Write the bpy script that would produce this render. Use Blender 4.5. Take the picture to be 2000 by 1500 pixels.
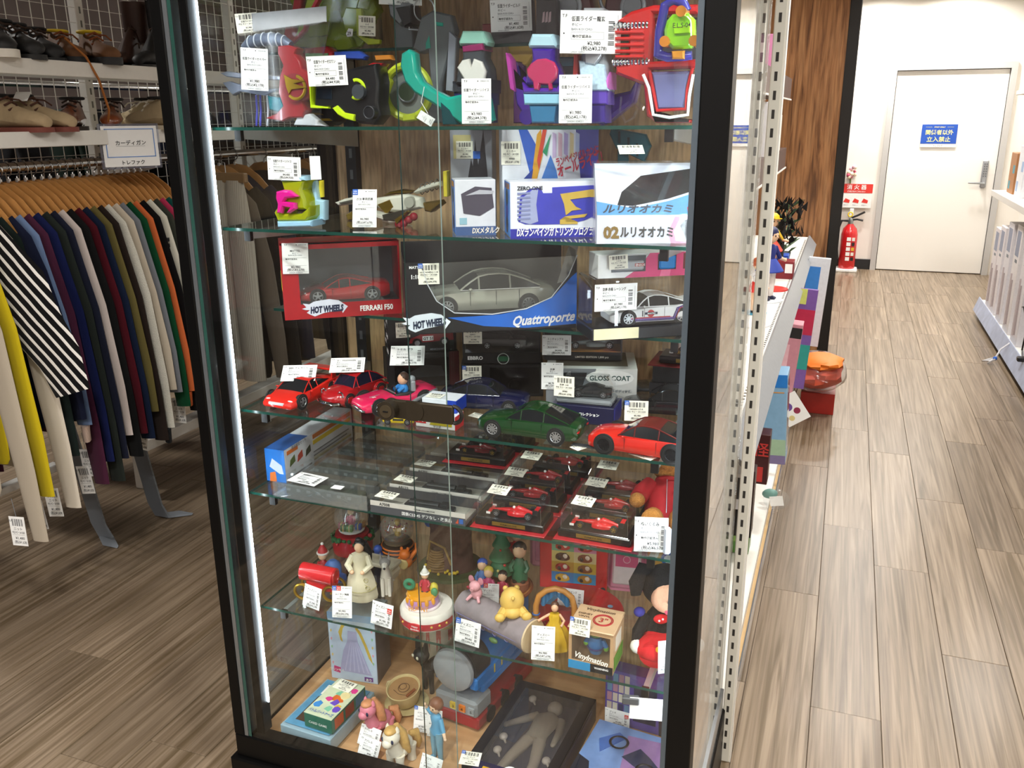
import bpy, math, random
from mathutils import Vector, Matrix, Euler
from math import pi, sin, cos, radians as rad
random.seed(7)
for o in list(bpy.data.objects): bpy.data.objects.remove(o, do_unlink=True)
SC = bpy.context.scene
COL = SC.collection
# ---------------------------------------------------------------- camera (solved from the vanishing points of the photograph)
FOC, CH = 1710.0, 1.6
def _cam():
    Y = Vector((668, -525, FOC)).normalized(); D = Vector((58, 5466, FOC)).normalized()
    D = (D - D.dot(Y)*Y).normalized(); X = D.cross(Y)
    return (X, Y, -D)
AX = _cam()
def ray(px, py):
    v = Vector((px-1000, py-750, FOC)); return Vector((AX[0].dot(v), AX[1].dot(v), AX[2].dot(v)))
CAMP = Vector((0, 0, CH))
def atz(px, py, z): r = ray(px, py); return CAMP + r*((z-CH)/r.z)
def aty(px, py, y): r = ray(px, py); return CAMP + r*(y/r.y)
def atx(px, py, x): r = ray(px, py); return CAMP + r*(x/r.x)
def hz(p, px, py):          # height of a pixel above / below a known ground point
    r = ray(px, py); s = (p.x*r.x+p.y*r.y)/(r.x*r.x+r.y*r.y); return CH + s*r.z
cd = bpy.data.cameras.new('camera'); cam = bpy.data.objects.new('camera', cd); COL.objects.link(cam)
cd.sensor_width = 36; cd.lens = 36*FOC/2000; cd.clip_start = .02
right = Vector([AX[i].x for i in range(3)]); down = Vector([AX[i].y for i in range(3)]); fwd = Vector([AX[i].z for i in range(3)])
cam.matrix_world = Matrix(((right.x, -down.x, -fwd.x, 0), (right.y, -down.y, -fwd.y, 0), (right.z, -down.z, -fwd.z, CH), (0, 0, 0, 1)))
SC.camera = cam
vs = SC.view_settings; vs.view_transform = 'Standard'; vs.look = 'None'; vs.gamma = 1; vs.use_curve_mapping = False
vs.exposure = 0.12
SC.cycles.transparent_max_bounces = 48; SC.cycles.max_bounces = 10; SC.cycles.glossy_bounces = 5; SC.cycles.diffuse_bounces = 4
SC.cycles.sample_clamp_indirect = 6; SC.cycles.caustics_reflective = False; SC.cycles.caustics_refractive = False
w = bpy.data.worlds.new('world'); SC.world = w; w.use_nodes = True
w.node_tree.nodes['Background'].inputs[0].default_value = (0, 0, 0, 1); w.node_tree.nodes['Background'].inputs[1].default_value = 0.
# ---------------------------------------------------------------- ceiling lamps (positions on the ceiling, real fixtures)
CEIL = 2.85
LAMPW = 30.          # every ceiling lamp alike
LAMPS = [(.4, -2.2), (.4, -1.0), (.4, .4), (.4, 2.2), (.4, 4.2), (.4, 6.2), (.4, 8.0), (.15, 9.7), (.85, 9.7), (1.3, 6.6),
         (-.8, -2.2), (-.8, -1.0), (-.8, .4), (-2.0, -2.2), (-2.0, -1.0), (-2.0, 5.8), (-4.3, 2.4), (-4.4, 4.8), (-3.4, 7.4)]
for i, (x, y) in enumerate(LAMPS):
    l = bpy.data.lights.new('ceiling_lamp_offscreen', 'AREA'); l.shape = 'DISK'; l.size = .2; l.energy = LAMPW; l.color = (1, .955, .9); l.spread = rad(150)
    o = bpy.data.objects.new('ceiling_lamp_offscreen', l); COL.objects.link(o); o.location = (x, y, CEIL-.035)
# ---------------------------------------------------------------- materials
def lin(h):
    h = h.lstrip('#'); c = [int(h[i:i+2], 16)/255 for i in (0, 2, 4)]
    return tuple(v/12.92 if v <= .04045 else ((v+.055)/1.055)**2.4 for v in c) + (1,)
_M = {}
def nt(name):
    m = bpy.data.materials.new(name); m.use_nodes = True; t = m.node_tree; t.nodes.clear()
    out = t.nodes.new('ShaderNodeOutputMaterial'); return m, t, out
def lk(t, a, b): t.links.new(a, b)
def C(hexc, r=.45, metal=0., coat=0., var=.10, bump=0., scale=60., alpha=1.):
    k = (hexc, r, metal, coat, var, bump, scale, alpha)
    if k in _M: return _M[k]
    m, t, out = nt('m_'+hexc.lstrip('#')); b = t.nodes.new('ShaderNodeBsdfPrincipled')
    c = lin(hexc); n = t.nodes.new('ShaderNodeTexNoise'); n.inputs['Scale'].default_value = scale; n.inputs['Detail'].default_value = 2
    tc = t.nodes.new('ShaderNodeTexCoord'); lk(t, tc.outputs['Object'], n.inputs['Vector'])
    mx = t.nodes.new('ShaderNodeMix'); mx.data_type = 'RGBA'
    mx.inputs['A'].default_value = tuple(v*(1-var) for v in c[:3])+(1,); mx.inputs['B'].default_value = tuple(min(1, v*(1+var)) for v in c[:3])+(1,)
    lk(t, n.outputs['Fac'], mx.inputs['Factor']); lk(t, mx.outputs['Result'], b.inputs['Base Color'])
    b.inputs['Roughness'].default_value = r; b.inputs['Metallic'].default_value = metal; b.inputs['Coat Weight'].default_value = coat; b.inputs['Coat Roughness'].default_value = .06
    if bump:
        bp = t.nodes.new('ShaderNodeBump'); bp.inputs['Strength'].default_value = bump; bp.inputs['Distance'].default_value = .004
        lk(t, n.outputs['Fac'], bp.inputs['Height']); lk(t, bp.outputs['Normal'], b.inputs['Normal'])
    lk(t, b.outputs[0], out.inputs[0]); _M[k] = m; return m
def glassy(name, tint, spec=.045, haze=0., rough=.02, hazecol='#ffffff'):   # thin clear sheet: lets light through, mirrors more at grazing angles
    k = ('g', name, tint, spec, haze, rough, hazecol)
    if k in _M: return _M[k]
    m, t, out = nt(name); tr = t.nodes.new('ShaderNodeBsdfTransparent'); tr.inputs[0].default_value = lin(tint)
    gl = t.nodes.new('ShaderNodeBsdfGlossy'); gl.inputs['Roughness'].default_value = rough; gl.inputs[0].default_value = (1, 1, 1, 1)
    lw = t.nodes.new('ShaderNodeLayerWeight'); lw.inputs['Blend'].default_value = .5
    pw = t.nodes.new('ShaderNodeMath'); pw.operation = 'POWER'; pw.inputs[1].default_value = 5; lk(t, lw.outputs['Facing'], pw.inputs[0])
    ma = t.nodes.new('ShaderNodeMath'); ma.operation = 'MULTIPLY_ADD'; ma.inputs[1].default_value = 1-spec; ma.inputs[2].default_value = spec; lk(t, pw.outputs[0], ma.inputs[0])
    base = tr.outputs[0]
    if haze:
        df = t.nodes.new('ShaderNodeBsdfDiffuse'); df.inputs[0].default_value = lin(hazecol); h = t.nodes.new('ShaderNodeMixShader'); h.inputs[0].default_value = haze
        lk(t, base, h.inputs[1]); lk(t, df.outputs[0], h.inputs[2]); base = h.outputs[0]
    mx = t.nodes.new('ShaderNodeMixShader'); lk(t, ma.outputs[0], mx.inputs[0]); lk(t, base, mx.inputs[1]); lk(t, gl.outputs[0], mx.inputs[2])
    lk(t, mx.outputs[0], out.inputs[0]); _M[k] = m; return m
def emis(name, col, s):
    k = ('e', name)
    if k in _M: return _M[k]
    m, t, out = nt(name); e = t.nodes.new('ShaderNodeEmission'); e.inputs[0].default_value = lin(col); e.inputs[1].default_value = s
    lk(t, e.outputs[0], out.inputs[0]); _M[k] = m; return m
def woodmat(name, c1, c2, c3, scale=(9, .7, 9), r=.35, rnd=True, grain=14., bump=.05, streak='#000000', spec=.5, mul=.75):
    if name in _M: return _M[name]
    m, t, out = nt(name); b = t.nodes.new('ShaderNodeBsdfPrincipled'); tc = t.nodes.new('ShaderNodeTexCoord'); mp = t.nodes.new('ShaderNodeMapping')
    mp.inputs['Scale'].default_value = scale; src = tc.outputs['Object']
    if rnd:
        oi = t.nodes.new('ShaderNodeObjectInfo'); mu = t.nodes.new('ShaderNodeVectorMath'); mu.operation = 'SCALE'; mu.inputs[0].default_value = (37, 61, 23); lk(t, oi.outputs['Random'], mu.inputs['Scale'])
        ad = t.nodes.new('ShaderNodeVectorMath'); lk(t, src, ad.inputs[0]); lk(t, mu.outputs[0], ad.inputs[1]); src = ad.outputs[0]
    lk(t, src, mp.inputs[0])
    n1 = t.nodes.new('ShaderNodeTexNoise'); n1.inputs['Scale'].default_value = 2.2; n1.inputs['Detail'].default_value = 5; n1.inputs['Distortion'].default_value = 1.4; lk(t, mp.outputs[0], n1.inputs['Vector'])
    n2 = t.nodes.new('ShaderNodeTexNoise'); n2.inputs['Scale'].default_value = grain; n2.inputs['Detail'].default_value = 3; lk(t, mp.outputs[0], n2.inputs['Vector'])
    cr = t.nodes.new('ShaderNodeValToRGB'); e = cr.color_ramp.elements; e[0].position = .33; e[0].color = lin(c1); e[1].position = .68; e[1].color = lin(c3); q = e.new(.5); q.color = lin(c2)
    lk(t, n1.outputs['Fac'], cr.inputs[0])
    cr2 = t.nodes.new('ShaderNodeValToRGB'); e = cr2.color_ramp.elements; e[0].position = .36; e[0].color = (.55, .52, .5, 1); e[1].position = .58; e[1].color = (1, 1, 1, 1); lk(t, n2.outputs['Fac'], cr2.inputs[0])
    mx = t.nodes.new('ShaderNodeMix'); mx.data_type = 'RGBA'; mx.blend_type = 'MULTIPLY'; mx.inputs['Factor'].default_value = mul; lk(t, cr.outputs[0], mx.inputs['A']); lk(t, cr2.outputs[0], mx.inputs['B'])
    res = mx.outputs['Result']
    if rnd:
        hs = t.nodes.new('ShaderNodeHueSaturation'); mr = t.nodes.new('ShaderNodeMapRange'); mr.inputs[3].default_value = .86; mr.inputs[4].default_value = 1.12; lk(t, oi.outputs['Random'], mr.inputs[0]); lk(t, mr.outputs[0], hs.inputs['Value']); lk(t, res, hs.inputs['Color']); res = hs.outputs[0]
    lk(t, res, b.inputs['Base Color']); b.inputs['Roughness'].default_value = r; b.inputs['Specular IOR Level'].default_value = spec
    bp = t.nodes.new('ShaderNodeBump'); bp.inputs['Strength'].default_value = bump; bp.inputs['Distance'].default_value = .003; lk(t, n2.outputs['Fac'], bp.inputs['Height']); lk(t, bp.outputs[0], b.inputs['Normal'])
    lk(t, b.outputs[0], out.inputs[0]); _M[name] = m; return m
def knit(hexc, h2=None, kind='rib', scale=220., thr=.5):
    k = ('k', hexc, h2, kind, scale)
    if k in _M: return _M[k]
    m, t, out = nt('knit_'+hexc.strip('#')); b = t.nodes.new('ShaderNodeBsdfPrincipled'); b.inputs['Roughness'].default_value = .95; b.inputs['Specular IOR Level'].default_value = .15
    b.inputs['Sheen Weight'].default_value = .04
    tc = t.nodes.new('ShaderNodeTexCoord'); wv = t.nodes.new('ShaderNodeTexWave'); wv.inputs['Scale'].default_value = scale; wv.inputs['Distortion'].default_value = .6
    wv.bands_direction = {'rib': 'X', 'stripe': 'Z', 'marl': 'Z', 'diag': 'DIAGONAL'}[kind]; lk(t, tc.outputs['Object'], wv.inputs['Vector'])
    c = lin(hexc); c2 = lin(h2) if h2 else tuple(v*.86 for v in c[:3])+(1,)
    if kind == 'marl': wv.inputs['Distortion'].default_value = 9; wv.inputs['Detail Scale'].default_value = 3
    cr = t.nodes.new('ShaderNodeValToRGB'); e = cr.color_ramp.elements; e[0].color = c2; e[1].color = c
    if kind in ('stripe', 'diag'): cr.color_ramp.interpolation = 'CONSTANT'; e[1].position = thr
    lk(t, wv.outputs['Fac'], cr.inputs[0]); lk(t, cr.outputs[0], b.inputs['Base Color'])
    bp = t.nodes.new('ShaderNodeBump'); bp.inputs['Strength'].default_value = .35; bp.inputs['Distance'].default_value = .003; lk(t, wv.outputs['Fac'], bp.inputs['Height']); lk(t, bp.outputs[0], b.inputs['Normal'])
    lk(t, b.outputs[0], out.inputs[0]); _M[k] = m; return m
GLASS = glassy('case_glass', '#fbfdfd', .03)
SHELFGLASS = glassy('shelf_glass', '#f8fcfb', .035)
EDGE = C('#123f36', .2, var=.3, scale=25); PEDGE = C('#25463f', .25, var=.3, scale=12); PEDGE2 = C('#9db5ae', .2, var=.15, scale=12)
CLEAR = glassy('clear_plastic', '#fcfdfd', .035, .006, .03)
FILM = glassy('clear_film', '#fafcfd', .03, .03, .15)
BLACK = C('#0c0c0d', .35); MATTE = C('#141416', .7); WHITE = C('#f1f1ef', .5); CHROME = C('#d5d8dc', .12, 1.); SILVER = C('#aeb3b8', .3, .9); GOLD = C('#b8963a', .3, .9)
RUBBER = C('#151515', .8); PAPER = C('#f4f5f4', .75, var=.02); INK = C('#23262b', .8, var=.02); INKG = C('#7e848b', .8, var=.02); BLUEP = C('#2264c8', .6, var=.03); REDP = C('#d8342c', .6, var=.03)
CREAM = C('#d9d7cb', .45, var=.03); WHITEM = C('#e6e4de', .45, var=.03)
# ---------------------------------------------------------------- mesh builder
_TX = {}
_tc = bpy.data.curves.new('txt', 'FONT'); _tc.resolution_u = 2; _to = bpy.data.objects.new('txt', _tc)
def glyphs(s, bold=0.):
    key = s; s = (s, bold)
    if s not in _TX:
        _tc.body = key; _tc.offset = bold; me = bpy.data.meshes.new_from_object(_to)
        vs_ = [tuple(v.co) for v in me.vertices]; fs = [tuple(p.vertices) for p in me.polygons]; bpy.data.meshes.remove(me)
        w_ = max((v[0] for v in vs_), default=1)
        _TX[s] = (vs_, fs, w_)
    return _TX[s]
class MB:
    def __init__(s, m=None): s.v = []; s.f = []; s.mi = []; s.ms = []; s.m = m
    def slot(s, m):
        m = m or s.m
        if m not in s.ms: s.ms.append(m)
        return s.ms.index(m)
    def add(s, vs, fs, m=None, xf=None):
        n = len(s.v); k = s.slot(m)
        s.v += [tuple(xf @ Vector(v)) for v in vs] if xf else [tuple(v) for v in vs]
        s.f += [tuple(i+n for i in f) for f in fs]; s.mi += [k]*len(fs); return s
    def box(s, x0, x1, y0, y1, z0, z1, m=None, xf=None):
        vs = [(x, y, z) for z in (z0, z1) for y in (y0, y1) for x in (x0, x1)]
        return s.add(vs, [(0, 2, 3, 1), (4, 5, 7, 6), (0, 1, 5, 4), (2, 6, 7, 3), (0, 4, 6, 2), (1, 3, 7, 5)], m, xf)
    def rbox(s, x0, x1, y0, y1, z0, z1, c, m=None, xf=None):        # chamfered box
        vs = []; idx = {}
        X = (x0, x1); Y = (y0, y1); Z = (z0, z1); sg = (1, -1)
        for i in (0, 1):
            for j in (0, 1):
                for k in (0, 1):
                    for a in range(3):
                        p = [X[i]+sg[i]*c, Y[j]+sg[j]*c, Z[k]+sg[k]*c]; p[a] = (X[i], Y[j], Z[k])[a]; idx[(i, j, k, a)] = len(vs); vs.append(p)
        fs = []
        for i in (0, 1):
            q = [idx[(i, j, k, 0)] for j, k in ((0, 0), (1, 0), (1, 1), (0, 1))]; fs.append(q if i else q[::-1])
            q = [idx[(j, i, k, 1)] for j, k in ((0, 0), (1, 0), (1, 1), (0, 1))]; fs.append(q[::-1] if i else q)
            q = [idx[(j, k, i, 2)] for j, k in ((0, 0), (1, 0), (1, 1), (0, 1))]; fs.append(q if i else q[::-1])
        for j in (0, 1):
            for k in (0, 1):
                fs.append([idx[(0, j, k, 1)], idx[(1, j, k, 1)], idx[(1, j, k, 2)], idx[(0, j, k, 2)]])
                fs.append([idx[(j, 0, k, 0)], idx[(j, 1, k, 0)], idx[(j, 1, k, 2)], idx[(j, 0, k, 2)]])
                fs.append([idx[(j, k, 0, 0)], idx[(j, k, 1, 0)], idx[(j, k, 1, 1)], idx[(j, k, 0, 1)]])
                for i in (0, 1): fs.append([idx[(i, j, k, 0)], idx[(i, j, k, 1)], idx[(i, j, k, 2)]])
        return s.add(vs, fs, m, xf)
    def loft(s, rings, m=None, cap=True, close=True, xf=None):
        n = len(rings[0]); vs = [p for r in rings for p in r]; fs = []
        for i in range(len(rings)-1):
            for j in range(n if close else n-1):
                k = (j+1) % n; fs.append((i*n+j, i*n+k, (i+1)*n+k, (i+1)*n+j))
        if cap: fs += [tuple(range(n))[::-1], tuple(range((len(rings)-1)*n, len(rings)*n))]
        return s.add(vs, fs, m, xf)
    def tube(s, pts, r, m=None, n=8, cap=True, xf=None, flat=1.):
        pts = [Vector(p) for p in pts]; rs = r if isinstance(r, (list, tuple)) else [r]*len(pts); rings = []; u = None
        for i, p in enumerate(pts):
            d = (pts[min(i+1, len(pts)-1)]-pts[max(i-1, 0)]).normalized()
            if u is None: u = d.orthogonal().normalized() if abs(d.z) > .9 else Vector((0, 0, 1)).cross(d).normalized()
            u = (u-d*u.dot(d)).normalized(); w_ = d.cross(u)
            rings.append([p+(u*cos(2*pi*j/n)*flat+w_*sin(2*pi*j/n))*rs[i] for j in range(n)])
        return s.loft(rings, m, cap, True, xf)
    def cyl(s, p0, p1, r, r1=None, m=None, n=14, xf=None): return s.tube([p0, p1], [r, r if r1 is None else r1], m, n, True, xf)
    def lathe(s, prof, m=None, n=20, c=(0, 0, 0), xf=None, cap=True):
        return s.loft([[(c[0]+r*cos(2*pi*j/n), c[1]+r*sin(2*pi*j/n), c[2]+z) for j in range(n)] for r, z in prof], m, cap, True, xf)
    def ell(s, c, r, m=None, n=14, k=9, xf=None):
        r = (r, r, r) if isinstance(r, (int, float)) else r
        prof = [(sin(pi*i/k), -cos(pi*i/k)) for i in range(1, k)]
        vs = [(c[0], c[1], c[2]-r[2])]; fs = []
        for a, b in prof: vs += [(c[0]+r[0]*a*cos(2*pi*j/n), c[1]+r[1]*a*sin(2*pi*j/n), c[2]+r[2]*b) for j in range(n)]
        vs.append((c[0], c[1], c[2]+r[2])); L = len(vs)-1
        for j in range(n):
            q = (j+1) % n; fs.append((0, 1+q, 1+j)); fs.append((L, L-n+j, L-n+q))
            for i in range(k-2): fs.append((1+i*n+j, 1+i*n+q, 1+(i+1)*n+q, 1+(i+1)*n+j))
        return s.add(vs, fs, m, xf)
    def prism(s, poly, d0, d1, m=None, ax='y', xf=None):            # outline extruded: ax 'y' poly=(x,z), 'x' poly=(y,z), 'z' poly=(x,y)
        f = {'y': lambda p, d: (p[0], d, p[1]), 'x': lambda p, d: (d, p[0], p[1]), 'z': lambda p, d: (p[0], p[1], d)}[ax]
        n = len(poly); vs = [f(p, d0) for p in poly]+[f(p, d1) for p in poly]
        return s.add(vs, [tuple(range(n))[::-1], tuple(range(n, 2*n))]+[(i, (i+1) % n, n+(i+1) % n, n+i) for i in range(n)], m, xf)
    def disc(s, c, r, m=None, ax='y', th=.0004, n=18, r2=None):
        return s.prism([(c[0]+r*cos(2*pi*j/n), c[1]+(r2 or r)*sin(2*pi*j/n)) for j in range(n)], c[2]-th, c[2], m, ax)
    def ring(s, c, R, r, m=None, ax='y', n=28, k=8, a0=0, a1=2*pi, flat=1.):     # torus / arc in a plane
        full = abs(a1-a0-2*pi) < 1e-4; N = n if full else n+1; rings = []
        for i in range(N):
            a = a0+(a1-a0)*i/n; rr = []
            for j in range(k):
                b = 2*pi*j/k; q = R+r*cos(b); h = r*sin(b)*flat
                p = (q*cos(a), h, q*sin(a)) if ax == 'y' else ((h, q*cos(a), q*sin(a)) if ax == 'x' else (q*cos(a), q*sin(a), h))
                rr.append((c[0]+p[0], c[1]+p[1], c[2]+p[2]))
            rings.append(rr)
        if full: rings.append(rings[0])
        return s.loft(rings, m, not full)
    def text(s, txt, x, z, size, m=None, y=0, align='c', xf=None, wmax=None, shear=0., plane='xz', bold=.012):
        vs, fs, w_ = glyphs(txt, bold)
        sx = size
        if wmax and w_*size > wmax: sx = wmax/w_
        ox = {'c': -w_*sx/2, 'l': 0, 'r': -w_*sx}[align]
        if plane == 'xz': V = [(x+ox+v[0]*sx+v[1]*size*shear, y, z+v[1]*size) for v in vs]
        else: V = [(x+ox+v[0]*sx+v[1]*size*shear, z+v[1]*size, y) for v in vs]
        return s.add(V, fs, m, xf)
    def obj(s, name, parent=None, smooth=True, loc=None, rot=None, label=None):
        me = bpy.data.meshes.new(name); me.from_pydata(s.v, [], s.f); me.polygons.foreach_set('material_index', s.mi)
        for m in s.ms: me.materials.append(m)
        me.update()
        if smooth:
            me.polygons.foreach_set('use_smooth', [True]*len(me.polygons)); me.set_sharp_from_angle(angle=rad(38))
        o = bpy.data.objects.new(name, me); COL.objects.link(o)
        if parent: o.parent = parent
        if loc: o.location = loc
        if rot: o.rotation_euler = rot
        if label: o['label'] = label
        return o
def T(name, label, cat, loc=(0, 0, 0), rz=0., group=None, rx=0., ry=0.):
    o = bpy.data.objects.new(name, None); COL.objects.link(o); o.empty_display_size = .02; o.location = loc; o.rotation_euler = (rx, ry, rz); tag(o, label, cat, group); return o
def tag(o, label, cat, group=None):
    o['label'] = label; o['category'] = cat
    if group: o['group'] = group
    return o
def struct(o): o['kind'] = 'structure'; return o
def cp(o, parent=None, mat=None):
    c = o.copy(); COL.objects.link(c); c.parent = parent; return c
def copytree(o, parent=None):
    c = cp(o, parent)
    for ch in list(o.children): copytree(ch, c)
    return c
def XF(loc=(0, 0, 0), rot=(0, 0, 0), s=1): return Matrix.Translation(loc) @ Euler(rot).to_matrix().to_4x4() @ Matrix.Diagonal((s, s, s, 1) if isinstance(s, (int, float)) else tuple(s)+(1,))
# ================================================================ THE ROOM
PLANK = woodmat('floor_wood', '#63543f', '#7f6f5c', '#93836f', scale=(20, .5, 20), r=.3, grain=4., bump=.012, spec=.38, mul=.5)
fl = struct(bpy.data.objects.new('floor', None)); COL.objects.link(fl); fl['label'] = 'grey-brown wood-look plank floor'
MB(C('#3a322b', .6)).box(-7, 1.66, -3, 10.2, -.03, -.004).obj('subfloor', fl)
pw, pl = .185, 1.235
pmb = MB(PLANK).rbox(-pw/2+.0006, pw/2-.0006, -pl/2+.0007, pl/2-.0007, -.006, 0, .0011); p0 = None
for c in range(-24, 9):
    xc = .044+pw*(c+.5); off = {0: 3.5, -1: 2.9, 1: 3.2, -2: 3.55, 2: 3.9}.get(c, random.random()*pl)
    y = .3 + (off-.3) % pl - pl/2 if c > -10 else .9+(off-.9) % pl-pl/2
    while y-pl/2 < 10.2:
        far = y+pl/2
        if not (c < -12 and y > 6.2) and not (c > 5 and y < 3.6) and not (-7 < c < -2 and 2.6 < y < 99):
            if p0 is None: o = p0 = pmb.obj('plank', fl, smooth=False)
            else: o = cp(p0, fl)
            o.location = (xc, y, 0)
        y += pl
WALL = C('#ebe7df', .75, var=.02, scale=3); MAUVE = C('#8d8384', .8, var=.04, scale=2)
def wall(name, x0, x1, y0, y1, z0, z1, m=WALL): return struct(MB(m).box(x0, x1, y0, y1, z0, z1).obj(name))
wb = struct(bpy.data.objects.new('wall_back', None)); COL.objects.link(wb)
MB(WALL).box(-7, .36, 10.2, 10.3, 0, CEIL).box(1.42, 1.66, 10.2, 10.3, 0, CEIL).box(.36, 1.42, 10.2, 10.3, 2.08, CEIL).obj('plaster', wb)
wall('wall_right', 1.66, 1.76, -3, 10.3, 0, CEIL); wall('wall_left', -7.1, -7, -3, 10.3, 0, CEIL, MAUVE); wall('wall_front', -7.1, 1.76, -3.1, -3, 0, CEIL, MAUVE)
wall('ceiling', -7.1, 1.76, -3.1, 10.3, CEIL, CEIL+.1, C('#d8d6d2', .8, var=.02))
struct(MB(C('#1e1f21', .5)).rbox(-2, .33, 10.185, 10.2, 0, .11, .003).obj('baseboard_back'))
# lamps: trim ring + glowing disc
for i, (x, y) in enumerate(LAMPS):
    t = T('downlight_offscreen', 'round recessed ceiling downlight with white trim', 'ceiling light', (x, y, CEIL), group='recessed ceiling downlights')
    MB(WHITE).ring((0, 0, -.008), .125, .012, ax='z').obj('trim_ring', t); MB(emis('lamp_glow', '#fff3e2', 9)).disc((0, 0, -.004), .113, ax='z').obj('diffuser_offscreen', t)
# door
GREYM = C('#b9b8b6', .4, var=.03); DOORW = C('#eeece6', .45, var=.015, scale=4)
d = struct(bpy.data.objects.new('door_1', None)); COL.objects.link(d); d.location = (.36, 10.2, 0)
MB(GREYM).prism([(-.045, 0), (-.045, 2.09), (1.09, 2.09), (1.09, 0), (1.035, 0), (1.035, 2.03), (.01, 2.03), (.01, 0)], -.03, .09).obj('door_frame', d, smooth=False)
MB(DOORW).rbox(.016, 1.03, .004, .05, .008, 2.024, .002).obj('door_leaf', d)
hp = MB(C('#a4a7ab', .4, .3)).rbox(.905, .96, -.022, .004, .88, 1.16, .012).obj('lock_plate', d)
b = MB(C('#6d7074', .4, .6))
for i in range(6):
    for j in range(2): b.cyl((.923+.02*j, -.022, 1.0+.024*i), (.923+.02*j, -.028, 1.0+.024*i), .006, n=8)
b.obj('keypad_buttons', hp)
MB(SILVER).tube([(.932, -.02, .93), (.932, -.06, .93), (.90, -.065, .932), (.79, -.062, .936)], [.013, .012, .011, .009], n=10).obj('lever_handle', d)
A = aty(1802, 246, 10.17); B = aty(1868, 288, 10.17)
s = T('door_sign', 'blue and white notice with yellow Japanese lettering on the white door', 'sign', ((A.x+B.x)/2-.005, 10.196, B.z))
W, H = .33, .225
MB(C('#f2f2f0', .35)).rbox(-W/2, W/2, -.004, 0, 0, H, .001).obj('board', s); MB(C('#1f4fae', .5, var=.03)).box(-W/2, W/2, -.0055, -.004, .035, H).obj('blue_field', s)
k = MB(C('#f3ee9a', .6)); k.text('STAFF ONLY', 0, .192, .018, y=-.007); k.text('関係者以外', 0, .128, .052, y=-.007, wmax=.27); k.text('立入禁止', 0, .058, .056, y=-.007, wmax=.27); MB(C('#f3ee9a', .6)).box(-.13, -.07, -.007, -.0065, .197, .199).obj('rule_line', s, smooth=False); MB(C('#f3ee9a', .6)).box(.07, .13, -.007, -.0065, .197, .199).obj('rule_line', s, smooth=False); k.obj('lettering', s, smooth=False); MB(INK).text('トレファク', 0, .01, .018, y=-.006).obj('maker_lettering', s, smooth=False)
# fire extinguisher, its stand and its sign
e = T('fire_extinguisher', 'red fire extinguisher with black hose standing on a white floor stand', 'extinguisher', (.075, 10.03, .03))
RED = C('#c3161c', .25, coat=.6)
MB(RED).lathe([(.078, 0), (.084, .012), (.084, .36), (.07, .42), (.035, .46), (.03, .47)]).obj('cylinder', e)
MB(C('#9aa0a0', .3, .8)).lathe([(.026, .47), (.03, .5), (.02, .53), (.012, .535)], c=(0, 0, 0)).obj('valve', e)
MB(C('#26282a', .4)).tube([(0, 0, .53), (.06, -.02, .56), (.13, -.03, .60)], .011).tube([(0, 0, .51), (.06, -.02, .52), (.12, -.03, .51)], .01).obj('lever', e)
MB(C('#e5c62d', .4)).ring((-.01, -.03, .57), .022, .007).obj('safety_pin', e)
MB(RUBBER).tube([(-.02, 0, .5), (-.09, 0, .5), (-.12, -.01, .4), (-.11, -.03, .2), (-.095, -.05, .1)], .012).obj('hose', e)
b = MB(PAPER)
for i in range(5): b.box(-.02, .02, -.0862, -.0852, .09+.052*i, .128+.052*i); b.box(.03, .06, -.0775, -.0715, .09+.052*i, .125+.052*i, (C('#222222', .5), C('#e9e6df', .5), C('#d9b53c', .5))[i % 3])
b.obj('instruction_panel', e, smooth=False)
MB(WHITE).rbox(-.12, .11, -.11, .1, -.03, 0, .006).rbox(-.02, .02, .075, .095, 0, .62, .004).obj('stand', e)
s = T('extinguisher_sign', 'red and white extinguisher instruction sign above the extinguisher', 'sign', (.1, 10.15, .655)); MB(WHITE).rbox(-.16, .16, 0, .012, 0, .25, .002).obj('board', s)
k = MB(REDP).box(-.16, .16, -.0015, 0, .155, .25); k.text('消 火 器', 0, .196, .055, y=-.003, m=PAPER, wmax=.25); k.text('使用方法のごあんない', 0, .165, .018, y=-.003, m=PAPER)
for x in (-.09, 0, .09): k.prism([(x-.03, .06), (x+.03, .05), (x+.035, .08), (x-.01, .1)], -.0015, 0); k.text('安全ピン', x, .025, .013, y=-.002, m=INKG)
k.obj('print', s, smooth=False)
# small bunch of dried flowers and a clear hanging bag high up beside the wooden panel
t = T('wall_posy', 'small pink and cream flower bunch fixed on the white wall above the sign', 'flower', (.03, 10.16, 1.0))
b = MB(C('#d9a9b4', .7)); [b.ell((random.uniform(-.03, .04), random.uniform(-.03, .02), random.uniform(-.03, .08)), .022, random.choice([C('#d9a9b4', .7), C('#e6d9c0', .7), C('#b3455f', .7)]), 7, 5) for i in range(14)]; b.obj('blossoms', t); MB(C('#6f7a4a', .7)).tube([(0, .03, .02), (0, .035, -.1)], .008).obj('stem', t)
# wooden end panel with black edge
OLIVE = woodmat('olive_wood', '#6b4526', '#a87549', '#bd8c5e', scale=(13, 13, .8), r=.4, rnd=False, grain=5., bump=.02, mul=.8)
t = T('end_panel', 'tall olive-wood grained end panel with a black edge strip', 'panel', (-.3, 6.2, 0)); MB(OLIVE).box(-.6, .215, 0, .04, 0, 2.45).obj('wood_face', t, smooth=False)
MB(C('#171513', .45)).rbox(.215, .285, -.006, .06, 0, 2.45, .004).obj('edge_strip', t)
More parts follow.
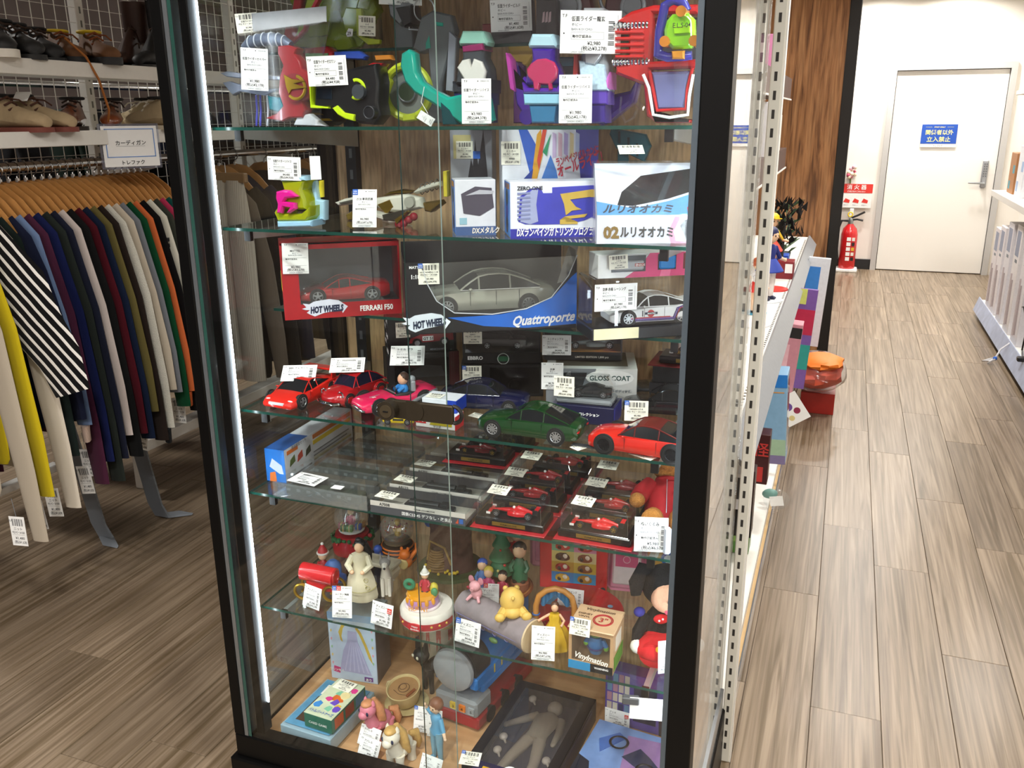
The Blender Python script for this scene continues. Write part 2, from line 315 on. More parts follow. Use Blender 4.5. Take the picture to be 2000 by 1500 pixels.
# ================================================================ DISPLAY CASE
XL, XR, YF, YB, ZT = -1.222, -.172, 1.385, 1.94, 2.0
FRAME = C('#050505', .42, var=.05)
for n_ in FRAME.node_tree.nodes:
    if n_.type == 'BSDF_PRINCIPLED': n_.inputs['Specular IOR Level'].default_value = .18
BEECH = woodmat('beech', '#d2a878', '#dbb386', '#e2bf96', scale=(6, 6, .7), r=.55, rnd=False, grain=20., bump=.01)
ALU = C('#8e9499', .35, .8)
case = T('display_case', 'tall black-framed glass display case full of toys on glass shelves', 'display case', ((XL+XR)/2, YF, 0)); CX, CY = (XL+XR)/2, YF
def cpart(mb, name, smooth=True, par=None):
    mb.v = [(v[0]-CX, v[1]-CY, v[2]) for v in mb.v]; return mb.obj(name, par or case, smooth)
cpart(MB(FRAME).rbox(XL-.012, XR+.01, YF-.012, YB+.01, 0, .165, .004), 'plinth')
cpart(MB(FRAME).rbox(XL, XR, YF, YF+.044, .165, .225, .003), 'bottom_rail'); cpart(MB(woodmat('floor_board', '#c49664', '#cda071', '#d5aa7c', scale=(.8, 6, 6), r=.5, rnd=False, grain=8., bump=.01, mul=.2)).box(XL+.02, XR-.008, YF+.044, YB-.012, .165, .187), 'case_floor')
cpart(MB(FRAME).rbox(XL, XR, YF, YB, ZT-.06, ZT, .004), 'top_board')
cpart(MB(FRAME).rbox(XL, XL+.027, YF, YF+.04, .225, ZT-.06, .002).rbox(XL+.05, XL+.071, YF+.018, YF+.05, .225, ZT-.06, .002), 'corner_post')
cpart(MB(ALU).box(XL+.0275, XL+.037, YF+.003, YF+.035, .225, ZT-.06), 'seal_strip', False)
cpart(MB(FRAME).rbox(XR-.046, XR, YF, YF+.05, .225, ZT-.06, .002), 'corner_post'); cpart(MB(C('#56616a', .35, .5)).box(XR-.056, XR-.0465, YF+.004, YF+.03, .225, ZT-.06), 'seal_strip', False)
cpart(MB(FRAME).rbox(XL, XL+.04, YB-.035, YB, .225, ZT-.06, .002), 'corner_post'); cpart(MB(FRAME).rbox(XR-.03, XR-.006, YB-.03, YB, .225, ZT-.06, .002), 'corner_post')
cpart(MB(BEECH).box(XL+.04, XR-.03, YB-.012, YB, .187, ZT-.06), 'back_panel', False)
def pane(x0, x1, y0, y1, z0, z1, edges, g=None, em=None):
    g = g or GLASS; b = MB(g).box(x0, x1, y0, y1, z0, z1)           # faces: bottom, top, front, back, left, right
    for e in edges:
        b.mi[{'b': 0, 't': 1, 'f': 2, 'k': 3, 'l': 4, 'r': 5}[e]] = b.slot(em or (EDGE if g is SHELFGLASS else PEDGE))
    return b
cpart(pane(XL+.038, XL+.046, YF+.004, YB-.036, .225, ZT-.06, 'f'), 'side_glass', False); cpart(pane(XR-.006, XR, YF+.051, YB-.002, .228, ZT-.06, ''), 'side_glass', False)
pA = cpart(pane(XL+.05, -.651, YF+.003, YF+.008, .226, ZT-.06, 'r', None, PEDGE2), 'sliding_door', False); pB = cpart(pane(-.733, XR-.05, YF+.018, YF+.023, .226, ZT-.06, 'l', None, PEDGE), 'sliding_door', False)
cpart(MB(SILVER).box(XR-.012, XR+.004, YF+.05, YB, .165, .2275), 'sill_trim', False)
UX = (-1.128, -.262)
for x in UX:
    b = MB(C('#17181a', .4)).box(x-.014, x+.014, YB-.034, YB-.0122, .187, ZT-.06)
    for i in range(34): b.box(x-.004, x+.004, YB-.0345, YB-.033, .26+.05*i, .282+.05*i, C('#6a6d70', .6))
    cpart(b, 'slotted_upright', False)
SZ = {0: 1.735, 1: 1.5865, 2: 1.394, 3: 1.2, 4: 1.0105, 5: .8195, 6: .536, 7: .1875}
SF = {0: 1.66, 1: 1.455, 2: 1.455, 3: 1.6, 4: 1.455, 5: 1.455, 6: 1.455}
for k in range(7):
    z = SZ[k]; sh = cpart(pane(-1.165, -.222, SF[k], YB-.036, z-.006, z, 'flr', SHELFGLASS), 'glass_shelf', False)
    for x in UX:
        x += .018 if x < -.7 else -.014
        cpart(MB(C('#c9ced1', .3, .7)).prism([(YB-.034, z-.05), (YB-.034, z-.0065), (SF[k]+.012, z-.0065), (SF[k]+.012, z-.022)], x-.005, x+.005, ax='x').box(x-.007, x+.007, SF[k]+.004, SF[k]+.014, z-.026, z-.0062, BLACK), 'shelf_bracket', False)
LED = emis("led_tube", "#eaf6ff", 36)
cpart(MB(LED).rbox(XL+.0715, XL+.0752, YF+.04, YF+.0437, .3, ZT-.07, .001), 'led_strip', False); cpart(MB(LED).rbox(XR-.05, XR-.044, YF+.0505, YF+.056, .3, ZT-.07, .001), 'led_strip', False)
# door lock
BR = C('#4d463a', .35, .8); LX = lambda px, py: (aty(px, py, YF-.011).x, aty(px, py, YF-.011).z)
(x0, z1), (x1, z0) = LX(747, 778), LX(884, 822); zc = (z0+z1)/2-.004
b = MB(BR).rbox(x0+.012, x1, YF-.011, YF-.001, zc-.019, zc+.017, .002)
b.prism([(x0+.066+.019*cos(a), zc+.019*sin(a)) for a in [pi/2-pi*i/10 for i in range(11)]]+[(x0+.05, zc-.019), (x0+.05, zc+.019)], YF-.0135, YF-.010)
lb = MB(BR).cyl((x0+.016, YF-.03, zc), (x0+.016, YF-.002, zc), .0185, n=22).disc((x0+.016, zc, YF-.03), .0125, C('#7d725c', .3, .9), th=.001).box(x0+.011, x0+.021, YF-.0325, YF-.031, zc-.0015, zc+.0015, BLACK)
for mb_, nm in ((b, 'lock_bar'), (lb, 'key_cylinder'), (MB(C('#161412', .4)).ring((x1, YF-.006, zc), .016, .004, flat=.9, a0=-pi/2, a1=pi/2), 'end_stop')): cpart(mb_, nm, par=pA)
# ================================================================ PRICE TAG GRAPHICS
def tagprint(w, h, title, price, tax, kind='v', badge=None):
    """print of a shop price tag, drawn in the x-z plane around x=0, z from 0"""
    b = MB(INK); y = -.0007
    if kind == 'v':
        b.text('T.F', -w*.36, h*.92, w*.09, y=y); b.text('●', w*.05, h*.93, w*.05, y=y); b.text('2300241102', w*.28, h*.93, w*.06, y=y, wmax=w*.3, m=INKG)
        b.text(title, 0, h*.72, w*.11, y=y, wmax=w*.86); b.text('仮面ライダー' if badge == 'k' else 'ホビー', 0, h*.645, w*.085, y=y, m=INKG); b.text('BAN KOI CHU-', 0, h*.585, w*.08, y=y, m=INKG)
        z = h*.52
        for q in (0, .0): b.box(-w*.42, w*.42, y-.0001, y, z, z+h*.004, INKG)
        b.box(-w*.42, w*.42, y-.0001, y, h*.27, h*.274, INKG); b.text('動作確認済み', -w*.38, h*.46, w*.075, y=y, align='l')
        b.text('¥'+price, 0, h*.19, w*.13, y=y); b.text('(税込¥'+tax+')', 0, h*.1, w*.125, y=y); b.box(-w*.46, w*.46, y-.0001, y, h*.065, h*.069, INKG); b.text('230024110285231', 0, h*.02, w*.07, y=y, m=INKG)
    elif kind == 'h':
        b.text('T.F', -w*.43, h*.84, h*.1, y=y); b.text('●', -w*.44, h*.45, h*.05, y=y); b.text(title, -w*.32, h*.76, h*.13, y=y, align='l', wmax=w*.55); b.text('ホビー', -w*.32, h*.64, h*.09, y=y, align='l', m=INKG); b.text('BAN KOI CHU-', -w*.32, h*.54, h*.08, y=y, align='l', m=INKG)
        x0, x1, z0, z1 = -w*.32, w*.22, h*.33, h*.5
        b.box(x0, x1, y-.0001, y, z0, z0+.0003, INKG).box(x0, x1, y-.0001, y, z1, z1+.0003, INKG).box(x0, x0+.0003, y-.0001, y, z0, z1, INKG).box(x1, x1+.0003, y-.0001, y, z0, z1, INKG)
        b.text('動作確認済み', x0+w*.02, z0+h*.04, h*.08, y=y, align='l'); b.text('¥'+price, w*.06, h*.2, h*.12, y=y); b.text('(税込¥'+tax+')', w*.06, h*.08, h*.12, y=y); b.text('230024110285231', -w*.2, h*.02, h*.05, y=y, m=INKG)
        for i in range(16):
            if i % 5 != 3: b.box(w*.29, w*.39, y-.0001, y, h*(.2+.036*i), h*(.2+.036*i)+h*.018)
        b.box(w*.44, w*.445, y-.0001, y, h*.1, h*.9, INKG)
    else:                                                          # 's' barcode sticker
        x = -w*.32
        for i in range(20):
            q = (.028, .014, .02)[i % 3]*w
            if i % 4 != 3: b.box(x, x+q, y-.0001, y, h*.68, h*.92)
            x += w*.036
        b.text('T.F', -w*.42, h*.82, h*.09, y=y); b.text(title, 0, h*.54, h*.11, y=y, wmax=w*.86); b.text('中古 ホビー 24110285', 0, h*.42, h*.1, y=y, wmax=w*.8); b.box(-w*.4, w*.4, y-.0001, y, h*.37, h*.375)
        b.text('¥'+price, w*.05, h*.22, h*.12, y=y); b.text('(税込¥'+tax+')', w*.05, h*.08, h*.12, y=y, wmax=w*.8)
    return b
def badges(p, w, h, n, pos='tl'):
    for i in range(n):
        m = (BLUEP, REDP)[i] if n > 1 or pos == 'tl' else REDP; s = min(w, h)*.22
        x = -w/2+s*.5+s*i if pos == 'tl' else w/2-s*.8; z = h-s*.5 if pos == 'tl' else h*.72
        MB(m).box(x-s*.5, x+s*.5, -.0012, -.0003, z-s*.5, z+s*.5).text('WEB', x, z+s*.02, s*.32, y=-.0014, m=PAPER).text('掲載中', x, z-s*.36, s*.28, y=-.0014, m=PAPER, wmax=s*.9).obj('badge', p, smooth=False)
NTAG = 0
PR = ['2,980/3,278', '3,980/4,378', '1,980/2,178', '4,480/4,928', '6,980/7,678', '980/1,078', '5,980/6,578', '1,480/1,628']
def pcard(parent, w, h, title='仮面ライダー', kind=None, nb=0, x=0, z=0, y=0, rot=(0, 0, 0), pi_=None, bpos='tl', name='price_tag', bend=False):
    """price tag as a part of its thing (or parts of a standing card)"""
    global NTAG
    NTAG += 1; kind = kind or ('v' if h > w else 'h'); a, c = PR[(NTAG if pi_ is None else pi_) % len(PR)].split('/')
    o = MB(C('#fbf8e8' if kind == 's' else '#f6f7f6', .6, var=.01)).rbox(-w/2, w/2, -.0003, .0003, 0, h, .0001).obj(name, parent, smooth=False); o.location = (x, y, z); o.rotation_euler = rot
    t = tagprint(w, h, title, a, c, kind).obj('tag_print', o, smooth=False); t['kind'] = 'stuff'
    if nb: badges(o, w, h, nb, bpos)
    return o
def standcard(px, py, k, w, h, title, label, tilt=-12, nb=0, rz=None, kind=None, bpos='tl', lift=0.004, Y=None, holder=True):
    """price card leaning in a clear stand; (px,py) = bottom centre in the photo"""
    p = atz(px, py, SZ[k]) if Y is None else aty(px, py, Y)
    t = T('price_card', label, 'price card', (p.x, max(p.y, SF.get(k, 1.455)+.012) if k < 7 else p.y, SZ[k]), math.atan2(-p.x, -p.y)*-1*.0+(rad(rz) if rz is not None else rad(random.uniform(20, 32))))
    pcard(t, w, h, title, kind, nb, z=lift, rot=(rad(tilt), 0, 0), bpos=bpos, name='card')
    if holder: MB(CLEAR).box(-w*.4, w*.4, -.014, .012, 0, .0015).box(-w*.4, w*.4, -.006, -.0045, .0015, .014).obj('clear_holder', t, smooth=False)
    return t
# ================================================================ LEFT CLOTHES RACK
RX, RZ = -2.6, 1.455
rack = T('shoe_rack', 'white metal gondola rack with shoe shelves, wire grid and chrome clothes rail', 'rack', (RX, 2.0, 0))
def rpart(mb, name, smooth=True):
    mb.v = [(v[0]-RX, v[1]-2.0, v[2]) for v in mb.v]; return mb.obj(name, rack, smooth)
Y0, Y1 = .6, 5.0
for z in (1.785, 1.565):
    rpart(MB(WHITEM).rbox(-2.86, -2.44, Y0, Y1, z-.03, z, .004).rbox(-2.444, -2.436, Y0, Y1, z-.045, z+.004, .002), 'shelf')
rpart(MB(CHROME).cyl((RX, Y0, RZ), (RX, Y1, RZ), .015, n=16), 'clothes_rail')
for y in (1.0, 1.95, 2.86, 3.8, 4.72):
    b = MB(WHITEM).rbox(-2.9, -2.86, y-.02, y+.02, 0, 2.3, .003)
    for i in range(44): b.box(-2.8605, -2.859, y-.004, y+.004, .1+.05*i, .125+.05*i, C('#77776f', .6))
    rpart(b, 'slotted_upright', False)
    rpart(MB(WHITEM).prism([(-2.86, 1.39), (-2.86, 1.44), (RX+.02, 1.436), (RX+.02, 1.425)], y-.004, y+.004).obj and MB(WHITEM).prism([(-2.86, 1.36), (-2.86, 1.44), (RX+.02, 1.437), (RX+.02, 1.42)], y-.004, y+.004), 'rail_bracket', False)
b = MB(WHITEM); y = Y0
while y < Y1: b.box(-2.868, -2.865, y-.001, y+.001, .9, 2.3); y += .055
z = .92
while z < 2.3: b.box(-2.868, -2.8655, Y0, Y1, z-.001, z+.001); z += .055
rpart(b, 'wire_grid', False); rpart(MB(WHITEM).rbox(-2.8, -2.76, Y0, 2.35, .3, .33, .003).rbox(-2.86, -2.78, 2.75, Y1, .2, .25, .003), 'base_rail')
# garments -------------------------------------------------------
HW = C('#c08a4e', .4, coat=.3, var=.15, scale=25)
hang0 = None
def hanger(y, label):
    global hang0
    if hang0 is None:
        t = T('clothes_hanger', label, 'hanger', (RX, y, RZ))
        arm = [(-.22, -.215), (-.17, -.17), (-.11, -.112), (-.05, -.075), (0, -.066), (.05, -.075), (.11, -.112), (.17, -.17), (.22, -.215)]
        MB(HW).tube([(x, 0, z) for x, z in arm], [.014, .02, .024, .026, .024, .026, .024, .02, .014], n=10, flat=.25).obj('shoulder_bar', t)
        MB(CHROME).tube([(0, 0, -.06), (0, 0, -.03), (.012, 0, -.022), (.019, 0, -.008), (.018, 0, .006), (.006, 0, .018), (-.008, 0, .017), (-.018, 0, .006)], .0022, n=6).obj('hook', t)
        MB(WHITE).rbox(-.006, .006, -.0045, .0045, -.05, -.036, .0015).obj('size_marker', t); hang0 = t; return t
    t = copytree(hang0); t.location = (RX, y, RZ); t['label'] = label; t.rotation_euler.z = rad(random.uniform(-1, 1)); return t
def garment(y, m, name, label, cat, hem=.62, slv=.72, th=.026, w=.205, sl=True, tagp=None, cuff=None, sx=.0, m2=None, grp='knitwear on the chrome rail', seed=0, slw=1., lean=.085):
    R_ = random.Random(seed); t = T(name, label, cat, (RX, y, 0), rad(R_.uniform(-.7, .7)))
    zt = RZ-.095; rings = []
    zs = [zt+.012, zt-.02, zt-.06, zt-.105, zt-.16, zt-.25, zt-.36, zt-.5]+[hem+(zt-.5-hem)*f for f in (.6, .3, .06, 0)]
    ws = [.085, .12, .16, .2, w-.01, w-.03, w-.035, w-.03, w-.025, w-.02, w-.02, w-.03]
    for i, (z, a) in enumerate(zip(zs, ws)):
        bb = th*(.7 if i == 0 else .85 if i < 3 else 1)
        rings.append([(a*cos(q)+.006*sin(3*q+i), y*0+bb*sin(q)*(1+.2*sin(4*q+i*.9+seed)), z+.012*(cos(q)**2)*(-1 if i < 4 else 0)) for q in [2*pi*j/20 for j in range(20)]])
    MB(m).loft(rings).obj('body', t)
    if sl:
        for s in (1, -1):
            w0, l0, k0 = w, lean, slw
            if s < 0: w, lean, slw = min(w, .17), 0., min(slw, 1.)       # rack side: the sleeve hangs straight in front of the grid
            L = slv+.04+R_.uniform(-.04, .04)
            pts = [(s*(w-.05), 0, zt-.06), (s*(w-.005), 0, zt-.12), (s*(w+.016), 0, zt-.22), (s*(w+.025+lean*.3), .004, zt-.36), (s*(w+.025+lean*.72), .008, zt-.12-L*.75), (s*(w+.018+lean), .006, zt-.12-L)]
            o = MB(m2 or m).tube(pts, [.035, .052, .054*slw, .05*slw, .042*slw, .033*slw], n=12, flat=th*1.0/(.054*max(slw, 1.))).obj('sleeve', t); w, lean, slw = w0, l0, k0
            if cuff: e = pts[-1]; MB(cuff).tube([e, (e[0], e[1], e[2]-.055)], [.033, .028], n=12, flat=.42).obj('cuff', o)
    if tagp:
        x, z = tagp; g = MB(PAPER).box(-.028, .028, -.0005, .0005, -.1, 0).obj('price_tag', t, smooth=False, loc=(x+.03, -th*.4, z), rot=(rad(-2), rad(R_.uniform(-12, 12)), rad(R_.uniform(4, 12))))
        tagprint(.056, .1, 'ニット', '1,480', '1,628', 's').obj('tag_print', g, smooth=False, loc=(0, 0, -.1))['kind'] = 'stuff'
        MB(INKG).tube([(x+.03, -th*.4, z), (x+.02, -th*.2, z+.06)], .0008, n=4).obj('tag_string', t)
    return t
GL = [ # colour, words, kind, hem, sleeve, opts
 ('#d8cfbf', 'cream fine-knit', 'rib', .50, .80, dict(tagp=(.2, .44))), ('#15201d', 'black-green ribbed', 'rib', .62, .62, {}), ('#171c34', 'dark navy ribbed', 'rib', .62, .5, dict(slw=1.3)),
 ('#6d83a8', 'light denim-blue', 'rib', .66, .56, dict(cuff=knit('#cdb4a5'))), ('#4a2138', 'plum purple', 'rib', .58, .82, dict(tagp=(.21, .47))), ('#141d4c', 'inky blue', 'rib', .66, .7, {}),
 ('#262c28', 'charcoal waffle-knit', 'rib', .6, .78, dict(tagp=(.16, .5))), ('#1c2032', 'blue-black', 'rib', .6, .76, {}), ('#cfc3bd', 'pale blush-grey', 'rib', .72, .62, {}), ('#121314', 'plain black', 'rib', .58, .76, dict(tagp=(.2, .5))),
 ('#4e111d', 'burgundy', 'rib', .64, .68, {}), ('#14203a', 'midnight navy', 'rib', .6, .7, {}), ('#6b6238', 'olive khaki', 'rib', .68, .6, {}), ('#2a211d', 'dark brown', 'rib', .6, .72, dict(tagp=(.2, .52))),
 ('#d6d4c8', 'marled oatmeal-white', 'marl', .62, .68, dict(cuff=knit('#23262a'), slw=1.15)), ('#cbc0ae', 'light beige', 'rib', .7, .6, {}), ('#7d828a', 'mid grey', 'rib', .66, .58, {}), ('#0f4a2c', 'bottle green', 'rib', .7, .62, {}),
 ('#d9703f', 'salmon orange', 'rib', .8, .58, dict(cuff=knit('#c9602f'))), ('#101012', 'jet black', 'rib', .66, .66, dict(tagp=(.2, .56))), ('#e6e4d4', 'ivory', 'rib', .68, .5, dict(bands=1)), ('#3c4038', 'grey-olive', 'rib', .68, .6, {}),
 ('#c23a5e', 'raspberry pink', 'rib', .7, .58, dict(tagp=(.2, .6))), ('#13564e', 'teal green', 'rib', .7, .6, {}), ('#7c6340', 'tan brown', 'rib', .7, .6, {}), ('#8f8b9d', 'lavender grey', 'rib', .7, .6, {})]
ys = [1.965+.83*i/(len(GL)-1) for i in range(len(GL))]
words = [g[1] for g in GL]
for i, (c, wd, kd, hem, slv, op) in enumerate(GL):
    op = dict(op); bands = op.pop('bands', 0); nb_ = 'hanging between the %s and the %s ones' % (words[i-1] if i else 'black and white striped', words[i+1] if i < len(GL)-1 else 'long grey-brown')
    hanger(ys[i], 'varnished wooden hanger carrying the %s cardigan' % wd)
    g = garment(ys[i], knit(c, kind=kd, scale=70 if kd == 'marl' else 220), 'cardigan', '%s cardigan %s' % (wd, nb_), 'cardigan', hem, slv, seed=i, th=.0128, **op)
    if bands:
        for ch in list(g.children):
            if ch.name.startswith('sleeve'):
                for z in (1.16, 1.02, .9, .8):
                    for q in (0, .022): MB(knit('#14151a')).tube([(.226+.004*(1.2-z), .005, z+q), (.226+.004*(1.2-z), .005, z+q-.012)], [.0544, .0544], n=12, flat=.238).obj('stripe_band', ch)
                break
hanger(1.92, 'wooden hanger carrying the black and white striped top')
garment(1.92, knit('#e9e7e2', '#101012', 'stripe', 16., .72), 'striped_pullover', 'black and white striped wide-sleeved top at the near end of the rail', 'top', .9, .42, th=.017, w=.27, slw=2.3, seed=41, tagp=(.16, .83), m2=knit('#e9e7e2', '#101012', 'diag', 14., .72), lean=.15)
hanger(1.875, 'wooden hanger carrying the mustard yellow cardigan'); garment(1.875, knit('#c7b21c'), 'cardigan', 'mustard yellow ribbed cardigan beside the cream one, sleeve low', 'cardigan', .55, .78, seed=42, th=.0135, tagp=(.23, .44))
hanger(1.83, 'wooden hanger carrying the beige open-front cardigan'); garment(1.83, knit('#b9ae9c'), 'cardigan', 'beige open-front cardigan showing below the striped top', 'cardigan', .46, .86, seed=43, th=.0135, tagp=(.2, .4))
for i, (y, c, wd, hem) in enumerate([(3.17, '#6a6056', 'long grey-brown coat', .5), (3.27, '#1b1b1d', 'long black coat', .45), (3.38, '#20263c', 'dark navy coat', .5), (3.6, '#3a332e', 'dark brown coat', .45), (3.85, '#5b5148', 'taupe coat', .5), (4.0, '#26262a', 'charcoal coat', .5), (4.3, '#433a33', 'umber coat', .5), (4.6, '#191a1e', 'soot-black coat', .5)]):
    hanger(y, 'wooden hanger carrying the %s' % wd); garment(y, knit(c), 'coat', '%s hanging at the far end of the rail' % wd, 'coat', hem, .7, seed=60+i, th=.032)
# pale trousers clipped on a hanger, seen through the side glass
p = atx(470, 360, -2.35); t = T('pale_trousers', 'long pale stone trousers hanging behind the side glass of the case', 'trousers', (-2.42, p.y, 0)); b = MB(knit('#b9b2a6', scale=40))
for s in (-1, 1): b.loft([[(s*.05*(1 if z < 1.2 else .8)+.05*cos(q)*f, .03*sin(q)*f, z) for q in [2*pi*j/12 for j in range(12)]] for z, f in ((1.36, .8), (1.3, 1), (1.1, 1.15), (.8, 1.15), (.55, 1.1), (.5, 1.1))])
b.obj('legs', t); MB(C('#8a6a44', .5)).rbox(-.1, .1, -.015, .015, 1.35, 1.39, .004).obj('clamp_bar', t); MB(CHROME).tube([(0, 0, 1.39), (0, 0, 1.43), (-.09, 0, 1.46), (-.18, 0, 1.46)], .002).obj('hook', t)
# grey knitted belts trailing onto the floor
for (a, lb, dx) in (((325, 1012), 'grey knitted belt trailing onto the floor under the marled cardigan', .06), ((195, 985), 'grey knitted belt coiled on the floor behind the white tags', -.05)):
    f = atz(a[0], a[1], 0); p = Vector((max(f.x, -2.62), f.y if f.x > -2.7 else 2.4, 0)); b = MB(knit('#868d95', scale=160)); pts = [(p.x-.1, p.y-.05, .62), (p.x-.08, p.y-.03, .4), (p.x-.05, p.y, .06), (p.x-.02, p.y, .008), (p.x+.05, p.y+dx, .006)]
    rg = [[(x+sx_*.036, y+sy*.004, z+(sy*.003 if i > 2 else 0)) for sx_, sy in ((-1, -1), (1, -1), (1, 1), (-1, 1))] for i, (x, y, z) in enumerate(pts)]
    b.loft(rg); o = b.obj('knit_belt'); tag(o, lb, 'belt')
# rack sign
A = atx(212, 248, -2.41); t = T('rack_sign', 'clear-framed white rack sign with blue border reading cardigan in Japanese', 'sign', (-2.405, A.y+.085, 1.435), rad(62))
MB(glassy('acryl', '#e9edf5', .05, .12, .03, '#c9cbe0')).rbox(-.105, .105, -.003, .003, 0, .155, .002).obj('acrylic_frame', t); MB(PAPER).box(-.096, .096, -.0045, -.0032, .008, .147).obj('card', t)
k = MB(C('#6b93d1', .6)); [k.box(*q) for q in ((-.085, .085, -.0055, -.0046, .135, .138), (-.085, .085, -.0055, -.0046, .04, .043), (-.085, -.082, -.0055, -.0046, .04, .138), (.082, .085, -.0055, -.0046, .04, .138))]; k.text('カーディガン', 0, .083, .018, y=-.0056, m=INK); k.text('トレファク', 0, .016, .017, y=-.0056, m=INK); k.box(-.05, .05, -.0055, -.0046, .078, .0785, INK); k.obj('print', t, smooth=False)
# shoes ----------------------------------------------------------
def shoe(px, py, z, rz, up, sole, label, kind='low', L=.28, x=-2.5, lace=None, trim=None, grp=None, tagc=False):
    p = atx(px, py, x); t = T({'low': 'lace_shoe', 'boot': 'ankle_boot', 'sneak': 'sneaker'}[kind], label, 'shoe', (x, p.y, z), rz, grp)
    n = 14; rings = []
    prof = [(-.5, .30, .34), (-.47, .34, .40), (-.3, .36, .42 if kind != 'boot' else .62), (-.1, .36, .36 if kind != 'boot' else .62), (.05, .38, .30 if kind != 'boot' else .5), (.22, .41, .25), (.38, .38, .22), (.46, .32, .19), (.49, .22, .16), (.5, .1, .13)]
    for u, wd, hh in prof:
        xx = u*L; a = wd*L*.36; z1 = hh*L; z0 = .014
        rings.append([(xx, a*cos(q)*(1 if sin(q) < 0 else (.55 if u < .1 else .85)+.15*(1-sin(q))), z0+(z1-z0)*(.5+.5*sin(q))) for q in [2*pi*j/n for j in range(n)]])
    MB(up).loft(rings).obj('upper', t)
    so = [(-.51, .24), (-.46, .34), (-.25, .38), (0, .37), (.2, .43), (.36, .41), (.46, .34), (.5, .24), (.515, .1)]
    MB(sole).prism([(u*L, w_*L*.37) for u, w_ in so]+[(u*L, -w_*L*.37) for u, w_ in so[::-1]], 0, .016 if kind != 'sneak' else .024, ax='z').obj('sole', t)
    if kind == 'boot': MB(up).lathe([(.045, 0), (.052, .06), (.054, .15), (.05, .15), (.044, .04)], c=(-.28*L, 0, .6*L-.06), n=14, cap=False).obj('shaft', t)
    else: MB(trim or MATTE).ring((-.26*L, 0, .41*L), .036, .007, ax='z', flat=.8).obj('collar', t)
    b = MB(lace or C('#3c2a20', .8))
    for i in range(5): u = -.08+.06*i; z_ = (.36-.06*i*.9)*L*(1.0 if kind != 'boot' else 1.5-.08*i)+.004; b.tube([(u*L, -.024, z_-.006), (u*L+.008, 0, z_+.006), (u*L, .024, z_-.006)], .0035, n=6)
    b.tube([(-.1*L, 0, .38*L), (-.02*L, .035, .36*L), (.05*L, .045, .3*L)], .003, n=6); b.obj('laces', t)
    if tagc: MB(PAPER).box(-.025, .025, -.0005, .0005, 0, .045).obj('price_tag', t, loc=(-.02, -.05, .35*L), rot=(rad(-50), 0, rad(20)))
    return t
BLK = C('#17181b', .55, bump=.1); BRN = C('#7a3c1c', .28, coat=.5, var=.25, scale=12); TAN = C('#b09a78', .75, bump=.1); BEI = C('#c4b18c', .8)
Z1, Z2 = 1.786, 1.566
pr = 'black slip-on shoes on the upper shelf'
shoe(8, 115, Z1, rad(-40), BLK, C('#e8e4da', .6), 'black sneaker with white sole lying at the shelf edge', 'sneak', .29, -2.52)
shoe(60, 118, Z1, rad(-28), BLK, BLK, 'black leather shoe between the white-soled sneaker and the brown hiker', 'low', .29, -2.56); shoe(100, 118, Z1, rad(-28), BLK, BLK, 'black leather shoe touching the yellow-trimmed hiking shoe', 'low', .29, -2.62)
HB = C('#6a4526', .75, var=.3, scale=18, bump=.2); YL = C('#e3c52c', .6)
shoe(143, 122, Z1, rad(-28), HB, C('#2b2d30', .7), 'brown hiking shoe with purple lining and yellow collar trim, farther of the pair', 'sneak', .29, -2.62, lace=C('#8a4a24', .8), trim=YL); shoe(196, 130, Z1, rad(-28), HB, C('#2b2d30', .7), 'brown hiking shoe with lime-green flash and loose dangling lace', 'sneak', .29, -2.54, lace=C('#8a4a24', .8), trim=YL)
shoe(228, 130, Z1, rad(-45), BLK, BLK, 'black suede lace-up shoe behind the hiking shoe', 'low', .27, -2.72); shoe(294, 140, Z1, rad(-75), BLK, BLK, 'tall black suede boot by the case post', 'boot', .28, -2.56); shoe(252, 132, Z1, rad(-75), C('#3a2118', .5), BLK, 'dark brown boot beside the tall black boot', 'boot', .28, -2.66)
shoe(30, 248, Z2, rad(0), TAN, C('#7a3e33', .7), 'sand suede moccasin with brown bow and reddish sole, shelf end side', 'low', .28, -2.54, lace=C('#4a2a1c', .8)); shoe(80, 248, Z2, rad(0), TAN, C('#7a3e33', .7), 'sand suede moccasin with white tag, next to the tan brogue', 'low', .28, -2.54, lace=C('#4a2a1c', .8), tagc=True)
shoe(140, 248, Z2, rad(-55), BRN, C('#2a1c16', .5), 'glossy tan leather brogue beside the sand moccasin', 'low', .27, -2.58, lace=C('#2a1710', .7)); shoe(222, 248, Z2, rad(-50), BRN, C('#2a1c16', .5), 'glossy tan leather brogue beside the beige deck shoe', 'low', .27, -2.58, lace=C('#2a1710', .7))
shoe(295, 250, Z2, rad(165), BEI, C('#d6cbb2', .7), 'beige deck shoe with rope laces by the case post', 'low', .28, -2.54, lace=C('#ddd6c6', .8)); shoe(275, 246, Z2, rad(165), BEI, C('#d6cbb2', .7), 'beige deck shoe half hidden behind its twin', 'low', .28, -2.66, lace=C('#ddd6c6', .8))
b = MB(C('#a8672c', .8)); A = atx(165, 122, -2.45); b.tube([(-2.5, A.y-.02, Z1+.08), (-2.44, A.y, Z1+.02), (-2.428, A.y+.03, Z1-.05), (-2.43, A.y+.06, Z1-.15), (-2.46, A.y+.08, Z1-.19)], .004, n=6); tag(b.obj('dangling_shoelace'), 'loose brown and yellow shoelace dangling over the shelf edge', 'shoelace')
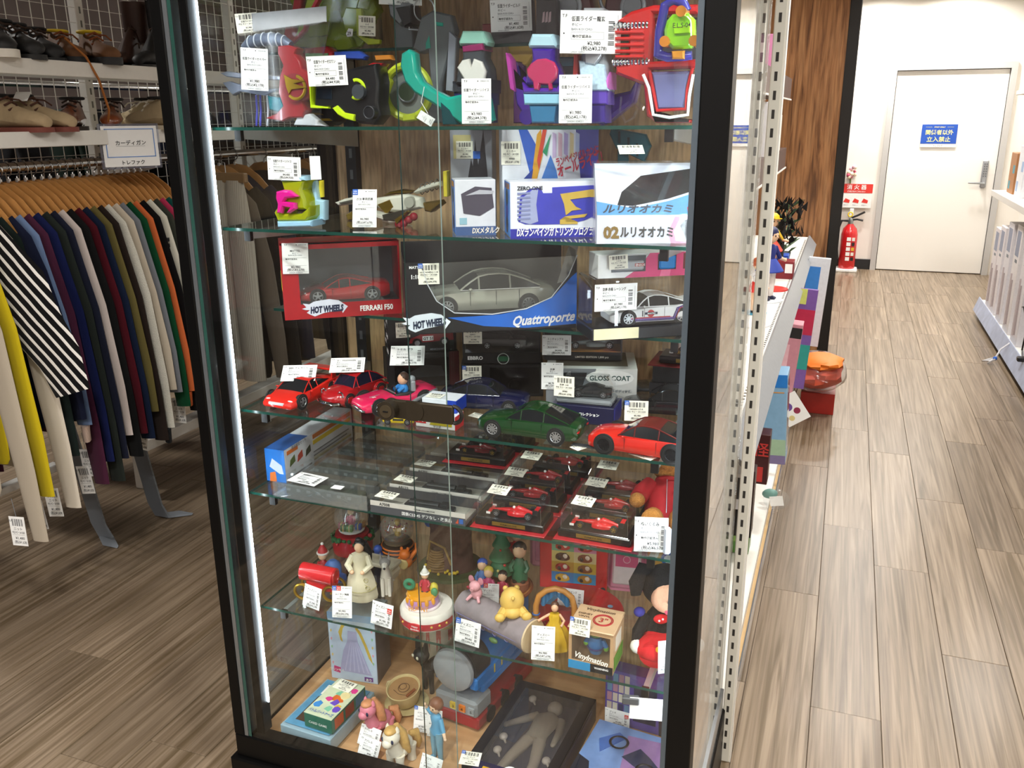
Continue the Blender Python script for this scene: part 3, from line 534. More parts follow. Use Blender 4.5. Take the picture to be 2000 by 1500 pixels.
# second clothes run behind the wire grid (dark coats)
for i in range(12):
    y = 1.5+.32*i; c = ['#14151a', '#1d2233', '#23201e', '#101112', '#2b2b30', '#1a2a22'][i % 6]
    t = garment(y, knit(c), 'dark_coat', 'dark coat hanging behind the wire grid of the shoe rack', 'coat', .5, .6, seed=90+i, th=.07, w=.22, lean=.02); t.location.x = -3.35; t.location.z = .28; t['group'] = 'dark coats behind the wire grid'; t.rotation_euler.z = 0
t = T('back_rail', 'chrome clothes rail behind the wire grid', 'clothes rail', (-3.35, 3.2, 0)); MB(CHROME).cyl((0, -2.6, 1.755), (0, 2.6, 1.755), .014).obj('rail', t); MB(WHITEM).box(-.02, .02, -2.62, -2.58, 0, 1.78).box(-.02, .02, 2.58, 2.62, 0, 1.78).obj('upright', t)
# ================================================================ MIDDLE GONDOLA (behind the case, facing the aisle)
t = T('slotted_post', 'cream slotted steel post standing at the rear corner of the glass case', 'post', (-.156, 1.955, 0))
b = MB(CREAM).rbox(-.012, .0125, 0, .03, 0, 2.35, .002)
for i in range(62): b.box(-.0035, .0025, -.0006, .001, .04+.037*i, .058+.037*i, C('#2a2723', .7))
b.box(.0125, .0155, .002, .03, 0, 2.35, WHITEM); b.obj('post', t, smooth=False)
g = T('aisle_gondola', 'long white gondola shelving along the aisle behind the glass case', 'shelving', (-.36, 2.0, 0)); ZA = .83
def gp(mb, name, smooth=False):
    mb.v = [(v[0]+.36, v[1]-2.0, v[2]) for v in mb.v]; return mb.obj(name, g, smooth)
gp(MB(WHITEM).box(-.6, -.56, 2.0, 6.18, 0, 2.0), 'back_panel'); gp(MB(WHITEM).rbox(-.56, -.17, 2.0, 6.18, .02, .13, .004), 'base_deck')
gp(MB(C('#b99a6a', .5, var=.2, scale=9)).box(-.170, -.158, 2.0, 6.15, .03, .085), 'kick_label_strip'); gp(MB(glassy('rail_plastic', '#dfe3e8', .06, .35, .05, '#9aa0a8')).box(-.158, -.154, 2.0, 6.15, .02, .095), 'kick_cover')
gp(MB(WHITEM).rbox(-.56, -.20, 2.0, 6.15, ZA-.03, ZA, .003), 'shelf'); gp(MB(WHITEM).rbox(-.56, -.22, 2.0, 6.15, .42, .45, .003), 'shelf')
for z in (ZA, .45):
    b = MB(C('#85898e', .35, var=.1)).prism([(-.205, z+.012), (-.158, z-.045), (-.15, z-.04), (-.197, z+.018)], 2.0 if z == ZA else 4.9, 6.1, ax='y')
    gp(b, 'price_rail')
b = MB(C('#55524c', .7)); y = 2.2
while y < 6: b.box(-.222, -.214, y, y+.012, ZA, ZA+.0008); y += .03
o = gp(b, 'shelf_slots'); o['kind'] = 'stuff'
for (zz, xx) in ((1.70, -.385), (1.345, -.385)):
    gp(MB(C('#5a4a45', .5, var=.3, scale=30)).box(-.56, xx, 3.2, 6.05, zz, zz+.12) if zz > 1.5 else MB(C('#5a4a45', .5, var=.3, scale=30)).box(-.56, xx, 3.2, 6.05, zz-.06, zz+.06), 'upper_shelf')
    gp(MB(WHITEM).box(xx-.01, xx+.006, 3.2, 6.07, (zz if zz > 1.5 else zz-.06)-.008, zz if zz > 1.5 else zz-.06), 'shelf_lip')
for i, (y, w_, h_, c, lb) in enumerate([(4.7, .03, .26, '#e9e9ec', 'white slim box with red dot upright on the upper gondola shelf'), (5.1, .025, .22, '#8f1f2c', 'dark red book upright on the upper gondola shelf'), (5.4, .03, .2, '#d8d0c4', 'cream box upright beside the dark red book')]):
    t = T('slim_box', lb, 'box', (-.41, y, 1.405)); MB(C(c, .4)).rbox(-.1, .03-.004*i, -w_*4, w_*4, 0, h_, .002).obj('carton', t); MB(C(['#c0202a', '#e8c7b0', '#b0a090'][i], .5)).box(.03-.004*i, .0306-.004*i, -w_*1.5, w_*1.5, h_*.3, h_*.6).obj('print', t, smooth=False)
t = T('pink_pack', 'pink and lilac pack on the top gondola shelf', 'box', (-.42, 4.9, 1.82)); MB(C('#d78bb6', .4)).rbox(-.08, .05, -.2, .2, 0, .16, .004).obj('carton', t); MB(C('#ece2ee', .4)).box(.05, .0508, -.15, .1, .03, .12).obj('print', t, smooth=False)
# ---- generic small figures and packs on the gondola
def doll(name, label, cat, loc, H, rz=0., skin='#e8c3a2', hair='#2a1d18', top='#2a4aa0', legs='#e8c3a2', skirt=None, shoe_='#2a2a30', base=None, group=None, hairlong=False, hat=None, arms=(20, -20), s=1., mouth=False):
    t = T(name, label, cat, loc, rz, group); S = C(skin, .5); h = H
    q = h/8.
    for sg in (-1, 1): MB(C(legs, .5)).tube([(sg*.45*q, 0, 3.9*q), (sg*.5*q, -.05*q, 2.1*q), (sg*.55*q, 0, .35*q)], [.52*q, .4*q, .27*q]).ell((sg*.55*q, -.2*q, .2*q), (.3*q, .55*q, .22*q), C(shoe_, .4)).obj('leg', t)
    MB(C(top, .5)).loft([[(a*q*cos(u), d*q*sin(u), z*q) for u in [2*pi*j/12 for j in range(12)]] for z, a, d in ((3.6, .85, .6), (4.2, .8, .55), (4.7, .62, .45), (5.5, .85, .55), (6., .7, .45), (6.2, .3, .28))]).obj('torso', t)
    if skirt: MB(C(skirt, .6)).loft([[((a+.08*a*cos(5*u))*q*cos(u), (a*.85)*q*sin(u), z*q) for u in [2*pi*j/20 for j in range(20)]] for z, a in ((4.6, .7), (4., 1.2), (3.3, 1.7), (3.2, 1.68))]).obj('skirt', t)
    for sg, an in zip((-1, 1), arms):
        a = rad(an)*1.; e = (sg*(.8+.9*cos(a))*q, -.2*q, (5.7+1.3*sin(a)-.4)*q); f = (e[0]+sg*.6*cos(a+.6)*q, -.5*q, e[2]+1.1*sin(a+.35*sg)*q)
        MB(C(top, .5)).tube([(sg*.75*q, 0, 5.8*q), e], [.3*q, .24*q]).tube([e, f], [.22*q, .16*q], S).ell(f, .2*q, S, 8, 6).obj('arm', t)
    hd = MB(S).tube([(0, 0, 6.1*q), (0, 0, 6.5*q)], .2*q).ell((0, 0, 7.15*q), (.72*q, .75*q, .85*q)); hd.ell((0, -.74*q, 7.0*q), (.08*q, .1*q, .08*q)); hd.obj('head', t)
    MB(C('#1d1a1a', .4)).ell((-.27*q, -.66*q, 7.15*q), (.09*q, .06*q, .13*q), n=8, k=6).ell((.27*q, -.66*q, 7.15*q), (.09*q, .06*q, .13*q), n=8, k=6).obj('eyes', t)
    hb = MB(C(hair, .5)).ell((0, .12*q, 7.35*q), (.84*q, .82*q, .82*q)); 
    if hairlong: hb.tube([(0, .5*q, 7.4*q), (.1*q, .95*q, 6.2*q), (0, .9*q, 4.6*q)], [.6*q, .55*q, .2*q])
    hb.obj('hair', t)
    if hat: MB(C(hat, .5)).lathe([(.85*q, 0), (.8*q, .35*q), (.5*q, .65*q), (.05*q, .75*q)], c=(0, 0, 7.5*q)).box(-.5*q, .5*q, -1.3*q, -.5*q, 7.5*q, 7.6*q).obj('cap', t)
    if base: MB(C(base, .3)).lathe([(1.7*q, -.14*q), (1.75*q, 0)], n=20).obj('base', t); t.location.z += .14*q
    return t
def onA(px, py, z=ZA): return atz(px, py, z)
p = onA(1512, 588); q = doll('figurine', 'painted figurine in short navy dress and white boots pointing upwards', 'figurine', (p.x, p.y, ZA), .31, rad(60), hair='#1d2350', top='#1f2d78', skirt='#1f3a9a', legs='#efe6df', shoe_='#1d2140', base='#e7ecf2', hairlong=True, arms=(60, -35)); 
p = onA(1503, 560); doll('figurine', 'painted figurine in bright yellow cap behind the navy one', 'figurine', (p.x-.03, p.y+.3, ZA), .3, rad(40), hair='#7a2c2c', top='#e3c03a', hat='#e2c21c', skirt='#d84a3a', base='#d9372f', arms=(40, -30))
p = onA(1497, 585); doll('figurine', 'small painted figurine in red and green beside the cream post', 'figurine', (p.x-.02, p.y-.1, ZA), .22, rad(50), hair='#b05a3a', top='#d8dde2', skirt='#c8372f', base='#59b3d8', arms=(10, -60))
p = onA(1540, 540); t = T('tulle_ornament', 'fluffy black tulle ornament on the gondola shelf', 'ornament', (p.x-.05, p.y+.1, ZA)); b = MB(C('#131214', .9)); R_ = random.Random(3)
for i in range(160):
    a = R_.uniform(0, 6.28); r = R_.uniform(.03, .11); z = R_.uniform(.16, .36); x, y = r*cos(a), r*sin(a); b.add([(x, y, z), (x+R_.uniform(-.03, .03), y+R_.uniform(-.03, .03), z+.03), (x+R_.uniform(-.03, .03), y+.02, z-.02)], [(0, 1, 2)])
o = b.obj('tulle', t, smooth=False); o['kind'] = 'stuff'; MB(C('#2a2a2c', .6)).cyl((0, 0, 0), (0, 0, .25), .012).lathe([(.05, 0), (.05, .012)]).obj('stem', t)
for (px, py, w_, c, lb) in ((1548, 546, .07, '#7d1620', 'small dark red box with white label on the gondola shelf'), (1557, 533, .06, '#2250b8', 'small bright blue box behind the dark red one')):
    p = onA(px, py); t = T('small_box', lb, 'box', (p.x-.03, p.y, ZA)); MB(C(c, .4)).rbox(-.05, .03, 0, w_*1.6, 0, .085, .002).obj('carton', t)
    MB(PAPER).box(-.01, .025, -.0006, 0, .03, .075).obj('label', t, smooth=False)
p = onA(1556, 520); t = T('artificial_plant', 'dark green artificial leaf bunch near the end panel', 'plant', (p.x-.08, p.y+.1, ZA)); b = MB(C('#3c5a35', .6))
for i in range(22):
    a = i*2.4; r = .04+.05*(i % 4)/4; z = .06+.012*i; b.add([(0, 0, z-.03), (r*cos(a)-.015*sin(a), r*sin(a)+.015*cos(a), z+.02), (1.7*r*cos(a), 1.7*r*sin(a), z+.03), (r*cos(a)+.015*sin(a), r*sin(a)-.015*cos(a), z+.02)], [(0, 1, 2, 3)])
b.obj('leaves', t, smooth=False); MB(C('#45505a', .5)).lathe([(.03, 0), (.04, .06)]).obj('pot', t)
# flat acrylic stands (coloured discs) on the shelf
for i, (px, py, c, lb) in enumerate(((1519, 555, '#5aaed6', 'pale blue round acrylic stand base'), (1513, 575, '#cf3a34', 'red flat acrylic stand base'), (1500, 612, '#dfe2e6', 'white flat acrylic stand base'))):
    p = onA(px, py); o = MB(C(c, .3)).lathe([(.07, 0), (.07, .006)], n=24).obj('stand_base', loc=(p.x-.02*i, p.y+.12, ZA)); tag(o, lb+' on the gondola shelf', 'stand')
# boxes in the tiers below
def gbox(name, label, X, Y, z, w_, d_, h_, c, rx=0, rz=0, prints=(), cat='box'):
    t = T(name, label, cat, (X, Y, z), rad(rz), ry=rad(rx)); MB(C(c, .35)).rbox(-w_, 0, -d_/2, d_/2, 0, h_, .002).obj('carton', t)
    for (m, a0, a1, b0, b1) in prints:
        MB(C(m, .45)).box(-w_+w_*a0, -w_+w_*a1, -d_/2-.0007, -d_/2, h_*b0, h_*b1).obj('print', t, smooth=False)
    return t
t = gbox('slim_toy_box', 'tall pale blue and green slim box leaning out of the gondola', aty(1543, 800, 2.95).x, 3.0, .455, .09, .12, .37, '#7fa8c8', -3, 0, (('#1f74c4', 0, 1, .86, 1), ('#9ab79a', 0, 1, .1, .28), ('#7a6f96', 0, 1, 0, .1), ('#c08a4a', .05, .9, .8, .812)))
MB(CLEAR).box(-.001, .0015, -.05, .05, .05, .35).obj('window', t, smooth=False)
gbox('dark_game_box', 'black and red printed box standing by the cream post', -.16, 2.35, .465, .09, .06, .2, '#2a1618', 0, 0, (('#c8442f', .1, .9, .55, .62), ('#d9b9a8', .2, .8, .72, .82), ('#0d0d0e', 0, 1, 0, .4)))
t = gbox('dark_game_box', 'dark maroon box with red lettering below the pale blue box', -.15, 2.75, .465, .1, .07, .17, '#3a1216', 0, 0, (('#b3302c', .15, .85, .05, .35),)); MB(C('#b3302c', .5)).text('妖怪', -.05, .1, .05, y=-.036).obj('lettering', t, smooth=False)
gbox('foil_pack_box', 'small box with crumpled silver foil by the cream post', -.17, 2.2, .62, .1, .09, .1, '#c9ccd0', 0, 0, (('#3a3d40', .1, .9, .3, .9),))
t = gbox('pink_toy_box', 'pink window box with black top under the price rail', -.135, 3.8, .465, .2, .09, .3, '#c98a98', 4, 0, (('#1d1a1c', .0, 1, .8, .95), ('#e7b7c2', .2, .8, .2, .7)))
gbox('printed_backing_card', 'flat upright purple and teal printed pack below the shelf', -.13, 4.4, .3, .16, .02, .5, '#7d5aa8', 3, 0, (('#c2274e', 0, 1, .55, .8), ('#2d9d95', 0, 1, .2, .45), ('#d9e27a', .3, .7, .85, 1)))
gbox('printed_backing_card', 'blue and white tall blister pack near the wooden end panel', -.1, 5.3, .3, .12, .03, .52, '#dfe6ee', 3, 0, (('#3a86d8', 0, .6, .5, .9), ('#3a86d8', 0, .6, .1, .4)))
gbox('green_pack', 'small green grass-printed pack on the base deck', -.2, 2.9, .135, .12, .08, .15, '#4c7a34', 0, 0, (('#7aa052', .1, .9, .3, .8),))
t = T('paper_card', 'small white card with purple flower print hanging by the gondola', 'card', (-.09, 3.7, .36), ry=rad(-35)); MB(PAPER).box(-.05, .05, -.001, 0, 0, .13).obj('sheet', t, smooth=False); [MB(C(c_, .6)).disc((x, z, -.0012), r).obj('flower_print', t, smooth=False) for x, z, r, c_ in ((-.01, .08, .018, '#6a4a9a'), (.015, .05, .014, '#8f2a4a'), (-.02, .03, .012, '#d9c98a'))]
t = T('clear_bag', 'small clear plastic bag with white label at the gondola edge', 'bag', (-.135, 3.3, .1325), ry=rad(-12)); MB(FILM).ell((0, 0, .035), (.05, .012, .045), n=12).obj('film', t); MB(PAPER).box(-.02, .03, -.032, -.031, .02, .06).obj('label', t, smooth=False); MB(C('#6f9a92', .5)).ell((-.02, 0, .06), (.03, .015, .02)).obj('content', t)
# orange bagged goods at the end of the gondola
t = T('orange_bag', 'clear bag of orange and red soft goods lying on the gondola base', 'bag', (-.06, 5.0, .135)); R_ = random.Random(5)
def blob(b, c, r, m, n=16, k=10, amp=.12, f=5):
    b.loft([[(c[0]+r[0]*sin(pi*i/k)*cos(u)*(1+amp*sin(f*u+i)), c[1]+r[1]*sin(pi*i/k)*sin(u)*(1+amp*cos(f*u+2*i)), c[2]-r[2]*cos(pi*i/k)) for u in [2*pi*j/n for j in range(n)]] for i in range(1, k)], m)
b = MB(); blob(b, (0, 0, .1), (.14, .2, .09), C('#c8431f', .6)); blob(b, (.02, -.05, .17), (.12, .14, .04), C('#e8791f', .6)); b.obj('soft_goods', t); b = MB(); blob(b, (.0, 0, .1), (.165, .23, .105), FILM, amp=.06, f=9); b.obj('clear_film', t)
gbox('red_flat_box', 'flat red box on the floor under the orange bag', .05, 5.1, .0, .18, .3, .12, '#a8281f')
# ================================================================ RIGHT GONDOLA
rg = T('grid_gondola', 'white wall gondola with wire grid and shelves at the end of the aisle', 'shelving', (1.36, 6.5, 0))
def rp(mb, name, smooth=False):
    mb.v = [(v[0]-1.36, v[1]-6.5, v[2]) for v in mb.v]; return mb.obj(name, rg, smooth)
RY0, RY1 = 3.6, 8.05
rp(MB(WHITEM).rbox(1.12, 1.6, RY0, RY1, .04, .13, .004), 'base_deck'); rp(MB(WHITEM).rbox(1.10, 1.6, RY0, RY1, .99, 1.02, .003).rbox(1.088, 1.102, RY0, RY1, .975, 1.022, .003), 'shelf'); rp(MB(WHITEM).rbox(1.16, 1.6, RY0, RY1, 1.74, 1.77, .003), 'shelf')
rp(MB(C('#a9b4cc', .4, var=.35, scale=14)).prism([(1.118, .15), (1.085, .04), (1.09, .04), (1.124, .15)], RY0, RY1+.02), 'price_rail')
for y in (RY1-.02, 6.9, 5.7, 4.5):
    b = MB(WHITEM).rbox(1.56, 1.6, y-.02, y+.02, 0, 2.4, .002)
    for i in range(60): b.box(1.559, 1.5605, y-.006, y+.006, .1+.037*i, .118+.037*i, C('#8d8c86', .6))
    rp(b, 'slotted_upright')
b = MB(WHITEM); y = RY0
while y < RY1: b.box(1.606, 1.609, y-.0016, y+.0016, .2, 2.4); y += .055
z = .2
while z < 2.4: b.box(1.606, 1.609, RY0, RY1, z-.0016, z+.0016); z += .055
rp(b, 'wire_grid')
# end cap post near the door
rp(MB(WHITEM).rbox(1.5, 1.56, RY1, RY1+.02, 0, 2.4, .003), 'end_post')
VB = [(7.86, .62, '#ded9dc'), (7.62, .66, '#e3dfe2'), (7.3, .72, '#dcdadf'), (6.95, .74, '#e6e3e4'), (6.6, .78, '#dfdde2'), (6.1, .78, '#d9d8dd')]
names = ['nearest the white door', 'second from the white door', 'third from the white door', 'fourth from the white door', 'fifth from the white door', 'sixth from the white door']
for i, (y, h_, c) in enumerate(VB):
    t = T('appliance_box', 'tall white stick-appliance carton on the base deck, %s' % names[i], 'box', (1.14, y, .13)); W_ = .2
    MB(C(c, .5)).rbox(0, .3, -W_, W_*.0+.02, 0, h_, .003).obj('carton', t)
    k = MB(C('#8f98ae', .5)).box(-.0008, 0, -W_*.8, -.02, h_*.72, h_*.95).box(-.0008, 0, -W_*.7, -.06, h_*.66, h_*.69, INKG)
    k.tube([(-.001, -W_*.6, h_*.08), (-.001, -W_*.5, h_*.5)], .008, C('#a59a9a', .4), 6).tube([(-.001, -W_*.3, h_*.06), (-.001, -W_*.25, h_*.55)], .008, C('#b9aeb0', .4), 6); k.obj('print', t, smooth=False)
    k = MB(C('#7f8aa8', .5)).box(.02, .28, -W_-.0008, -W_, h_*.8, h_*.95); k.box(.04, .2, -W_-.0008, -W_, h_*.7, h_*.73, INKG)
    for q in range(4): k.disc((.06, h_*(.15+.1*q), -W_), .018, C('#3a4fa0', .5), th=.001)
    k.obj('side_print', t, smooth=False)
t = T('tower_fan', 'white tower fan with round foot on the base deck', 'fan', (1.22, 5.75, .13)); MB(WHITE).rbox(-.06, .06, -.06, .06, .03, .8, .02).obj('column', t); MB(WHITE).lathe([(.15, 0), (.15, .015), (.08, .03)], n=24).obj('foot', t)
b = MB(C('#c9ccd0', .5)); [b.box(-.061, -.0595, -.04, .04, .2+.03*i, .215+.03*i) for i in range(18)]; b.obj('vent_slats', t, smooth=False)['kind'] = 'stuff'
t = T('power_cord', 'white power cord bundled with a blue tie hanging from the gondola base', 'cord', (1.09, 6.45, .1)); b = MB(C('#d8d8da', .5))
b.tube([(.05, 0, .04), (.0, -.02, .0), (-.03, -.05, -.06), (-.06, -.05, -.075), (-.1, -.04, -.085), (-.06, -.03, -.07), (-.03, -.045, -.055), (-.07, -.07, -.09), (-.03, -.06, -.06)], .006); b.obj('cable', t); MB(BLUEP).ell((-.03, -.05, -.058), .014, n=8, k=6).obj('cable_tie', t)
t = T('black_plug', 'black plug and cable coil in front of the tower fan', 'plug', (1.16, 5.95, .145)); MB(BLACK).rbox(-.03, .02, -.02, .02, 0, .03, .006).tube([(.0, 0, .02), (0, .05, .06), (0, .02, .22), (-.02, .1, .32), (-.01, .2, .3)], .005).obj('plug', t)
for i, (y, h_, c, lb) in enumerate([(7.75, .3, '#a9764a', 'brown cardboard carton with teal tape on the shelf above the appliance cartons'), (7.4, .36, '#e4e6ea', 'white carton with pale blue print beside the brown one'), (6.9, .34, '#dfe2ea', 'white carton with small product photo on the upper ledge')]):
    t = T('shelf_carton', lb, 'box', (1.17, y, 1.02)); MB(C(c, .6)).rbox(0, .3, -.13, .13, 0, h_, .003).obj('carton', t); m_ = C(['#3c8fa0', '#9ab4d8', '#8aa0c8'][i], .5); MB(m_).box(-.0008, 0, -.1, -.02, h_*.5, h_*.7).obj('front_print', t, smooth=False); MB(m_).box(-.0008, 0, .03, .1, h_*.1, h_*.3).obj('lower_print', t, smooth=False); MB(m_).disc((.12, h_*.6, -.13), .05, th=.001).obj('round_print', t, smooth=False)
t = T('desk_fan', 'round grey desk fan guard on the top shelf', 'fan', (1.25, 7.5, 1.77)); MB(SILVER).ring((0, 0, .16), .13, .006, ax='y').ring((0, 0, .16), .09, .003, ax='y').ring((0, 0, .16), .05, .003, ax='y').obj('guard', t); MB(WHITE).cyl((0, 0, 0), (0, 0, .05), .02).lathe([(.08, 0), (.08, .012)]).obj('stand', t)
# ================================================================ BUILDERS FOR THE GOODS IN THE CASE
def onS(k, px, py): return atz(px, py, SZ[k])
class Box:
    """carton standing on shelf k; bl, br = front bottom corners, tl = front top left corner in the photo"""
    def __init__(s, name, label, cat, k, bl, br, tl, depth, m, z=None, Y=None, w=None, h=None, rz=None, shell=True, ymin=None):
        z = SZ[k] if z is None else z
        if Y is None: A = atz(*bl, z); B = atz(*br, z)
        else: A = aty(*bl, Y[0]); B = aty(*br, Y[1])
        A.z = B.z = z; d = B-A; s.w = w or math.hypot(d.x, d.y); r = math.atan2(d.y, d.x) if rz is None else rad(rz)
        s.h = h or hz(A, *tl)-z; c = (A+B)/2; s.d = depth
        s.t = T(name, label, cat, (c.x, c.y, z), r); s.m = m
        if shell: s.body = MB(m).rbox(-s.w/2, s.w/2, 0, depth, 0, s.h, .0012).obj('carton', s.t)
    def P(s, fx, fz): return (-s.w/2+s.w*fx, s.h*fz)
    def rect(s, x0, x1, z0, z1, m, name='print', y=-.0006):
        return MB(m).box(-s.w/2+s.w*x0, -s.w/2+s.w*x1, y, 0, s.h*z0, s.h*z1).obj(name, s.t, smooth=False)
    def poly(s, pts, m, name='print', y=-.0007):
        return MB(m).prism([s.P(*p) for p in pts], y, 0).obj(name, s.t, smooth=False)
    def side(s, y0, y1, z0, z1, m, sd=-1, name='side_print'):
        x = sd*s.w/2; return MB(m).box(min(x, x+sd*.0006), max(x, x+sd*.0006), s.d*y0, s.d*y1, s.h*z0, s.h*z1).obj(name, s.t, smooth=False)
    def top(s, x0, x1, y0, y1, m, name='top_print', hh=.0006):
        return MB(m).box(-s.w/2+s.w*x0, -s.w/2+s.w*x1, s.d*y0, s.d*y1, s.h, s.h+hh).obj(name, s.t, smooth=False)
    def text(s, txt, fx, fz, size, m, align='c', wmax=None, shear=0., y=-.0013, rot=0., name='lettering', bold=.03):
        x, z = s.P(fx, fz); b = MB(m); b.text(txt, 0, 0, size, align=align, wmax=wmax, shear=shear, bold=bold); o = b.obj(name, s.t, smooth=False, loc=(x, y, z), rot=(0, rad(rot), 0)); return o
    def sticker(s, fx, fz, w, h, title='ミニカー', nb=0, y=-.0012, kind='s', rot=0): return pcard(s.t, w, h, title, kind, nb, x=s.P(fx, 0)[0], z=s.h*fz, y=y, rot=(0, rad(rot), 0), name='price_sticker')
    def topsticker(s, x, y, w, h, rot=0): return pcard(s.t, w, h, 'ミニカー', 's', 0, x=x, z=s.h+.0012, y=y, rot=(rad(-90), 0, rad(rot)), name='price_sticker')
def frame_shell(bx, win, m, name='carton'):
    """open-fronted carton: walls + a front frame around window win=(x0,x1,z0,z1) in fractions"""
    w, h, d = bx.w, bx.h, bx.d; x0, x1, z0, z1 = win; th = .0015; b = MB(m)
    X0, X1, Z0, Z1 = -w/2+w*x0, -w/2+w*x1, h*z0, h*z1
    b.box(-w/2, w/2, d-th, d, 0, h).box(-w/2, -w/2+th, 0, d-th, 0, h).box(w/2-th, w/2, 0, d-th, 0, h).box(-w/2+th, w/2-th, 0, d-th, 0, th).box(-w/2+th, w/2-th, .25*d, d-th, h-th, h)
    if x0 > .005: b.box(-w/2+th, X0, 0, th, th, h-th)
    if x1 < .995: b.box(X1, w/2-th, 0, th, th, h-th)
    if z0 > .005: b.box(X0, X1, 0, th, th, Z0)
    if z1 < .995: b.box(X0, X1, 0, th, Z1, h-th)
    o = b.obj(name, bx.t, smooth=False); MB(CLEAR).box(X0, X1, .0004, .001, Z0, Z1).obj('window', bx.t, smooth=False); return o
# ---- model cars --------------------------------------------------
def wheel(b, par, x, y, z, r, w, rim, spokes=5, tyre=RUBBER, dark=None):
    s = 1 if y > 0 else -1
    o = MB(tyre).loft([[(x+q*cos(u), yy, z+q*sin(u)) for u in [2*pi*j/18 for j in range(18)]] for q, yy in ((r*.62, y-s*w*.5), (r, y-s*w*.45), (r, y+s*w*.35), (r*.94, y+s*w*.5), (r*.7, y+s*w*.5), (r*.68, y+s*w*.3))], cap=False).obj('wheel', par)
    k = MB(dark or C('#2e3033', .4, .6)); k.prism([(x+r*.68*cos(u), z+r*.68*sin(u)) for u in [2*pi*j/16 for j in range(16)]], y+s*w*.3, y+s*w*.36)
    k.ring((x, y+s*w*.44, z), r*.68, r*.06, rim, ax='y', n=18, k=6)
    for i in range(spokes):
        a = 2*pi*i/spokes+.3; ca, sa = cos(a), sin(a); q = r*(.13 if spokes < 7 else .085)
        k.prism([(x+ca*r*.1-sa*q, z+sa*r*.1+ca*q), (x+ca*r*.66-sa*q*.8, z+sa*r*.66+ca*q*.8), (x+ca*r*.66+sa*q*.8, z+sa*r*.66-ca*q*.8), (x+ca*r*.1+sa*q, z+sa*r*.1-ca*q)], y+s*w*.36, y+s*w*.46, rim)
    k.disc((x, z, y+s*w*.48 if s > 0 else y-w*.44), r*.14, rim, th=w*.04); k.obj('rim', o); return o
def car(t, L, W, H, st, paint, rim=SILVER, glassm=None, roof=None, spokes=5, lights=('#dfe4e8', '#b3141a'), stripes=None, trim=None):
    """front of the car at -x. st: dict(body=[(u, zlow, ztop, wf)], cab=[(u, z, wf)], wf, wr, wrad, segs)"""
    G = glassm or C('#15191d', .08, coat=.5)
    pm = paint; n = 12
    def X(u): return (u-.5)*L
    rings = []
    for u, zl, zt, wf in st['body']:
        a = W/2*wf; z0, z1 = zl*H, zt*H; zm = z0+(z1-z0)*.55
        rings.append([(X(u), -a*.9, z0), (X(u), -a, z0+(zm-z0)*.5), (X(u), -a, zm), (X(u), -a*.93, z1-(z1-zm)*.22), (X(u), -a*.72, z1), (X(u), 0, z1+.012*H), (X(u), a*.72, z1), (X(u), a*.93, z1-(z1-zm)*.22), (X(u), a, zm), (X(u), a, z0+(zm-z0)*.5), (X(u), a*.9, z0), (X(u), 0, z0)])
    body = MB(pm).loft(rings).obj('body', t)
    cb = st['cab']; bs = st['belt']; b = MB(G); wt = st.get('wtop', .72)
    def ring(u, z, _k): ab = W/2*st.get('wbelt', .86); zb = bs*H; f = max(0, (z*H-zb)/(H-zb)); ai = ab+(W/2*wt-ab)*f; return [(X(u), -ab, zb), (X(u), -ai, z*H), (X(u), 0, z*H+.02*H*f), (X(u), ai, z*H), (X(u), ab, zb)]
    R = [ring(*c) for c in cb]
    for i in range(len(R)-1):
        kind = cb[i][2]
        b.loft([R[i], R[i+1]], m=None, cap=False, close=False)
    cab = b.obj('windows', body)
    rb = MB(roof or pm)
    for i in range(len(R)-1):
        if cb[i][2] == 'r':
            A, B = R[i], R[i+1]; up = Vector((0, 0, .006*H))
            rb.loft([[Vector(A[1])+up*.5+Vector((0, -.01*W, 0)), Vector(A[2])+up, Vector(A[3])+up*.5+Vector((0, .01*W, 0))], [Vector(B[1])+up*.5+Vector((0, -.01*W, 0)), Vector(B[2])+up, Vector(B[3])+up*.5+Vector((0, .01*W, 0))]], cap=False, close=False)
    pr_ = .014*H
    for sgn in (1, 3):
        rb.tube([Vector(r[sgn]) for r in R], pr_*1.6, n=5)
    for i in st.get('pill', ()):
        for sgn, lo in ((1, 0), (3, 4)): rb.tube([Vector(R[i][lo]), Vector(R[i][sgn])], pr_*1.6, n=5)
    for lo in (0, 4): rb.tube([Vector(r[lo])*1.0 for r in R], pr_, trim or pm, n=5)
    rb.obj('roof', t)
    zr = st['wrad']*H; wd = W*.14
    ar = MB(MATTE)
    for u in (st['wf'], st['wr']):
        for s in (-1, 1):
            wdt = st.get('wid', .5)
            ar.prism([(X(u)+zr*1.17*cos(q), zr*.98+zr*1.17*sin(q)) for q in [2*pi*j/20 for j in range(20)]], s*W*wdt*.93, s*W*(wdt+.004))
    ar.obj('wheel_arches', t)
    for u in (st['wf'], st['wr']):
        for s in (-1, 1): wheel(None, t, X(u), s*(W*st.get('wid', .5)-wd*.36), zr*.98, zr, wd, rim, spokes)
    f = st['body'][0]; e = st['body'][-1]; hl = MB(C(lights[0], .15, .3)); zf = st.get('zl', (f[1]+(f[2]-f[1])*.62))*H
    for s in (-1, 1): hl.ell((X(st.get('ul', .03)), s*W*.33, zf), (L*.018, W*.085, H*.05), n=10, k=6)
    hl.obj('headlights', t); tl = MB(C(lights[1], .2))
    for s in (-1, 1): tl.ell((X(.995), s*W*.34, (e[1]+(e[2]-e[1])*.68)*H), (L*.01, W*.09, H*.045), n=10, k=6)
    tl.obj('taillights', t)
    MB(BLACK).box(X(.5)-L*.0, X(.5)+L*.0+.0001, 0, .0001, 0, .0001) if False else None
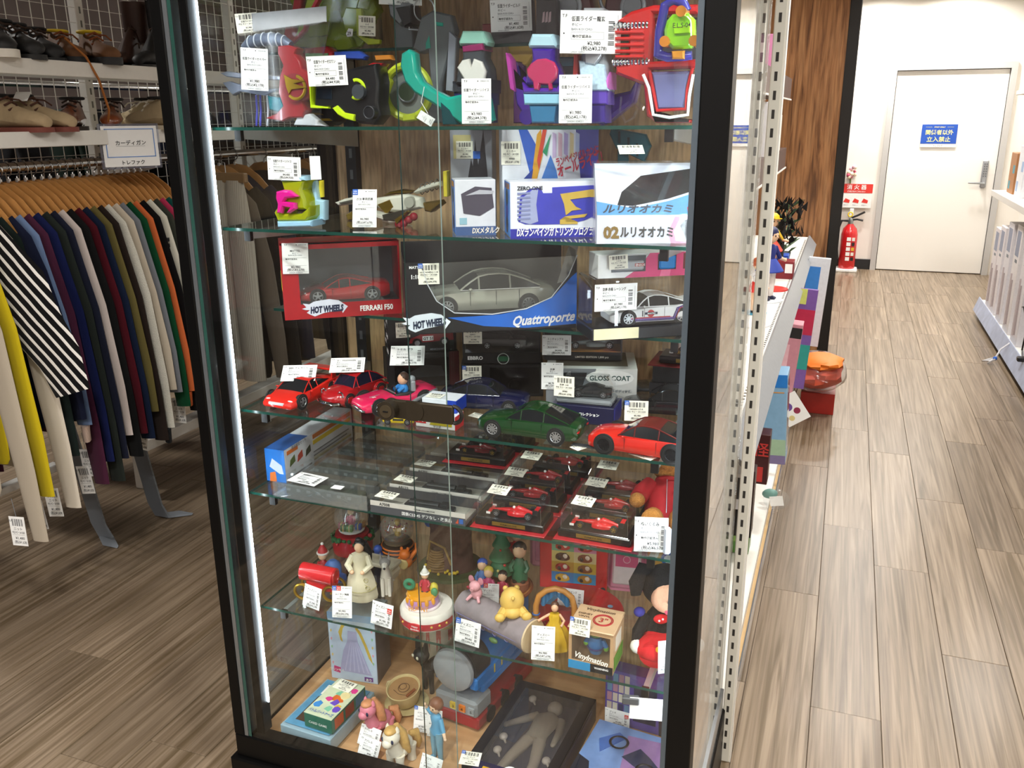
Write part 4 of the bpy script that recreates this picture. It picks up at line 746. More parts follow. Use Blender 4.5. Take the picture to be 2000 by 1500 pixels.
    MB(MATTE).box(X(.012)-L*.006, X(.012)+L*.02, -W*.25, W*.25, f[1]*H+.02*H, f[1]*H+(f[2]-f[1])*.45*H).obj('grille', t, smooth=False)
    ln = MB(C('#101012', .6))
    for u in st.get('doors', (.38, .62)):
        for s in (-1, 1): ln.box(X(u)-L*.0018, X(u)+L*.0018, s*W*.497-.0004*W, s*W*.5+.0012*W*s if s > 0 else s*W*.497, H*.25, bs*H*.97) if s > 0 else ln.box(X(u)-L*.0018, X(u)+L*.0018, -W*.5012, -W*.495, H*.25, bs*H*.97)
    ln.obj('door_gaps', t, smooth=False)
    mi = MB(pm)
    for s in (-1, 1): mi.ell((X(st.get('mir', .36)), s*W*.54, bs*H*1.06), (L*.015, W*.045, H*.04), n=8, k=6)
    mi.obj('mirrors', t); return t
SEDAN = dict(body=[(0, .2, .42, .7), (.02, .14, .5, .86), (.08, .12, .55, .97), (.2, .12, .6, 1), (.35, .12, .64, 1), (.6, .12, .66, 1), (.8, .12, .67, 1), (.93, .14, .66, .95), (.985, .18, .6, .88), (1, .25, .52, .8)],
    cab=[(.29, .63, 'g'), (.36, .8, 'g'), (.43, .94, 'r'), (.5, .99, 'r'), (.58, 1., 'r'), (.66, .97, 'g'), (.76, .86, 'g'), (.88, .68, 'g')], belt=.63, wf=.19, wr=.79, wrad=.235, pill=(2, 5), doors=(.36, .55, .72), wtop=.66)
COUPE = dict(SEDAN, cab=[(.3, .63, 'g'), (.38, .82, 'g'), (.45, .95, 'r'), (.52, 1., 'r'), (.6, .995, 'r'), (.67, .95, 'g'), (.78, .83, 'g'), (.92, .67, 'g')], doors=(.37, .66), wrad=.26, wf=.18, wr=.8, pill=(2, 5))
SUPER = dict(body=[(0, .16, .3, .72), (.02, .1, .36, .88), (.1, .09, .48, .98), (.22, .09, .6, 1), (.4, .09, .63, 1), (.6, .09, .7, 1.), (.8, .1, .76, 1.), (.94, .14, .76, .96), (1, .22, .7, .9)],
    cab=[(.27, .58, 'g'), (.36, .8, 'g'), (.44, .96, 'r'), (.5, 1., 'r'), (.56, .995, 'r'), (.63, .94, 'r'), (.72, .84, 'r'), (.8, .77, 'g')], belt=.6, wf=.2, wr=.8, wrad=.3, pill=(2, 4), doors=(.36, .56), wtop=.66, zl=.4, ul=.07)
BEETLE = dict(body=[(0, .2, .32, .5), (.03, .16, .42, .72), (.1, .14, .52, .84), (.22, .14, .58, .9), (.35, .14, .6, .92), (.6, .14, .62, .92), (.78, .14, .62, .88), (.92, .16, .5, .76), (1, .22, .36, .55)],
    cab=[(.3, .58, 'g'), (.4, .9, 'r'), (.52, 1., 'r'), (.66, .97, 'r'), (.8, .82, 'r'), (.95, .52, 'g')], belt=.57, wf=.2, wr=.8, wrad=.22, pill=(1, 3), doors=(.37, .6), wtop=.62, zl=.4, ul=.08)
RACE911 = dict(SEDAN, cab=[(.3, .62, 'g'), (.37, .82, 'g'), (.43, .95, 'r'), (.5, 1., 'r'), (.58, .99, 'r'), (.66, .94, 'g'), (.78, .82, 'r'), (.92, .66, 'g')], pill=(2, 5), wrad=.26, wr=.8, doors=(.37, .6), body=[(0, .14, .36, .76), (.03, .1, .42, .92), (.1, .1, .52, 1), (.22, .1, .58, 1), (.4, .1, .62, .98), (.62, .1, .66, 1), (.8, .1, .68, 1.04), (.94, .14, .66, 1.), (1, .2, .6, .9)])
SUV = dict(SEDAN, body=[(0, .22, .5, .8), (.02, .18, .58, .92), (.1, .18, .62, 1), (.35, .18, .64, 1), (.7, .18, .66, 1), (.96, .2, .66, .98), (1, .24, .6, .9)], pill=(1, 3), cab=[(.27, .63, 'g'), (.36, .95, 'r'), (.6, 1., 'r'), (.9, .97, 'g'), (.97, .66, 'g')], doors=(.35, .55, .75), wrad=.22)
def f1(t, L, red='#c4161e', wing='#e8e4e0', tyre=RUBBER, rimc=GOLD, y0=.0, number=None):
    """open-wheel racer, nose at -x, standing at z=y0"""
    P_ = C(red, .2, coat=.6); w = L*.38; z = y0; b = MB(P_)
    def rg(u, a, lo, hi): return [(L*(u-.5)+0, a*w*cos(q), z+L*(lo+hi)/2+L*(hi-lo)/2*sin(q)) for q in [2*pi*j/10 for j in range(10)]]
    b.loft([rg(0., .02, .055, .065), rg(.1, .06, .05, .085), rg(.3, .11, .04, .12), rg(.42, .13, .03, .135), rg(.5, .12, .03, .13), rg(.58, .14, .03, .2), rg(.7, .12, .03, .17), rg(.9, .06, .04, .1)]); b.obj('monocoque', t)
    sp = MB(P_)
    for s in (-1, 1): sp.loft([[(L*(u-.5), s*w*(.1+c*a), z+L*(.03+h_*d)) for a, d in ((0, 0), (1, 0), (1, .7), (.8, 1), (0, 1))] for u, c, h_ in ((.4, .2, .06), (.45, .3, .085), (.62, .32, .08), (.85, .1, .04))])
    sp.obj('sidepods', t); 
    MB(P_).box(L*-.5, L*-.43, -w*.46, w*.46, z+.035*L, z+.042*L).box(L*-.5, L*-.42, -w*.47, -w*.455, z+.03*L, z+.075*L, C(wing, .4)).box(L*-.5, L*-.42, w*.455, w*.47, z+.03*L, z+.075*L, C(wing, .4)).obj('front_wing', t, smooth=False)
    MB(C('#16161a', .4)).box(L*.42, L*.5, -w*.3, w*.3, z+.17*L, z+.178*L, P_).box(L*.4, L*.5, -w*.32, -w*.305, z+.09*L, z+.2*L).box(L*.4, L*.5, w*.305, w*.32, z+.09*L, z+.2*L).obj('rear_wing', t, smooth=False)
    MB(C('#e9e6e2' if not number else '#f0f0ee', .3)).ell((0, 0, z+.15*L), (.028*L, .026*L, .03*L), n=10, k=7).obj('driver_helmet', t)
    for u, r in ((-.3, .064), (.33, .07)):
        for s in (-1, 1): wheel(None, t, L*u, s*w*.42, z+r*L, r*L, w*.16, rimc, 5, tyre)
    d = MB(C('#e9e9e6', .4)); d.box(-.06*L, .02*L, -w*.325, -w*.318, z+.05*L, z+.085*L).box(.06*L, .1*L, -w*.4, -w*.318, z+.05*L, z+.08*L, C('#e0b92c', .4)); d.obj('decals', t, smooth=False)
    MB(MATTE).tube([(-.3*L, -w*.4, z+.06*L), (-.3*L, w*.4, z+.06*L)], .006*L).tube([(.33*L, -w*.4, z+.065*L), (.33*L, w*.4, z+.065*L)], .006*L).obj('axles', t)
f1protos = {}
def f1case(k, px, py, label, red='#c4161e', L=.115, rz=0, z0=0, sheet=True, sticker=True, scale=1, wing='#e8e4e0', rimc=GOLD, p=None):
    """racing car model in a clear display cover on a black base"""
    p = p or onS(k, px, py); key = (red, L, wing, rimc == GOLD, sheet, sticker)
    loc = (p.x, p.y, SZ[k]+z0)
    if key in f1protos:
        t = copytree(f1protos[key]); t.location = loc; t.rotation_euler = (0, 0, rad(rz)); t['label'] = label; t['group'] = 'racing car models in clear covers'; return t
    t = T('racing_car_model', label, 'model car', loc, rad(rz), 'racing car models in clear covers'); f1protos[key] = t
    W_, D_ = L*1.36, L*.66
    zb = 0
    if sheet: MB(C('#a8202a', .45)).rbox(-W_*.54, W_*.54, -.012, D_+.012, 0, .002, .0008).obj('red_backing_card', t); zb = .0022
    MB(C('#121214', .3)).rbox(-W_/2, W_/2, 0, D_, zb, zb+.016, .002).obj('base', t); MB(C('#8a7436', .4, .6)).box(-W_*.24, W_*.24, -.0006, 0, zb+.004, zb+.012).text('FORMULA ONE', 0, zb+.006, .005, y=-.0009, m=C('#2a2412', .5), wmax=W_*.4).obj('name_plate', t, smooth=False)
    e = bpy.data.objects.new('car', None); COL.objects.link(e); e.parent = t; e.location = (0, D_/2, zb+.016)
    f1(t, L, red, wing, RUBBER, rimc, 0)
    for ch in list(t.children):
        if ch.name.split('.')[0] in ('monocoque', 'sidepods', 'front_wing', 'rear_wing', 'driver_helmet', 'wheel', 'decals', 'axles'): ch.location = (0, D_/2, zb+.016)
    bpy.data.objects.remove(e)
    c0, c1, hh = W_*.46, W_*.42, L*.47
    b = MB(CLEAR); yy0, yy1 = D_*.04, D_*.96; zq = zb+.016
    b.loft([[(sx*c, (yy0+yy1)/2+sy*(yy1-yy0)/2*f, z_) for sx, sy in ((-1, -1), (1, -1), (1, 1), (-1, 1))] for c, f, z_ in ((c0, 1, zq), (c0*.985, .985, zq+hh*.75), (c1, .8, zq+hh))], cap=False); b.add([(-c1, D_/2-(yy1-yy0)*.4, zq+hh), (c1, D_/2-(yy1-yy0)*.4, zq+hh), (c1, D_/2+(yy1-yy0)*.4, zq+hh), (-c1, D_/2+(yy1-yy0)*.4, zq+hh)], [(0, 1, 2, 3)]); b.obj('clear_cover', t, smooth=False)
    b = MB(glassy('cover_rim', '#f4f8fc', .12, .02, .05)); yc = (yy0+yy1)/2; yh = (yy1-yy0)/2
    for sx in (-1, 1):
        for sy in (-1, 1): b.tube([(sx*c0, yc+sy*yh, zq), (sx*c0*.985, yc+sy*yh*.985, zq+hh*.75), (sx*c1, yc+sy*yh*.8, zq+hh)], .0006, n=4)
    b.tube([(-c1, yc-yh*.8, zq+hh), (c1, yc-yh*.8, zq+hh)], .0005, n=4); b.tube([(-c0, yc-yh, zq+.001), (c0, yc-yh, zq+.001)], .0005, n=4); b.obj('cover_rim', t, smooth=False)
    if sticker: pcard(t, .042, .03, 'ミニカー', 's', 0, x=-W_*.2, z=zq+hh+.001, y=D_*.15, rot=(rad(-78), 0, rad(-4)), name='price_sticker')
    return t
def fig(name, label, cat, k, px, py, parts, s=1., rz=0, z0=0, p=None, group=None):
    """small figurine from named groups of rounded shapes; parts: {part: [(kind, args..., colour)]}"""
    p = p or onS(k, px, py); t = T(name, label, cat, (p.x, p.y, SZ[k]+z0), rad(rz), group)
    for nm, L in parts.items():
        b = MB()
        for it in L:
            kd, m = it[0], C(it[-1], .4) if isinstance(it[-1], str) else it[-1]
            if kd == 'e': b.ell([v*s for v in it[1]], tuple(v*s for v in (it[2] if isinstance(it[2], tuple) else (it[2],)*3)), m, 12, 8)
            elif kd == 't': b.tube([[v*s for v in q] for q in it[1]], [v*s for v in it[2]] if isinstance(it[2], (list, tuple)) else it[2]*s, m, 10)
            elif kd == 'l': b.lathe([(r*s, z*s) for r, z in it[2]], m, 18, [v*s for v in it[1]])
            elif kd == 'b': b.rbox(*[v*s for v in it[1]], it[2]*s, m)
            elif kd == 'p': b.prism([(u*s, v*s) for u, v in it[1]], it[2][0]*s, it[2][1]*s, m, it[3] if len(it) > 4 else 'y')
            elif kd == 'r': b.ring([v*s for v in it[1]], it[2][0]*s, it[2][1]*s, m, it[3] if len(it) > 4 else 'y')
        b.obj(nm, t)
    return t
# ================================================================ SHELF 1 AND THE NARROW SHELF ABOVE IT
def cx(pts, ox, oy, s): return [(ox+x/s, oy+y/s) for x, y in pts]
def area2(p): return sum(p[i][0]*p[(i+1) % len(p)][1]-p[(i+1) % len(p)][0]*p[i][1] for i in range(len(p)))
def puff(b, pts, y0, y1, bev, m=None):
    """outline (x,z) with thickness y0..y1 and rounded rims"""
    if area2(pts) < 0: pts = pts[::-1]
    n = len(pts)
    def inset(d):
        out = []
        for i in range(n):
            a, p, c = Vector(pts[i-1]), Vector(pts[i]), Vector(pts[(i+1) % n]); e1 = (p-a).normalized() if (p-a).length > 1e-9 else Vector((1, 0)); e2 = (c-p).normalized() if (c-p).length > 1e-9 else e1
            nn = Vector((-e1.y-e2.y, e1.x+e2.x)); L = nn.length; nn = nn/L if L > 1e-6 else Vector((0, 0)); out.append(p+nn*d)
        return out
    rings = [[(p[0], y, p[1]) for p in inset(d)] for d, y in ((bev, y0), (bev*.3, y0+bev*.6), (0, y0+bev*1.2), (0, y1-bev*1.2), (bev*.3, y1-bev*.6), (bev, y1))]
    return b.loft(rings[::-1], m)
class Toy:
    def __init__(s, name, label, cat, k, px, Y, group=None):
        A = aty(px, 240, Y); s.o = (A.x, Y, SZ[k]); s.Y = Y; s.t = T(name, label, cat, s.o, 0, group)
    def L(s, p, Y=None): a = aty(p[0], p[1], Y or s.Y); return (a.x-s.o[0], max(a.z-s.o[2], .0005))
    def out(s, name, pts, m, th=.02, dy=0., bev=.003):
        q = [s.L(p) for p in pts]; b = MB(m); puff(b, q, dy-th/2, dy+th/2, bev); return b.obj(name, s.t)
    def tube(s, name, pts, r, m, dy=0., n=8, flat=1.):
        return MB(m).tube([(s.L(p)[0], dy, s.L(p)[1]) for p in pts], r, n=n, flat=flat).obj(name, s.t)
    def ring(s, name, c, R, r, m, dy=0., a0=0, a1=2*pi, flat=1.):
        x, z = s.L(c); return MB(m).ring((x, dy, z), R, r, ax='y', a0=a0, a1=a1, flat=flat, n=36).obj(name, s.t)
    def disc(s, name, c, R, m, y0, y1):
        x, z = s.L(c); return MB(m).cyl((x, y0, z), (x, y1, z), R, n=28).obj(name, s.t)
    def tag(s, c, w, h, title, rot=0, dy=-.02, nb=0, kind=None):
        x, z = s.L(c); return pcard(s.t, w, h, title, kind, nb, x=x, z=z, y=dy, rot=(0, rad(rot), rad(22)))
c4 = lambda *p: cx(p, 380, 0, 4.); c5 = lambda *p: cx(p, 860, 0, 3.704)
TRED = glassy('clear_red', '#d8484a', .06, .55, .1, '#a01018'); TEAL = C('#12a08e', .25, coat=.4); NEON = C('#c3e21a', .35); NEON2 = C('#b9c72a', .4); GREYP = C('#5e6468', .4); LGREY = C('#9da3a8', .35); TPUR = glassy('clear_purple', '#7a4ad8', .06, .55, .08, '#4a1fb0'); PURP = C('#4a1f9a', .25, coat=.5)
BLACKP = C('#111214', .35, coat=.2); GLDP = C('#a8862a', .3, .7)
# a) red dragon toy in header bag
y = Toy('bagged_dragon_toy', 'red and silver dragon-shaped toy weapon in a clear header bag', 'toy', 1, 520, 1.56)
y.out('dragon_body', c4((505, 370), (590, 362), (655, 388), (640, 430), (680, 490), (692, 545), (755, 590), (772, 680), (745, 765), (700, 795), (722, 860), (700, 920), (600, 925), (545, 952), (415, 925), (500, 885), (548, 830), (530, 780), (512, 730), (522, 600), (548, 520), (505, 430)), C('#a51420', .2, coat=.6), .03)
y.disc('medallion', c4((650, 690))[0], .026, C('#8f1220', .25, coat=.5), -.022, -.012)
y.ring('gold_crescent', c4((665, 690))[0], .021, .0032, GOLD, -.022, -2.4, 1.4, .5); y.out('gold_emblem', c4((580, 590), (640, 625), (740, 640), (655, 660), (755, 690), (640, 705), (620, 740), (600, 690)), GOLD, .003, -.024, .0005)
y.tube('segmented_tail', c4((215, 380), (260, 345), (330, 322), (420, 312), (510, 325), (575, 365)), [.007, .011, .012, .012, .012, .009], C('#6f7a92', .35, .3), n=10)
b = MB(C('#dfe6f2', .3)); [b.ring((y.L(q)[0], 0, y.L(q)[1]), .0125, .0015, ax='x', n=14, k=5) for q in c4((270, 340), (320, 326), (375, 317), (430, 313), (485, 320), (530, 340))]; b.obj('tail_bands', y.t)
y.out('blade', c4((40, 575), (95, 562), (270, 590), (500, 600), (510, 630), (260, 625), (90, 605)), C('#c5d0e6', .25, .4), .014, .004, .002); y.out('blade', c4((60, 650), (110, 640), (260, 690), (480, 700), (380, 750), (190, 720), (140, 750)), C('#b6c2dc', .25, .4), .014, .004, .002)
y.out('teal_gem', c4((415, 750), (520, 770), (550, 850), (500, 880), (430, 860)), C('#0f7f8e', .15, coat=.5), .02, .002); 
for q in (300, 330, 385): y.tube('strap', c4((q, 745), (q+8, 860), (q+4, 985)), .0022, C('#4a4ac0', .4) if q < 350 else C('#e2e6f2', .4), .006)
y.out('white_tail_fin', c4((620, 980), (650, 905), (740, 890), (860, 985)), C('#dfe3ea', .3), .02)
y.out('header_card', c4((172, 125), (845, 58), (850, 180), (178, 272)), C('#b9bcc0', .5), .002, .0, .0004); y.tag(c4((262, 265))[0], .044, .036, '仮面ライダー', rot=-4, dy=-.004, kind='s')
y.out('clear_bag', c4((178, 272), (850, 180), (800, 500), (790, 985), (215, 985), (212, 500)), FILM, .045, .0, .012)
y.tag(c4((375, 712))[0], .053, .078, '仮面ライダーセイバー', rot=4, dy=-.03)
# b) book-shaped driver on gold-black base
y = Toy('book_driver_toy', 'red and green book-shaped toy on a black and gold belt base', 'toy', 1, 620, 1.63)
y.out('belt_base', c4((755, 915), (795, 772), (1130, 850), (1142, 950), (1085, 985), (860, 985)), BLACKP, .05)
for i, q in enumerate(((800, 815, 1000, 815), (790, 850, 1010, 850), (780, 890, 1040, 890), (830, 935, 1110, 935))): y.out('gold_stripe', c4((q[0], q[1]-10), (q[2], q[3]-10), (q[2]+20, q[3]+8), (q[0]+10, q[1]+8)), GLDP, .004, -.027, .0006)
y.out('book_cover', c4((885, 380), (1060, 365), (1105, 410), (1090, 740), (960, 770), (885, 760)), C('#9a1d24', .3), .03); y.out('book_picture', c4((905, 420), (1080, 420), (1075, 700), (905, 700)), C('#4a6a48', .4, var=.6, scale=90), .004, -.017, .0006)
y.out('spine', c4((830, 370), (880, 370), (880, 760), (830, 760)), BLACKP, .036); 
for q in (430, 700): y.out('spine_band', c4((826, q-16), (884, q-16), (884, q+16), (826, q+16)), C('#b01c24', .3), .04, 0, .001)
y.out('side_key', c4((1105, 405), (1300, 400), (1355, 440), (1340, 470), (1110, 460)), C('#2a4aa8', .35), .02); y.out('orange_key', c4((1420, 435), (1540, 430), (1560, 470), (1430, 480)), C('#c27a2a', .35), .02)
# c) black driver toy with neon lines
y = Toy('black_neon_driver', 'black toy belt buckle with neon yellow-green edges and white price tag', 'toy', 1, 705, 1.55)
y.out('housing', c4((985, 700), (1000, 600), (1200, 560), (1340, 520), (1460, 500), (1490, 640), (1480, 800), (1500, 900), (1440, 975), (1330, 965), (1180, 880), (1130, 850), (985, 845)), BLACKP, .05, .0, .006)
y.out('neon_edge', c4((945, 548), (965, 548), (975, 820), (1110, 838), (1105, 850), (968, 845), (960, 700)), NEON, .03, -.014, .001); y.out('neon_foot', c4((1140, 845), (1175, 825), (1230, 880), (1312, 895), (1305, 945), (1240, 930), (1180, 895)), NEON, .03, -.016, .002)
y.ring('neon_arc', c4((1320, 700))[0], .0165, .0032, NEON, -.026, -2.2, 1.9, .6); y.disc('dial', c4((1350, 720))[0], .013, C('#3c4248', .35), -.036, -.02); y.disc('knob', c4((1440, 880))[0], .012, C('#1b1c1f', .3), -.038, -.02); y.ring('knob_ring', c4((1440, 880))[0], .011, .0015, C('#2c2e33', .3), -.038)
y.out('red_fin', c4((1330, 520), (1400, 490), (1480, 495), (1440, 545), (1350, 545)), C('#a3141f', .2), .03, .01, .002); y.out('clear_face', c4((1010, 690), (1130, 690), (1130, 780), (1010, 775)), C('#15202c', .1), .01, -.022, .001)
y.tag(c4((1135, 675))[0], .074, .053, '仮面ライダーゼロワン', rot=-2, dy=-.04)
# d) neon ring
y = Toy('neon_ring_toy', 'round toy ring with neon yellow rim and grey centre disc', 'toy', 1, 795, 1.6)
c = c4((1662, 718))[0]; y.ring('rim', c, .048, .0075, NEON2, 0., flat=1.3); y.out('rim_lug', c4((1470, 640), (1530, 600), (1550, 640), (1520, 730), (1480, 740)), NEON2, .02); y.out('rim_lug', c4((1640, 900), (1740, 880), (1745, 940), (1640, 950)), NEON2, .02)
y.disc('disc', c, .042, C('#6d7370', .35), .004, .01); y.disc('hub', c, .017, C('#2a3a26', .15, coat=.5), -.004, .012); y.ring('hub_ring', c, .018, .0025, C('#50565a', .3), -.002)
# e) teal blaster and grey arm
y = Toy('teal_blaster', 'teal plastic toy blaster handle with hanging string tag', 'toy', 1, 905, 1.53)
y.out('handle', [(790, 105), (803, 97), (815, 105), (819, 140), (830, 160), (856, 178), (880, 190), (930, 180), (958, 192), (966, 235), (950, 243), (905, 243), (882, 226), (850, 203), (815, 182), (796, 160), (787, 130)], TEAL, .03, 0, .005); y.out('dark_insert', [(868, 200), (885, 215), (900, 243), (872, 243)], C('#0d3f45', .2), .034, 0, .001)
y.tube('tag_string', [(838, 170), (832, 200), (845, 222)], .0006, WHITE, -.02); y.tag((855, 240), .016, .03, 'トイ', rot=-58, dy=-.02, kind='v')
y = Toy('grey_arm_toy', 'grey and silver jointed toy gun arm standing behind the teal blaster', 'toy', 1, 840, 1.66)
y.out('arm', [(812, 95), (828, 35), (850, 22), (885, 30), (893, 60), (880, 120), (868, 165), (870, 240), (840, 240), (846, 160), (842, 100), (826, 105)], GREYP, .03, 0, .004); y.out('silver_plate', [(885, 62), (900, 75), (893, 180), (878, 178)], C('#aab4c4', .25, .5), .02, -.01, .002); y.out('teal_clip', [(838, 85), (845, 70), (848, 95), (838, 97)], TEAL, .032, 0, .001)
y.out('teal_dot', [(858, 44), (872, 46), (872, 53), (860, 52)], TEAL, .034, 0, .001)
# narrow top shelf goods (bottoms stand on the upper narrow glass)
y = Toy('yellow_green_armor_bag', 'bag of transparent yellow-green toy armour parts with red trim', 'toy', 0, 655, 1.72)
b = MB(glassy('clear_lime', '#cde03a', .06, .6, .15, '#a9bd12')); R_ = random.Random(11)
x0, z0 = y.L((660, 60))
for i in range(26):
    a, e = R_.uniform(-.085, .085), R_.uniform(.01, .17); r = R_.uniform(.015, .04)
    pts = [(a+r*cos(u+i)*(1+.4*R_.random()), max(.001, e+r*sin(u+i)*(1+.4*R_.random()))) for u in [2*pi*j/6 for j in range(6)]]; puff(b, pts, -.03+R_.uniform(0, .05), -.02+R_.uniform(.04, .06), .002)
b.obj('lime_plates', y.t)['kind'] = 'stuff'
y.out('red_trim', c4((870, 0), (930, 0), (920, 90), (850, 200), (910, 300), (840, 350), (720, 355), (725, 290), (790, 280), (800, 215), (850, 110)), C('#b8202a', .3, coat=.3), .02, -.035, .003); y.out('lime_strap', c4((985, 0), (1085, 0), (980, 180), (960, 250), (870, 350), (900, 260), (930, 170)), C('#a8b81a', .3), .016, -.04, .002); y.out('red_edge', c4((1060, 0), (1090, 0), (990, 180), (970, 260), (870, 355), (860, 345), (955, 240), (970, 170)), C('#c2202a', .3), .014, -.046, .001)
y.tag((800, 14), .085, .04, '仮面ライダー', rot=2, dy=-.04, kind='h'); y.out('lime_tab', [(712, 20), (722, 20), (724, 75), (758, 80), (757, 88), (735, 90), (713, 72)], NEON2, .01, -.03, .001); y.tag((738, 74), .034, .038, 'トイ', rot=3, dy=-.045, kind='s')
MB(FILM).rbox(-.11, .12, -.05, .03, 0, .2, .02).obj('clear_bag', y.t)
y.text = None
y.out('size_label', c4((1290, 280), (1310, 240), (1345, 245), (1340, 300), (1300, 305)), PAPER, .001, -.055, .0002); b = MB(INK); q = y.L(c4((1318, 290))[0]); b.text('29', q[0], q[1], .009, y=-.057); b.obj('size_lettering', y.t, smooth=False)
y = Toy('silver_visor_toy', 'silver and black wrist toy with wire loop on the narrow top shelf', 'toy', 0, 745, 1.7)
y.out('visor', [(718, 12), (735, 4), (764, 12), (756, 40), (742, 55), (722, 36)], C('#8e9298', .25, .5), .04, 0, .005); y.out('visor_core', [(735, 20), (764, 15), (768, 50), (752, 58)], BLACKP, .05, 0, .004); y.ring('wire_loop', (784, 22), .022, .0015, C('#c9cdd2', .3, .6), -.01); y.tube('wire_hook', [(756, 40), (756, 60), (780, 62), (815, 58), (825, 45)], .002, C('#c9cdd2', .3, .6), -.01); y.out('foot', [(725, 40), (760, 50), (762, 97), (728, 97)], GREYP, .03, .01, .003)
# gear toys in the middle and right of the narrow shelf
for i, (px, lb) in enumerate(((1075, 'dark red gear-shaped toy with grey pipe on the narrow top shelf'), (1180, 'dark maroon mechanical toy with grey hose on the narrow top shelf'))):
    y = Toy('gear_toy', lb, 'toy', 0, px, 1.72); y.out('housing', [(px-40, -10), (px+50, -10), (px+60, 40), (px+40, 62), (px-30, 92), (px-48, 40)], C('#4a1016', .3, coat=.4), .05, .0, .006)
    y.ring('gear_rim', (px+12, 18), .02, .004, LGREY, -.03); y.disc('gear', (px+12, 18), .016, C('#7a7f84', .35), -.036, -.026); y.ring('gear_rim', (px-20, 0), .03, .003, C('#8c9096', .3, .5), -.03)
    y.tube('hose', [(px-10, 30), (px, 45), (px+20, 55), (px+42, 70)], .007, C('#83888d', .4), -.034, n=10)
y = Toy('tagged_card_pack', 'grey printed toy pack with white price tag on the narrow top shelf', 'toy', 0, 1000, 1.7); y.out('pack', [(960, 0), (1040, -5), (1045, 92), (965, 95)], C('#3f4347', .4, var=.3, scale=80), .03); y.out('red_panel', [(935, 45), (1000, 42), (1005, 92), (935, 92)], C('#8a1a1e', .35), .03, .03, .003); y.tag((1010, 64), .078, .056, '仮面ライダービルド', rot=-2, dy=-.03)
b = MB(INK); q = y.L((1000, 14)); b.text('24', q[0], q[1], .014, y=-.0165); b.obj('lettering', y.t, smooth=False)
y = Toy('black_claw_toy', 'black toy cartridge with pale claw-mark print on the narrow top shelf', 'toy', 0, 1075, 1.66); y.out('cartridge', [(1052, 0), (1090, 0), (1092, 95), (1050, 95)], BLACKP, .03, 0, .003)
for i in range(3): y.out('claw_mark', [(1066+6*i, 26), (1070+6*i, 24), (1069+6*i, 44), (1064+6*i, 46)], C('#b0979a', .5), .002, -.016, .0003)
# stamp-shaped toys
def stamp(label, k, px, top, bot, Y, cap, neck, body, em, base, emp, hw=(26, 34, 38, 40), z0=None, dy=0):
    y = Toy('stamp_toy', label, 'toy', k, px, Y); H = bot-top
    f = lambda a: top+H*a
    y.out('cap', [(px-hw[0]*.8, f(0)), (px+hw[0]*.75, f(0)), (px+hw[0]*1.1, f(.15)), (px+hw[0], f(.2)), (px-hw[0], f(.2)), (px-hw[0]*1.1, f(.15))], cap, .045, 0, .005)
    y.out('neck', [(px-hw[0]*.85, f(.2)), (px+hw[0]*.85, f(.2)), (px+hw[0]*.8, f(.36)), (px+hw[1]*.9, f(.5)), (px+hw[1], f(.72)), (px-hw[1], f(.72)), (px-hw[1]*.9, f(.5)), (px-hw[0]*.8, f(.36))], neck, .045, 0, .006)
    y.out('emblem', [(px+u*hw[1], f(v)) for u, v in emp], em, .012, -.026, .003)
    y.out('collar', [(px-hw[2], f(.68)), (px-hw[1]*.8, f(.76)), (px+hw[1]*.8, f(.76)), (px+hw[2], f(.66)), (px+hw[2], f(.84)), (px-hw[2]*.95, f(.84))], body, .055, 0, .004)
    y.out('base', [(px-hw[3]*.92, f(.84)), (px+hw[3]*.9, f(.84)), (px+hw[3]*.9, f(1)), (px-hw[3]*.88, f(1))], base, .05, 0, .004); return y
ea = [(-.55, .42), (-.2, .36), (.3, .35), (.75, .4), (.95, .5), (.9, .62), (.6, .7), (.65, .78), (.45, .8), (.4, .72), (-.05, .71), (-.1, .8), (-.4, .79), (-.45, .68), (-.75, .6), (-.8, .5)]
y = stamp('clear violet stamp-shaped toy with pink dinosaur emblem and pale blue cap', 1, 1067, 68, 205, 1.5, C('#a9cfdf', .3), TPUR, PURP, glassy('clear_pink', '#f06a9a', .06, .6, .05, '#d8346e'), C('#8ec7e0', .3), ea)
y.out('riser', [(1040, 205), (1095, 205), (1090, 240), (1045, 240)], C('#2a6f9a', .3), .04, 0, .003)
eb = [(-.8, .5), (-.5, .4), (-.1, .38), (.0, .5), (.15, .38), (.6, .42), (.85, .55), (.7, .72), (.6, .85), (.3, .78), (.1, .9), (-.1, .78), (-.25, .84), (-.3, .7), (-.5, .62)]
y = stamp('dark stamp-shaped toy with white bone emblem and mint cap', 1, 932, 62, 205, 1.62, C('#8fc4b4', .3), C('#3a4046', .35), C('#2a2f36', .35), C('#e2e0da', .3), C('#1d2a5a', .3), eb); y.out('neck_band', [(912, 92), (952, 86), (954, 100), (914, 104)], C('#8a1f5a', .3), .05, 0, .002); y.out('riser', [(905, 205), (965, 205), (965, 240), (905, 240)], C('#1d2a5a', .3), .045, 0, .003)
y = stamp('silver stamp-shaped toy with pink band and gripping claws', 1, 1182, 18, 205, 1.54, C('#b8bcc2', .25, .4), LGREY, C('#d070c8', .3), C('#a7acb3', .25, .5), C('#5a3fae', .25, coat=.4), [(-.6, .3), (.5, .28), (.7, .5), (.2, .6), (-.5, .58)], hw=(24, 28, 32, 32)); y.out('hex_grip', [(1155, 120), (1205, 128), (1212, 178), (1160, 178)], C('#b9d4e4', .3, var=.3, scale=180), .05, -.004, .003)
y.out('red_fang', [(1143, 108), (1152, 108), (1152, 160), (1140, 165)], C('#b3302c', .3), .04, .0, .002); y.tag((1181, 108), .1, .066, '仮面ライダー龍玄', rot=1, dy=-.04)
